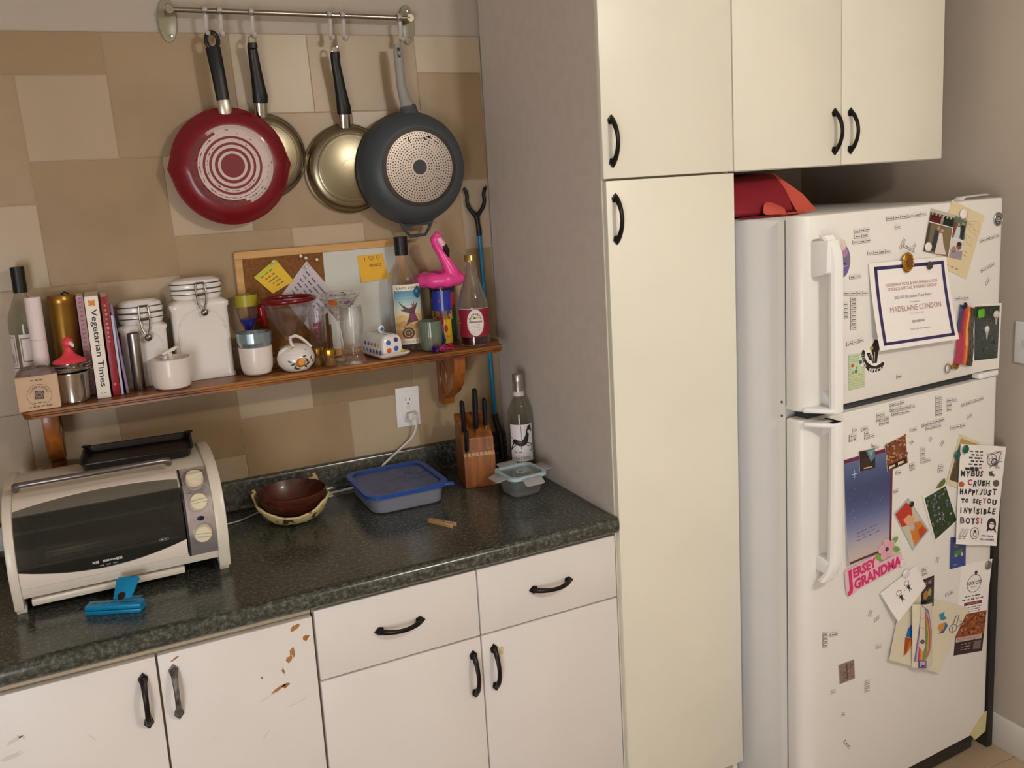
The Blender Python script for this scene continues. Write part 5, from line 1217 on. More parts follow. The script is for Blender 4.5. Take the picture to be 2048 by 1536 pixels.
# ================================================================ wine bottle in the corner
x, y = -.0380,-.2000
wb2 = thing('wine_bottle','wine bottle with silver screw cap and a carousel-horse label, in the worktop corner','bottle',(x,y,.9146))
MB().lathe(shell([(.033,0),(.0352,.004),(.0355,.010),(.0355,.165),(.033,.188),(.024,.208),(.0158,.222),(.0142,.235),(.0138,.276),(.0142,.284)],.0028,.02),44).build('glass_body',mat('pale_green_bottle_glass','#dfe9dc',.02,trans=1,ior=1.45,alpha=.55),wb2)
MB().lathe([(0,.021),(.0322,.021),(.0322,.040),(0,.040)],36).build('wine_left',mat('dark_dregs','#4a4630',.1),wb2)
cp_ = MB().lathe([(.0150,.228),(.0154,.228),(.0152,.268),(.0156,.270),(.0152,.272),(.0152,.286),(.0145,.2875),(0,.2875),(0,.2845),(.0143,.2845)],28).build('screw_cap',mat('silver_cap','#b5b2ad',.3,metal=.9),wb2)
MB().lathe([(.0156,.227),(.0159,.227),(.0157,.240),(.0154,.240)],28).build('cap_band',mat('white_cap_band','#d9d6d0',.5),cp_)
a = Art(fn=cyl_fn(.0358,.105,1.9,face(x,y)+.05,.046), step=(.05,None)); K = '#1d1a1e'
a.rect(0,0,1,1,'#e6e0e0',1)
a.poly([(.08,.52),(.14,.60),(.22,.62),(.34,.58),(.48,.57),(.58,.62),(.66,.72),(.70,.84),(.78,.92),(.88,.94),(.95,.88),(.96,.78),(.90,.80),(.86,.86),(.83,.78),(.80,.66),(.76,.54),(.68,.46),(.55,.42),(.40,.42),(.28,.45),(.20,.48)],K,2)
a.poly([(.72,.90),(.80,.97),(.92,.97),(.97,.90),(.88,.94),(.78,.92)],K,2); a.disc(.80,.80,.05,'#e6e0e0',3,ry=.05)
a.line([(.20,.52),(.10,.44),(.04,.36),(.02,.30)],.05,K,2,a=.6); a.line([(.28,.47),(.16,.40),(.06,.34)],.03,K,2,a=.6)
a.line([(.70,.50),(.84,.48),(.95,.42),(.93,.30),(.86,.27)],.045,K,2,a=.6); a.line([(.62,.47),(.74,.42),(.88,.40)],.03,K,2,a=.6)
a.line([(.48,.97),(.50,.60)],.018,K,2); a.line([(.48,.42),(.47,.34)],.03,K,2); a.poly([(.34,.58),(.48,.57),(.52,.50),(.38,.50)],'#5a5258',3)
a.line([(.02,.56),(.0,.62),(.06,.66),(.10,.60)],.02,K,2)
a.scrib(.15,.245,.55,.275,'#4a4648',2,2,seed=4,h=.9); a.text('LA FIERA',.22,.06,.82,.135,'#4a4648',2,spacing=1.05)
a.build('label',wb2)

# ================================================================ lidded glass container
gc = thing('glass_food_container','small square glass food container with a pale blue clip lid, nearest the pantry','container',(-.1105,-.3335,.9146),.06)
def rr_shell(rows, m, name, parent, rad=.2):
    o6 = rrect(-.5,.5,-.5,.5,rad,5); k6 = len(o6); n6 = len(rows)
    return MB().add([(p[0]*w_,p[1]*w_,z) for z,w_ in rows for p in o6],[(i*k6+q,i*k6+(q+1)%k6,(i+1)*k6+(q+1)%k6,(i+1)*k6+q) for i in range(n6-1) for q in range(k6)]+[tuple(range(k6))[::-1],tuple((n6-1)*k6+q for q in range(k6))]).build(name,m,parent,angle=40)
M_cont = mat('container_glass','#f4fbf9',.14,trans=.93,ior=1.5,alpha=.85)
rr_shell([(0,.070),(.003,.080),(.030,.092),(.052,.098),(.052,.094),(.030,.088),(.005,.076),(.004,.06)],M_cont,'glass_bowl',gc)
M_teal = mat('pale_blue_seal','#a9c6c8',.35); M_clearp = mat('clear_lid_plastic','#dfe3e0',.12,trans=.85,ior=1.3,alpha=.5)
o6 = rrect(-.5,.5,-.5,.5,.2,5); k = len(o6); ol5_ = ol5; ol5 = o6
sl = rring((.112,.112),(.094,.094),.051,.060,'lid_rim',M_teal,gc); ol5 = ol5_
MB().prism([(p[0]*.096,p[1]*.096) for p in o6],.0535,.0550,'Z').build('lid_window',M_clearp,gc)
MB().lathe([(.008,.0552),(.0115,.0552),(.0115,.0562),(.008,.0562)],24).build('vent_ring',M_teal,gc)
for i,(ang,tilt) in enumerate(((PI/2,.15),(0,.05),(-PI/2,-.5),(PI,-.25))):
    Mx = Rt(ang,'Z')@Tr(.055,0,.056)@Rt(-tilt,'Y')
    MB().prism(rrect(0,.030,-.028,.028,.007),-.0012,.0012,'Z',.0006,M=Mx).box(.004,.008,-.018,.018,.001,.0025,.0005,M=Mx).build('lid_clip',mat('milky_clip_plastic','#d2cdd0',.25,trans=.5,ior=1.3),gc)

# ================================================================ reacher tool standing in the corner
rg = thing('reacher_tool','long blue reacher grabber with a black forked claw, standing beside the pantry','grabber',(-.026,-.012,.914))
wz = lambda p: (p[0]+.026, 0, p[2]-.914)
MB().tube([wz((-0.0438,-0.012,1.5927)),wz((-0.0297,-0.012,1.0402))],.0058,14).build('blue_tube',M_blue,rg)
A_ = wz((-0.0483,-0.012,1.6404)); B_ = wz((-0.0438,-0.012,1.5927))
cw = MB().tube([(B_[0],0,B_[2]-.012),B_,((A_[0]+B_[0])/2,0,(A_[2]+B_[2])/2),(A_[0],0,A_[2]-.004)],[.0078,.0078,.0066,.0088],14).build('claw_neck',M_blackp,rg)
ax, az = A_[0], A_[2]
for s_, nm in ((-1,1),(1,1)):
    P = [(ax,0,az-.004),(ax+s_*.010,0,az+.006),(ax+s_*.022,0,az+.022),(ax+s_*.0275,0,az+.040),(ax+s_*.026,0,az+.055),(ax+s_*.029,0,az+.068),(ax+s_*.0345,0,az+.079)]
    P = [(p[0] if s_<0 else ax+(p[0]-ax)*1.0,p[1],p[2]) for p in P]
    MB().tube(smooth(P,3),[.0065+.0*i for i in range(4)]+[.0058]*4+[.0052]*(19-8-3)+[.005,.0042,.003],10).build('claw_prong',M_blackp,cw)
t0 = wz((-0.0297,-0.012,1.0402))
MB().tube([(t0[0],0,t0[2]+.006),(t0[0],-.008,t0[2]-.02),(t0[0]+.003,-.026,.075),(t0[0]+.004,-.030,.012),(t0[0]+.004,-.032,.0)],[.0085,.0095,.010,.0105,.009],12).build('grip_handle',M_blackp,rg)

# ================================================================ papers, magnets and stickers on the fridge
def fobj(name, label, cat, cx, cz, off=.0004, group=None):
    """a thing standing on the fridge door face at (cx, cz)"""
    t = thing(name,label,cat,(0,0,0),group=group); t.matrix_world = FM @ Tr(cx,-off,cz); return t
def fsheet(name, label, cat, corners, off, m, artf=None, bulge=None, pmat=None, nu=8, nv=8, step=(.1,.1), sheet_name='sheet', art_name='print', group=None, th=.0004, lift=.0002):
    cx = sum(c[0] for c in corners)/4; cz = sum(c[1] for c in corners)/4
    t = fobj(name,label,cat,cx,cz,off,group)
    fn = quad_fn([(c[0]-cx,c[1]-cz) for c in corners], bulge)
    sheet(sheet_name,fn,m,t,nu if bulge else 1,nv if bulge else 1,th)
    if artf:
        a = Art(fn=fn, step=(1/nu,1/nv) if bulge else None, lift=.0005 if bulge else lift); artf(a); a.build(art_name,t,pmat or PRINT)
    return t
def fmag(name, label, u, r, off, color, rough=.25, h=.005, sz=1.0, group=None, cat='magnet', metal=0, round_=True, prof=None):
    t = fobj(name,label,cat,u[0],u[1],off,group)
    MB().lathe(prof or [(0,0),(r,0),(r*1.0,h*.35),(r*.85,h*.8),(r*.4,h),(0,h)],24,M=RX,sy=sz).build('magnet_body',mat('magnet_'+str(color).strip('#')+str(int(metal*10)),color,rough,metal=metal),t); return t
WHT = mat('white_card','#f0ebe8',.6); PHO = mat('photo_paper','#e8e4dc',.3)
# certificate
def cert(a):
    P_ = '#33285c'; a.rect(.055,.050,.955,.085,P_).rect(.055,.915,.945,.955,P_).rect(.055,.050,.090,.955,P_).rect(.915,.050,.955,.955,P_)
    T = '#b98d84'; a.text('DISSEMINATION & IMPLEMENTATION',.17,.715,.83,.750,T,2).text('SCIENCE SPECIAL INTEREST GROUP',.19,.665,.82,.700,T,2)
    a.text('2023-SIG SIG Student Travel Award',.26,.565,.73,.600,'#7d7a80',2).text('Presented to',.44,.505,.56,.525,'#8d8a8a',2)
    a.text('MADELAINE CONDON',.19,.415,.84,.480,'#b08a80',2); a.text('November 2, 2023',.43,.370,.60,.388,'#8d8a8a',2)
    a.scrib(.44,.265,.63,.305,'#a9a6a8',2,2,seed=2,h=.9); a.text('Chair, SIG Dissemination',.40,.185,.66,.205,'#8d8a8a',2)
fsheet('award_certificate','white certificate with a thick dark purple border, held by a gold brooch magnet','certificate',[(-0.5027,1.271),(-0.2071,1.2605),(-0.2373,1.4729),(-0.5204,1.482)],.0034,WHT,cert,
   lambda u,v: .020*(1-v)**1.6+.004*math.sin(u*PI)*v, nu=12, nv=12, step=(.08,.08))
fmag('brooch_magnet','oval gold brooch magnet with a brown stone on the certificate top',(-0.3928,1.4726),.0185,.0095,'#a87b2c',.28,.006,1.35,metal=.8)
o_ = bpy.data.objects['brooch_magnet']; MB().lathe([(0,.005),(.0085,.005),(.008,.0075),(.004,.009),(0,.009)],20,M=RX,sy=1.4).build('stone',mat('amber_stone','#7a4418',.15,trans=.2),o_)
mb = MB()
for i in range(16): q = 2*PI*i/16; mb.sphere((.0150*math.cos(q),-.005,.0200*math.sin(q)),.0026,8)
mb.build('gold_beads',mat('brooch_gold','#b98a34',.25,metal=.9),o_)
fmag('pewter_magnet','small dark pewter magnet under the certificate top edge, right of the brooch',(-0.3092,1.4573),.010,.0095,'#57524c',.4,.005,1.0,metal=.6)
# cream invitation and photo collage
def inv(a):
    L_ = '#a8a08c'; a.line([(.50,.98),(.55,.80),(.58,.62),(.66,.45)],.012,L_,1)
    for (p,q,r) in (((.55,.80),(.85,.88),(.98,.74)),((.55,.78),(.75,.80),(.90,.66)),((.57,.68),(.35,.70),(.20,.60)),((.58,.62),(.80,.60),(.86,.48)),((.60,.55),(.40,.50),(.34,.40)),((.53,.88),(.32,.92),(.22,.80))): a.line([p,q,r,((p[0]+r[0])/2,(p[1]+r[1])/2-.03),p],.009,L_,1)
    a.scrib(.70,.36,.85,.39,'#8a8474',1,1,seed=1); a.scrib(.62,.30,.84,.33,'#8a8474',1,2,seed=2); a.scrib(.30,.06,.75,.10,'#8a8474',1,3,seed=3)
fsheet('invitation_card','cream invitation card with leaf line drawing, behind the wedding photo collage','card',[(-0.2814,1.4582),(-0.1521,1.406),(-0.0845,1.5633),(-0.2169,1.6122)],.0009,mat('cream_card','#d9c8a4',.6),inv)
def coll(a):
    a.rect(0,.70,.66,.92,'#3d4a38').rect(.02,.70,.30,.90,'#8c1f2a').rect(.30,.70,.37,.90,'#d9d0c4').rect(.38,.70,.64,.88,'#1d3a30').rect(0,.92,1,1,'#b9b4a8')
    for i in range(6): a.disc(.06+.10*i,.89,.022,'#c9a890',2,ry=.03)
    a.rect(.66,.46,1,.97,'#5a6a55').poly([(.70,.46),(.90,.46),(.84,.75),(.76,.75)],'#c9ced4',2).rect(.86,.48,.97,.80,'#22262c',2).disc(.80,.80,.03,'#b98d74',2,ry=.035).disc(.91,.84,.03,'#b98d74',2,ry=.035).rect(.67,.55,.72,.84,'#8c1f2a',2)
    a.rect(0,0,.64,.68,'#6d6350').rect(0,.0,.08,.68,'#4a4a3a').rect(.44,.1,.62,.66,'#7a6a4a',1.5).poly([(.16,.06),(.30,.04),(.30,.52),(.20,.56)],'#2c323c',2).poly([(.28,.0),(.58,.04),(.46,.28),(.40,.50),(.32,.50)],'#d9c9c4',2.5).disc(.28,.60,.04,'#b98d74',3,ry=.045).disc(.38,.56,.04,'#c09478',3,ry=.045)
    a.rect(.66,.0,1,.44,'#a89a98').rect(.66,.2,1,.44,'#d6cfcc',1.5).disc(.88,.30,.07,'#7a5444',2,ry=.09).disc(.76,.20,.06,'#a87c6a',2,ry=.08).poly([(.68,0),(1,0),(.98,.22),(.85,.18),(.72,.14)],'#9a8f98',2).disc(.885,.355,.065,'#2c2220',2.5,ry=.05)
fsheet('photo_collage','glossy wedding photo collage tilted beside the cream invitation','photo',[(-0.3236,1.4936),(-0.1759,1.4584),(-0.1567,1.5633),(-0.2975,1.5969)],.0019,PHO,coll,pmat=PRINTG)
fmag('button_magnet','white round button magnet on the top of the cream invitation',(-0.1759,1.5747),.0125,.0032,'#e6e0da',.25)
fmag('button_magnet','white round button magnet on the lower left of the wedding collage',(-0.3098,1.503),.0115,.0042,'#e4dcd4',.25)
# purple oval sticker partly behind the freezer handle
def oval(a):
    a.disc(.5,.5,.47,'#6f6a86',1,ry=.47,n=30); a.poly([(.20,.60),(.75,.60),(.85,.75),(.6,.9),(.3,.85)],'#a87ba8',2); a.rect(.15,.42,.80,.50,'#6d6480',2); a.poly([(.18,.40),(.85,.42),(.8,.2),(.5,.06),(.25,.14)],'#6a5c9a',2); a.line([(.2,.43),(.45,.47),(.75,.40)],.04,'#3a3450',3); a.line([(.25,.38),(.5,.33),(.8,.36)],.02,'#b9c0d8',3)
c0 = (-0.6013,1.4953)
t = fobj('oval_sticker','purple oval sticker half hidden behind the freezer handle','sticker',c0[0]-.008,c0[1],.0004)
fn = lambda u,v,l: ((u-.5)*.062,-l,(v-.5)*.085)
sheet('sheet',fn,WHT,t,1,1,outline=circ(.5,.5,.5,28)); a = Art(fn=fn); oval(a); a.build('print',t)
fmag('button_magnet','cream button magnet at the top of the purple oval sticker',(-0.61,1.5321),.014,.0011,'#d8c9be',.35,.004)
# sunset photo and flower photo
def sun(a):
    cs = ['#3a4668','#5a3a5a','#8c3048','#b8404a','#c8542c','#d98a3a','#a8402c','#5a2c24','#3c3228','#2f3026','#2c2a24','#33291f']
    for i,c_ in enumerate(cs): a.poly([(i/12,0),((i+1)/12+.01,0),((i+1)/12+.01,1),(i/12,1)],c_)
    a.poly([(0,.0),(.33,0),(.30,.4),(.12,.55),(0,.5)],'#a83a52',2); a.poly([(0,.85),(.25,1),(0,1)],'#4a5a80',2); a.poly([(.38,.35),(.50,.3),(.48,.9),(.42,.9)],'#e0b04a',2)
    R = random.Random(3)
    for i in range(40): a.disc(R.uniform(.55,1),R.random(),.04,R.choice(['#3a3a28','#2a2a20','#4a3c2a']),2,ry=.03,n=6)
fsheet('sunset_photo','curled photo of a red and orange sunset, left of the dark flower photo','photo',[(-0.1967,1.1924),(-0.1205,1.1731),(-0.1174,1.3259),(-0.181,1.3446)],.0012,PHO,sun,lambda u,v:.007*math.sin(u*PI)+.003*abs(math.sin(v*5)),pmat=PRINTG)
fmag('disc_magnet','small black disc magnet at the top of the sunset photo',(-0.1717,1.3415),.0082,.0125,'#1c1718',.4,.003)
def flw(a):
    a.rect(.05,.165,.93,.965,'#26302a'); R = random.Random(5)
    for i in range(90): a.disc(R.uniform(.10,.88),R.uniform(.21,.92),R.uniform(.015,.05),R.choice(['#1c2620','#2f4a38','#3a4238','#4a4a48','#232b28']),2,ry=R.uniform(.01,.035),n=7)
    for u,v,r in ((.82,.83,.11),(.50,.62,.09)):
        a.disc(u,v,r,'#c9bfb8',3,ry=r*.55,n=14); a.disc(u-.02,v+.02,r*.6,'#ddd6d0',4,ry=r*.3); a.poly([(u-.05,v-.04),(u+.05,v-.04),(u+.02,v-.14),(u-.02,v-.16)],'#a8a09c',3)
fsheet('flower_photo','white-bordered instant photo of pale flowers on dark green, at the door edge','photo',[(-0.1138,1.1566),(-0.003,1.1493),(0.0,1.3273),(-0.1201,1.3372)],.0006,PHO,flw,pmat=PRINTG)
g = (-0.0898,1.3102); t = fobj('green_magnet','bright green rectangular magnet on the flower photo','magnet',g[0],g[1],.0014)
MB().prism(rrect(-.0125,.0125,-.0115,.0115,.004),-.0035,0,'Y',.001).build('magnet_body',mat('lime_green','#5cae22',.4),t)
g = (-0.2224,1.1831); t = fobj('key_ring','steel key ring with a brass charm magnet near the freezer door bottom edge','key ring',g[0],g[1],.0045)
MB().tube([(.0105*math.cos(q),0,.0115*math.sin(q)) for q in [2*PI*i/24 for i in range(24)]],.0016,8,closed=True).build('ring',M_chrome,t)
MB().tube([(.010,-.001,.000),(.020,-.002,.003),(.030,-.002,-.001),(.040,-.002,.004)],[.003,.006,.0065,.0035],10).build('brass_charm',mat('brass','#a07c30',.3,metal=.9),t)
# gingham card
def ging(a):
    for i in range(14): a.rect(0,i/14,1,i/14+.022,'#a8bd8a',1)
    for i in range(9): a.rect(i/9,0,i/9+.02,1,'#b6c79c',1)
    a.disc(.5,.5,.33,'#c6d2a6',1.5,ry=.26)
    for u,v,c_,r in ((.22,.68,'#c0392c',.08),(.45,.50,'#3a7a9a',.10),(.50,.60,'#4a9aa8',.06),(.75,.75,'#3a5a9a',.10),(.80,.66,'#e8e4dc',.07),(.25,.48,'#7aa84a',.07),(.65,.40,'#c8a23a',.06),(.45,.28,'#d0bc5a',.09),(.30,.36,'#c8b45a',.05)): a.disc(u,v,r,c_,2,ry=r*.6,n=10)
fsheet('gingham_card','small green gingham card with coloured dots, low on the freezer door by the handle','card',[(-0.5824,1.1831),(-0.527,1.184),(-0.5299,1.2671),(-0.5832,1.2698)],.0006,mat('pale_green_card','#c9d2b4',.6),ging)
# black and white arched sticker
c0 = (-0.4994,1.2554)
t = fobj('arched_sticker','black sticker with white lettering on an arched banner, below the certificate','sticker',c0[0],c0[1],.0004)
fn = lambda u,v,l: ((u-.5)*.090,-l,(v-.5)*.090)
outl = [(.02,.62),(.05,.72),(.14,.76),(.24,.70),(.36,.72),(.36,.95),(.62,1.0),(.95,.80),(.80,.62),(.74,.45),(.80,.28),(.96,.30),(1.0,.20),(.92,.06),(.74,.0),(.50,.0),(.30,.08),(.14,.24),(.04,.42)]
sheet('sheet',fn,WHT,t,1,1,outline=outl)
a = Art(fn=fn); K='#1b1718'
a.poly([(.05,.62),(.08,.70),(.14,.72),(.19,.66),(.18,.50),(.28,.36),(.42,.26),(.60,.20),(.78,.24),(.90,.28),(.96,.22),(.90,.09),(.72,.03),(.50,.04),(.32,.11),(.17,.27),(.08,.44)],K,1)
a.poly([(.40,.72),(.58,.95),(.90,.80),(.72,.60),(.68,.40),(.66,.28),(.48,.30),(.50,.50)],'#2a2224',1); a.poly([(.24,.62),(.42,.60),(.48,.36),(.36,.40)],K,1.5); a.poly([(.40,.62),(.44,.62),(.36,.50)],'#e6e0dc',2); a.poly([(.55,.60),(.58,.60),(.56,.34),(.53,.34)],'#cfc8c4',2); a.disc(.44,.72,.07,'#a89a30',2,ry=.06)
a.text('SALTY',0,0,0,0,'#ece8e4',2,bold=.02,arc=(.66,.80,.76,.66,3.42,4.10,1)); a.text('BITCH',0,0,0,0,'#ece8e4',2,bold=.02,arc=(.66,.80,.78,.67,4.28,5.10,1))
a.build('print',t)
# -------- lower door
def night(a):
    cs = [hexc(c_) for c_ in ('#c9b9ae','#b9aeb0','#a09cb0','#7d82a4','#5f6a94','#49557f','#3f4a74','#3c4870','#45537c','#53628a','#5f7096')]
    n = 60
    for i in range(n):
        q = i/(n-1)*10; k_ = min(9,int(q)); f_ = q-k_; a.rect(0,i/n,1,(i+1)/n,tuple(x*(1-f_)+y*f_ for x,y in zip(cs[k_],cs[k_+1])),.8)
    a.rect(0,.965,1,1,'#6a1f38',1.5).rect(.955,.0,1,1,'#6a1f38',1.5).rect(0,0,.96,.02,'#5a2a30',1.5)
    R = random.Random(7)
    for i in range(46): a.disc(R.uniform(.05,.9),R.uniform(.35,.95),.004,'#d6dbe6',1.4,ry=.002,n=6)
    a.line([(.20,.80),(.20,.88)],.008,'#e6e9f0',1.6); a.line([(.14,.84),(.26,.84)],.006,'#e6e9f0',1.6)
    for i in range(3): a.scrib(.22,.185+.035*i,.75-.1*(i%2),.205+.035*i,'#5f5f7a',1.5,4,seed=i,h=.6,slope=.05)
fsheet('greeting_card','large card with a starry dark blue sky fading to pale, beside the fridge handle','card',[(-0.5893,0.7458),(-0.425,0.7432),(-0.4232,1.0136),(-0.5983,1.0127)],.0012,WHT,night,lambda u,v:.011*(1-v)**3*(1-u)**1.5,nu=10,nv=12)
def dk(a):
    a.rect(0,0,1,1,'#2c1f20').poly([(.4,1),(1,1),(.98,.55),(.72,.35)],'#5a7c84',2).poly([(.55,.9),(.9,.95),(.75,.6)],'#86a0a4',3).scrib(.25,.06,.9,.16,'#c9b070',3,2,seed=5,h=.9); a.rect(.1,.2,.6,.6,'#3a2626',1.5)
fsheet('souvenir_magnet','small dark rectangular picture magnet on the top edge of the starry card','magnet',[(-0.545,0.9733),(-0.4896,0.9715),(-0.4922,1.0222),(-0.5474,1.0248)],.0030,PHO,dk,pmat=PRINTG,th=.0016)
def fire(a):
    a.rect(0,0,1,1,'#7a4424'); R = random.Random(4)
    for i in range(90): a.disc(R.random(),R.uniform(.25,1),R.uniform(.02,.07),R.choice(['#a8682c','#c99a5a','#5a2c1a','#d0a878','#8c4a3a','#b88a8a','#6a3420']),2,ry=R.uniform(.02,.05),n=7)
    a.rect(.05,.03,.95,.22,'#2c1810',3).scrib(.08,.04,.95,.20,'#e0d0a8',4,2,seed=9,h=.9,slope=0)
fsheet('souvenir_magnet','brown and gold square picture magnet at the right corner of the starry card','magnet',[(-0.4436,0.952),(-0.3687,0.9597),(-0.3801,1.0355),(-0.4542,1.0237)],.0030,PHO,fire,pmat=PRINTG,th=.0016)
def orange(a):   # plain generic stand-in: warm abstract shapes on a pale blue ground
    a.rect(0,0,1,1,'#a8b4c0').rect(.05,.04,.95,.96,'#c9c0a8',1.2)
    a.poly([(.05,.96),(.05,.62),(.3,.55),(.75,.62),(.9,.80),(.8,.96)],'#b8382a',2); a.poly([(.25,.72),(.6,.70),(.75,.55),(.55,.45),(.3,.52)],'#dba27c',3)
    a.poly([(.15,.04),(.95,.04),(.9,.36),(.6,.46),(.3,.38)],'#d07a2c',2); a.poly([(.5,.04),(.9,.04),(.85,.22),(.6,.25)],'#b84a24',3); a.disc(.45,.42,.13,'#b9b4c0',4,ry=.08)
fsheet('picture_card','tilted laminated picture card in red, orange and pale blue','card',[(-0.3403,0.7147),(-0.2762,0.7555),(-0.3617,0.8643),(-0.4162,0.8338)],.0008,PHO,orange,pmat=PRINTG)
fmag('disc_magnet','small black disc magnet at the corner of the tilted orange picture card',(-0.3492,0.8445),.0082,.0018,'#262426',.4,.003)
def party(a):
    a.rect(.06,.06,.94,.94,'#1f3a20'); R = random.Random(14)
    for i in range(110):
        v = R.uniform(.08,.92); a.disc(R.uniform(.08,.92),v,R.uniform(.015,.05),R.choice(['#8c7068','#5a6a84','#3a5a34','#28502a','#a8928a','#3a4a5a','#6a4a44','#27401f'] if v>.3 else ['#28502a','#1f3a20','#6a4a44']),2,ry=R.uniform(.01,.035),n=7)
    a.disc(.82,.30,.03,'#c9c4b8',3,ry=.02)
fsheet('group_photo','white-bordered photo of a crowd on green grass, tilted, in the middle of the lower door','photo',[(-0.2526,0.712),(-0.1552,0.7516),(-0.2117,0.8721),(-0.3071,0.8561)],.0011,PHO,party,pmat=PRINTG)
def gold(a):
    a.rect(.09,.10,.93,.94,'#6d6350'); a.rect(.09,.80,.93,.94,'#b9a05a',2); a.poly([(.12,.10),(.55,.10),(.5,.55),(.2,.6)],'#4a4434',2); a.poly([(.35,.80),(.9,.80),(.8,.90)],'#3a3020',3); a.rect(.3,.62,.8,.80,'#a8a48c',2)
fsheet('framed_photo','cream-bordered photo mostly hidden behind the long lettered poster','photo',[(-0.2137,0.8698),(-0.1313,0.8323),(-0.0779,0.9586),(-0.1613,0.9952)],.0017,mat('cream_photo_border','#d9cfae',.4),gold,pmat=PRINTG)
c0 = (-0.228,0.8756); t = fobj('leaf_magnet','small green and yellow leaf magnet above the crowd photo','magnet',c0[0],c0[1],.0022)
MB().prism([(-.026,-.008),(-.010,.004),(.006,.012),(.010,.002),(.004,-.006),(-.010,-.010)],-.002,0,'Y',.0006).build('leaf',mat('leaf_green','#6f7c34',.5,var=.4,vscale=120),t)
# lettered poster
def poster(a):
    K='#2a2628'
    [a.scrib(.18+.04*(i%2),.955-.032*i-.03,.52,.955-.032*i-.010,K,2,3,seed=60+i,h=.9) for i in range(6)]
    a.ring(.72,.86,.10,.11,K,2,a=.55); a.ring(.78,.84,.05,.065,K,2,a=.55); R = random.Random(3)
    for i in range(14): p = [(R.uniform(.58,.95),R.uniform(.77,.95)) for _ in range(3)]; a.line(p,.007,'#5a5658',2,a=.5)
    a.scrib(.12,.745,.42,.775,K,2,1,seed=5,h=1)
    def row(txt, u0, u1, v0, v1, cols=None, seed=0):
        R = random.Random(seed); n = len(txt); w_ = (u1-u0)/n
        for i,ch in enumerate(txt):
            if ch == ' ': continue
            dv = R.uniform(-.008,.008); m_ = .36 if ch in 'I!' else .06; a.text(ch,u0+w_*i+w_*m_,v0+dv,u0+w_*i+w_*(.94-m_),v1+dv,(cols or {}).get(i,K),2,bold=R.choice([.03,.05,.08]),shear=R.choice([0,0,.2]))
    row('MYBUS',.03,.55,.685,.745,seed=1); a.poly([(.66,.74),(.80,.69),(.82,.72),(.70,.70),(.78,.75)],'#5f5a34',2); a.disc(.74,.715,.05,'#4a4630',2,ry=.02,n=6)
    row('CRUSH',.18,.74,.590,.650,{0:'#a83a34',4:'#2f6a44'},2); a.disc(.06,.60,.06,'#b06034',2,ry=.028); a.disc(.86,.63,.07,'#5a564a',2,ry=.035,n=9)
    row('HAPPY',.03,.46,.505,.560,seed=3); row('JUST',.48,.90,.505,.565,seed=4)
    row('TO SEE',.07,.56,.415,.460,seed=5); row('YOU',.58,.92,.415,.470,{0:'#b0605c'},6)
    row('INVISIBLE',.03,.92,.315,.375,seed=7)
    row('BOYS!',.06,.66,.215,.280,{3:'#a83a4a',0:'#7a6a68'},8)
    a.disc(.84,.215,.10,K,2,ry=.065,n=14); a.disc(.84,.205,.055,'#e6e0dc',3,ry=.035); a.rect(.79,.215,.89,.225,K,4); a.poly([(.76,.19),(.74,.13),(.80,.16)],K,2); a.poly([(.92,.19),(.96,.13),(.89,.16)],K,2)
    a.ring(.42,.12,.11,.12,K,2,a=.5); a.ring(.42,.11,.04,.05,K,2,a=.5); a.disc(.42,.14,.03,'#3a3638',2,ry=.015)
    for i in range(6): a.line([(.04+.03*i,.06+.02*(i%2)),(.12+.03*i,.16)],.006,'#6a6668',2,a=.5)
    a.text("IT'S FREE",.62,.085,.90,.103,K,2,bold=.02).text('ALL AGES',.58,.050,.92,.070,K,2,bold=.02)
    a.scrib(.05,.075,.24,.09,'#6a6668',2,2,seed=8,h=.9); a.scrib(.05,.05,.24,.065,'#6a6668',2,2,seed=9,h=.9)
fsheet('gig_poster','long white poster with cut-out ransom-note lettering overhanging the right edge of the fridge','poster',[(-0.1762,0.6948),(-0.0058,0.6475),(0.0318,0.9251),(-0.159,0.9692)],.0035,WHT,poster,lambda u,v:.006*(1-v)**2+.004*math.sin(u*PI*1.5)**2,nu=10,nv=14,step=(.1,.06))
fmag('disc_magnet','teal disc magnet on the top left of the lettered poster, upper of two',(-0.1464,0.9531),.0115,.0090,'#0f5c50',.35,.004)
fmag('disc_magnet','teal disc magnet on the top left of the lettered poster, lower of two',(-0.1749,0.9422),.0115,.0050,'#0f5c50',.35,.004)
def bluec(a):
    a.rect(0,0,1,1,'#2f4488').rect(.1,.45,.9,.95,'#3a466a',1.5); a.disc(.35,.75,.14,'#5a5a70',2,ry=.10); a.poly([(.2,.35),(.8,.45),(.75,.6),(.3,.55)],'#3f7a44',2); a.disc(.75,.42,.08,'#c9c4b0',3,ry=.06); a.disc(.4,.40,.06,'#8aa870',3,ry=.05); a.scrib(.2,.08,.6,.14,'#8a94b8',2,1,seed=1)
fsheet('souvenir_card','small blue picture card hanging just below the lettered poster','card',[(-0.1897,0.6233),(-0.1218,0.6169),(-0.1233,0.6981),(-0.1891,0.7144)],.0020,PHO,bluec,pmat=PRINTG)
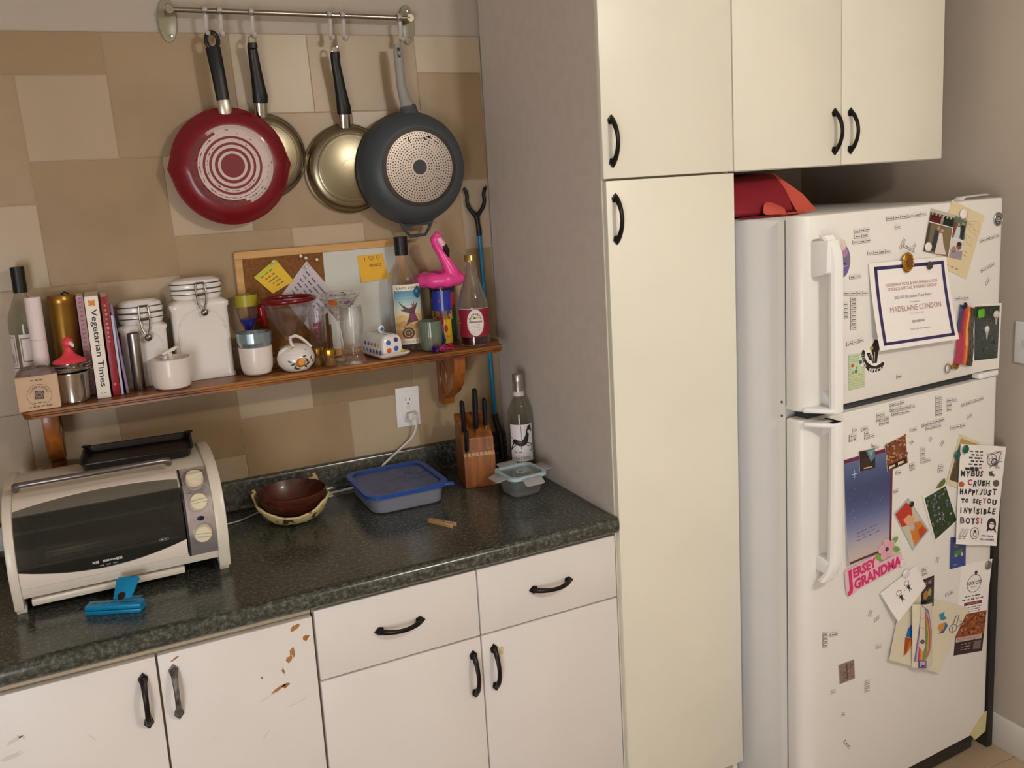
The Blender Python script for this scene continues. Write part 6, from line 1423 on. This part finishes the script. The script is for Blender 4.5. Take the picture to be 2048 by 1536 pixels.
# pizza menu
def menu(a):
    K='#4a3a38'
    a.ring(.47,.77,.22,.235,K,2,a=.42); a.disc(.50,.885,.05,K,2,ry=.02); a.text('ROCK CITY',.24,.755,.72,.795,K,2,bold=.03); a.text('PIZZA',.38,.725,.56,.740,'#7a6a68',2)
    for i,(a0,a1) in enumerate(((.22,.75),(.12,.88),)): a.scrib(a0,.625-.035*i,a1,.645-.035*i,K,2,5,seed=i,h=.8)
    a.poly(rrect(.20,.80,.535,.570,.015),'#7a3432',2); a.text('1-877-762-7625',.34,.543,.66,.562,'#d9b9b4',3)
    for i in range(3): a.scrib(.25+.05*i,.505-.024*i,.80,.520-.024*i,'#6a5a58',2,4,seed=10+i,h=.7)
    a.rect(0,.19,1,.445,'#8a4a2c',1.5); R = random.Random(6)
    for i in range(120): a.disc(R.uniform(.03,.97),R.uniform(.21,.43),R.uniform(.02,.06),R.choice(['#a85a30','#6a3020','#c07a44','#7a3a24','#94502c']),2,ry=R.uniform(.008,.022),n=7)
    a.rect(0,0,1,.19,'#33211f',1.5); a.rect(.03,.145,.92,.195,'#c9aca8',3); a.text('MADE TO ORDER ALL DAY',.07,.155,.88,.185,'#7a3432',4)
    a.rect(.66,.035,.92,.125,'#6f6460',3); 
    for i in range(3): a.scrib(.22,.045+.03*i,.60,.060+.03*i,'#b9a8a4',3,3,seed=30+i,h=.7)
fsheet('menu_flyer','tall pizza menu flyer with a crust photo, at the lower right of the fridge','flyer',[(-0.161,0.361),(-0.0347,0.336),(-0.0015,0.604),(-0.1377,0.6221)],.0007,WHT,menu)
fmag('disc_magnet','grey metal disc magnet at the top right of the menu flyer',(-0.0217,0.5908),.0130,.0014,'#8a8784',.3,.005,metal=.5)
# pink lettered magnet with flower
c0 = (-0.4902,0.7075); jl = (-0.5913,0.7027); jr = (-0.3929,0.7282)
ang = math.atan2(jr[1]-jl[1],jr[0]-jl[0])
jm = fobj('lettered_magnet','hot pink cut-out magnet with two rows of capital letters and a pink flower','magnet',c0[0],c0[1],.0032); jm.matrix_world = jm.matrix_world @ Rt(-ang,'Y')
Lh = math.dist(jl,jr)/2*1.03; M_pk = mat('pale_pink_card','#e4b8c4',.5); 
def T2(txt, x0, x1, z0, z1, name):
    vs, fs = glyphs(txt,.05); a.items.append(([(x0+(x1-x0)*x, z0+(z1-z0)*y) for x,y in vs], fs, hexc('#cf2f6c'), 2))
MB().prism([(-Lh,-.030),(-Lh*.78,-.040),(-Lh*.62,-.0345),(Lh,-.034),(Lh,.004),(Lh*.2,.006),(Lh*.15,.034),(-Lh,.034),(-Lh*1.02,.0)],-.0010,0,'Y').build('backing',M_pk,jm)
a = Art(fn=lambda u,v,l: (u,-.0010-l,v))
T2('J',-Lh*.98,-Lh*.78,-.038,.030,'J'); T2('ERSEY',-Lh*.74,Lh*.08,.002,.029,'E'); T2('GRANDMA',-Lh*.74,Lh*.97,-.031,-.002,'G'); a.build('lettering',jm)
fc_ = (Lh*.48,.034)
for i in range(5):
    q = 2*PI*i/5+.3; MB().prism([(fc_[0]+.019*math.cos(q)+.0125*math.cos(w_)*(1.1),fc_[1]+.017*math.sin(q)+.0115*math.sin(w_)) for w_ in [2*PI*j/10 for j in range(10)]],-.0026,-.0009,'Y',.0004,seg=1).build('petal',mat('petal_pink','#d9a8b4',.5),jm)
MB().lathe([(0,0),(.005,0),(.004,.002),(0,.0025)],12,M=Tr(fc_[0],-.0024,fc_[1])@RX).build('flower_centre',mat('plum_centre','#5a2a5c',.5),jm)
for (dx,dz,r_) in ((.030,.010,.4),(-.030,-.012,2.4),(.034,-.014,-.5)):
    MB().prism([(fc_[0]+dx+.016*math.cos(w_)*math.cos(r_)-.007*math.sin(w_)*math.sin(r_),fc_[1]+dz+.016*math.cos(w_)*math.sin(r_)+.007*math.sin(w_)*math.cos(r_)) for w_ in [2*PI*j/10 for j in range(10)]],-.0020,-.0009,'Y').build('leaf',mat('magnet_leaf','#6fa83c',.5),jm)
# pair of white magnets, stick-figure note
def stick(a):
    K='#2c282a'
    for u,v in ((.36,.52),(.62,.60)):
        a.ring(u,v+.10,.055,.068,'#7a7674',2,a=1.2); a.poly([(u-.035,v),(u+.035,v),(u+.02,v-.14),(u-.02,v-.14)],K,2); a.line([(u-.01,v-.12),(u-.03,v-.22)],.014,K,2); a.line([(u+.01,v-.12),(u+.04,v-.22)],.014,K,2); a.line([(u-.07,v-.05),(u,v-.02),(u+.07,v-.05)],.012,K,2)
    a.disc(.50,.55,.012,K,2)
fsheet('drawing','white paper with two small stick figures drawn in black','drawing',[(-0.4125,0.5438),(-0.2861,0.6018),(-0.3306,0.671),(-0.4698,0.6346)],.0030,WHT,stick,lambda u,v:.010*(1-v)**2*(1-u)+.004*(1-u),step=(.12,.12))
fmag('button_magnet','white button magnet at the top of the stick-figure drawing, upper of two',(-0.3838,0.6917),.0115,.0010,'#e2dad8',.25)
fmag('button_magnet','white button magnet at the top of the stick-figure drawing, lower of two',(-0.3714,0.6609),.0115,.0050,'#e2dad8',.25)
def game(a):
    a.rect(0,0,1,1,'#1f1b1e').rect(.08,.74,.92,.95,'#5a2430',2).scrib(.1,.76,.9,.92,'#8a8a8a',3,2,seed=3,h=.8).rect(.08,.25,.92,.70,'#3c3a38',2); a.disc(.35,.45,.2,'#a8743a',3,ry=.14); a.disc(.65,.50,.14,'#a89a58',3,ry=.12); a.rect(.10,.05,.9,.20,'#34503a',2).disc(.3,.12,.06,'#a8442c',3,ry=.04)
fsheet('game_card','small dark picture card tucked behind the stick-figure drawing','card',[(-0.3075,0.539),(-0.2527,0.536),(-0.2536,0.6239),(-0.3,0.6232)],.0022,PHO,game,pmat=PRINTG)
def kid(a):
    B='#2a66b0'; 
    a.poly([(.20,.50),(.27,.62),(.33,.62),(.36,.50),(.33,.38),(.20,.38)],'#1f6cb8',2); a.poly([(.19,.37),(.34,.37),(.30,.20),(.24,.10)],'#a8481c',2); a.poly([(.27,.35),(.34,.37),(.30,.20),(.27,.14)],'#cf7a24',3); a.line([(.30,.62),(.27,.74),(.33,.80),(.38,.76),(.34,.66)],.016,'#8a9a58',2); a.disc(.30,.72,.03,'#b86a2c',2,ry=.05)
    a.poly([(.60,.80),(.66,.86),(.68,.80),(.74,.78),(.69,.73),(.64,.74)],'#3a8aa4',2); a.poly([(.66,.66),(.74,.72),(.78,.64),(.73,.56),(.66,.60)],'#cf8a3c',2); a.poly([(.74,.72),(.80,.68),(.78,.56),(.70,.53),(.76,.62)],'#2a6a9c',2.5)
    P_='#4a4a8c'; a.ring(.90,.66,.055,.064,P_,2,a=1.0); a.line([(.87,.72),(.86,.84),(.90,.86),(.92,.74),(.97,.80),(.99,.74),(.94,.68)],.010,P_,2); a.line([(.88,.68),(.93,.60),(.87,.60)],.008,P_,2)
fsheet('drawing','large cream sheet with coloured crayon shapes, at the bottom of the paper cluster','drawing',[(-0.4379,0.442),(-0.2351,0.3384),(-0.0979,0.4843),(-0.3721,0.6113)],.0014,mat('cream_drawing_paper','#d9cfb8',.8),kid,lambda u,v:.010*(1-v)**2,step=(.1,.1))
def rainbow(a):
    for i,c_ in enumerate(('#6a6aa8','#c9a4ac','#b0405c','#d9782c','#c9a83c','#7a8a5a')): 
        k_ = .06*i; a.poly([(.05+k_,.10),(.35+k_*.5,.99-k_*.3),(.70-k_*.3,.90-k_),(.95-k_,.55),(.90-k_,.30),(.60-k_*.3,.14)],c_,1+i*.3)
    a.poly([(.22,.35),(.30,.98),(.45,.95),(.48,.35),(.38,.25)],'#d6c6b4',3.4); a.line([(.25,.80),(.44,.78)],.02,'#9a8a94',3.6,a=.4); a.line([(.25,.65),(.45,.63)],.02,'#9a8a94',3.6,a=.4); a.disc(.36,.42,.10,'#5f5a44',3.8,ry=.035)
    a.rect(.20,.0,.55,.12,'#4a4a8c',3).rect(.25,.015,.50,.11,'#b9a4b4',3.4).rect(.30,.02,.46,.05,'#8a1f6c',3.8)
fsheet('paper_bookmark','folded crayon-coloured rainbow strip stuck over the large cream drawing','bookmark',[(-0.3509,0.3939),(-0.2694,0.3746),(-0.2698,0.5534),(-0.3503,0.5722)],.0100,mat('cream_drawing_paper','#d9cfb8',.8),rainbow,lambda u,v:.008*math.sin(PI*u)+.004*(1-v),step=(.1,.05))
def brown(a):
    a.rect(0,0,1,1,'#8a766c'); R = random.Random(2)
    for i in range(40): a.rect(u:=R.uniform(.03,.85), v:=R.uniform(.03,.88), u+R.uniform(.04,.12), v+R.uniform(.04,.10), R.choice(['#6d5a52','#a8948a','#5f4c46','#7f6a62']),2)
    a.rect(.46,.1,.54,.9,'#5a4842',3)
fsheet('square_magnet','small square brown engraved-looking magnet low on the left of the fridge door','magnet',[(-0.6102,0.4275),(-0.5558,0.4258),(-0.5589,0.4786),(-0.6141,0.4807)],.0022,mat('brown_magnet_edge','#cfc4b8',.5),brown,th=.0020)
# word magnets: rows of tiny white tiles, n words between two points
def wm_mesh(k):
    mb = MB(); mb.box(-.5,.5,-.0009,0,-.5,.5,0,2); mb.add([(-.46,-.00095,-.40),(.5,-.00095,-.40),(.5,-.00095,.5),(-.46,-.00095,.5)],[(0,1,2,3)],0); R = random.Random(k); x = -.32  # grey edge left bare at left and bottom, doubling as a painted shadow
    while x < .30:
        w_ = R.uniform(.10,.18); h_ = R.uniform(.12,.24); mb.add([(x,-.00105,-.16),(x+w_,-.00105,-.16),(x+w_,-.00105,-.16+h_+.12),(x,-.00105,-.16+h_)],[(0,1,2,3)],1); x += w_*1.15
    return mb.mesh('word_magnet',[mat('word_magnet_white','#dedad5',.45),mat('word_magnet_ink','#4a4644',.6),mat('word_magnet_edge_shade','#85817c',.7)])
WM = [wm_mesh(i) for i in range(5)]
clusters = [
 ('long row at the freezer door top',(((-0.458,1.5822),(-0.3116,1.5852),6.0),)),
 ('lone, just under the freezer door top row',(((-0.4275,1.5597),(-0.4062,1.5605),1.0),)),
 ('block beside freezer handle top',(((-0.569,1.5611),(-0.5149,1.5628),3.0),((-0.5689,1.5483),(-0.5181,1.5501),2.0),((-0.5738,1.5359),(-0.5111,1.5366),3.0))),
 ('row above the certificate left corner',(((-0.5227,1.5057),(-0.4406,1.5044),4.0),)),
 ('slanting cluster above gold brooch',(((-0.4067,1.5063),(-0.3909,1.5304),3.0),((-0.3942,1.5149),(-0.3535,1.4968),2.0),((-0.3647,1.5002),(-0.3503,1.5137),2.0))),
 ('two-word pair below the purple oval sticker',(((-0.5831,1.4549),(-0.5426,1.4555),2.0),)),
 ('row of four at the left edge of the certificate',(((-0.6046,1.4195),(-0.5178,1.4111),4.0),)),
 ('tall column left of the certificate',(((-0.5793,1.4025),(-0.559,1.402),1.0),((-0.5792,1.3927),(-0.5589,1.3922),1.0),((-0.5791,1.383),(-0.5588,1.3823),1.0),((-0.579,1.3732),(-0.5586,1.3725),1.0),((-0.5789,1.3634),(-0.5585,1.3627),1.0),((-0.5788,1.3536),(-0.5584,1.3528),1.0),((-0.5787,1.3437),(-0.5583,1.3429),1.0),((-0.5786,1.3339),(-0.5582,1.333),1.0))),
 ('short column right beside the freezer handle',(((-0.6044,1.3935),(-0.586,1.3926),1.0),((-0.6044,1.384),(-0.5859,1.383),1.0),((-0.6043,1.3745),(-0.5858,1.3735),1.0),((-0.6042,1.365),(-0.5858,1.364),1.0))),
 ('slightly tilted row above the gingham card',(((-0.592,1.2964),(-0.532,1.3004),3.0),)),
 ('lone word low in the middle of the freezer door',(((-0.414,1.1899),(-0.3918,1.1903),1.0),)),
 ('row of four right of the cream invitation',(((-0.1013,1.4992),(-0.0208,1.5095),4.0),)),
 ('tilted three-word row below the cream invitation',(((-0.0934,1.4207),(-0.038,1.4363),3.0),)),
 ('steeply tilted lone word near the freezer door right edge',(((-0.0707,1.383),(-0.0549,1.3998),1.0),)),
 ('row of three right of the certificate, above the sunset photo',(((-0.1957,1.3602),(-0.1394,1.3577),3.0),)),
 ('widest block atop lower door',(((-0.4363,1.121),(-0.3807,1.1205),3.0),((-0.4361,1.1082),(-0.3407,1.1046),5.0),((-0.4303,1.0969),(-0.3613,1.0938),3.0))),
 ('block left of the widest',(((-0.485,1.1028),(-0.4542,1.1024),2.0),((-0.4848,1.0913),(-0.4394,1.0908),3.0),((-0.4738,1.0804),(-0.4373,1.0802),2.0))),
 ('tall double column, lower door',(((-0.2634,1.1098),(-0.2357,1.1078),2.0),((-0.263,1.0992),(-0.2353,1.0971),2.0),((-0.2627,1.0885),(-0.2349,1.0864),2.0),((-0.2623,1.0778),(-0.2345,1.0757),2.0),((-0.2619,1.0671),(-0.2342,1.0649),2.0))),
 ('stack right of tall double column',(((-0.2173,1.0954),(-0.1768,1.0926),2.0),((-0.2169,1.0833),(-0.1966,1.0825),1.0),((-0.2163,1.0712),(-0.1962,1.0703),1.0))),
 ('long tilted row at the top right of the lower door',(((-0.1576,1.0731),(-0.0637,1.0777),5.0),)),
 ('lone tilted word under the long tilted row',(((-0.1332,1.0348),(-0.1105,1.0404),1.0),)),
 ('tilted pair of rows, lower door',(((-0.314,1.046),(-0.2236,1.0483),4.0),((-0.2982,1.0351),(-0.237,1.0346),3.0))),
 ('row of three right of the two tilted rows',(((-0.2022,1.0188),(-0.1386,1.0166),3.0),)),
 ('lone word left of the two tilted rows',(((-0.3599,1.0426),(-0.3312,1.0426),1.0),)),
 ('lone word near the lower handle top, highest there',(((-0.5397,1.0773),(-0.5114,1.0784),1.0),)),
 ('stack beside lower handle top',(((-0.5694,1.0803),(-0.5538,1.0824),1.0),((-0.5814,1.0676),(-0.5536,1.0673),1.0),((-0.5813,1.0588),(-0.5535,1.0585),1.0))),
 ('cluster above dark picture magnet',(((-0.5272,1.0649),(-0.5112,1.0657),1.0),((-0.5271,1.0534),(-0.4914,1.0556),2.0))),
 ('pair touching the top of the starry card',(((-0.5018,1.0308),(-0.4727,1.02),2.0),)),
 ('lone, sloping, just right of the brown and gold magnet',(((-0.359,1.0083),(-0.3439,1.012),1.0),)),
 ('lone, sloping, middle one of three above the crowd photo',(((-0.2834,1.0004),(-0.2738,1.0093),1.0),)),
 ('lone, sloping, left of the cream-bordered photo',(((-0.237,0.9793),(-0.2254,0.9892),1.0),)),
 ('left-aligned stack mid lower door',(((-0.316,0.984),(-0.2985,0.9832),1.0),((-0.3157,0.9719),(-0.2981,0.9711),1.0),((-0.3153,0.9598),(-0.2977,0.9589),1.0),((-0.315,0.949),(-0.2757,0.9491),2.0))),
 ('pair right of the brown and gold magnet',(((-0.3594,0.9488),(-0.3383,0.9498),1.0),((-0.3572,0.939),(-0.336,0.94),1.0))),
 ('pair left of the framed photo',(((-0.245,0.9225),(-0.2229,0.922),1.0),((-0.2466,0.9119),(-0.2245,0.9114),1.0))),
 ('lone word under the brown and gold magnet',(((-0.4103,0.9408),(-0.3895,0.9391),1.0),)),
 ('lone word beside the right edge of the starry card',(((-0.4167,0.892),(-0.3998,0.8922),1.0),)),
 ('lone upright word above the stick-figure drawing',(((-0.2417,0.6549),(-0.2362,0.6704),1.0),)),
 ('stack right of the white buttons',(((-0.3021,0.6497),(-0.2821,0.6486),1.0),((-0.2998,0.6379),(-0.2776,0.6361),1.0))),
 ('lone word left of the menu flyer',(((-0.2029,0.5512),(-0.1673,0.5528),1.0),)),
 ('steep lone word left of the stick-figure drawing',(((-0.5024,0.5785),(-0.4933,0.5937),1.0),)),
 ('tilted lone word left of the large cream drawing',(((-0.4835,0.5592),(-0.4631,0.5683),1.0),)),
 ('column of four low on the left of the lower door',(((-0.669,0.58),(-0.6516,0.5761),1.0),((-0.6689,0.5701),(-0.6516,0.566),1.0),((-0.6689,0.5601),(-0.6515,0.556),1.0),((-0.6689,0.5501),(-0.6515,0.546),1.0))),
 ('lone word beside the low left column',(((-0.6445,0.5712),(-0.6128,0.5656),1.0),)),
 ('lone word above and right of the brown square magnet',(((-0.4767,0.4851),(-0.4558,0.4827),1.0),)),
 ('steep column right of the brown square magnet',(((-0.5163,0.3762),(-0.4976,0.3741),1.0),((-0.5165,0.3875),(-0.4977,0.3854),1.0),((-0.5166,0.3988),(-0.4979,0.3967),1.0))),
 ('lone word just below the brown square magnet',(((-0.6404,0.4131),(-0.6227,0.4139),1.0),)),
 ('tiny lone word lower down the left of the door',(((-0.6007,0.3384),(-0.5879,0.3367),1.0),)),
 ('lowest lone word on the lower door',(((-0.591,0.2619),(-0.5687,0.2351),1.0),)),
]
kk = 0
ORD = ['first','second','third','fourth','fifth','sixth','seventh','eighth']
for desc, lines in clusters:
    ntot = sum(int(round(l[2])) for l in lines); nl = len(lines)
    column = nl > 1 and all(int(round(l[2])) == 1 for l in lines)
    for li, (p, q, n) in enumerate(lines):
        n = int(round(n)); dx, dz = q[0]-p[0], q[1]-p[1]; L = math.hypot(dx,dz); an = math.atan2(dz,dx); wd = L/n
        for i in range(n):
            t_ = (i+.5)/n; o = bpy.data.objects.new('word_magnet',WM[kk%5]); COL.objects.link(o); kk += 1
            o.matrix_world = FM @ Tr(p[0]+dx*t_,-.0002-.0002*(kk%2),p[1]+dz*t_) @ Rt(-an,'Y') @ Matrix.Diagonal((wd*.95,1,.0092,1))
            row = '' if nl == 1 else ('top row, ' if li == 0 else 'bottom row, ' if li == nl-1 else ('middle row, ' if nl == 3 else ORD[li]+' row, '))
            if ntot == 1: lb = 'small word magnet: '+desc
            elif column: lb = 'word magnet %s from top: %s' % (ORD[li], desc)
            else: lb = 'word magnet, %s %s from left: %s' % (row.strip(', '), ORD[i], desc) if row else 'word magnet %s from left: %s' % (ORD[i], desc)
            tag(o,lb,'magnet','magnetic poetry words on the fridge doors')
            if len(lb.split()) > 16: print('LONG', len(lb.split()), lb)
bpy.context.view_layer.update()
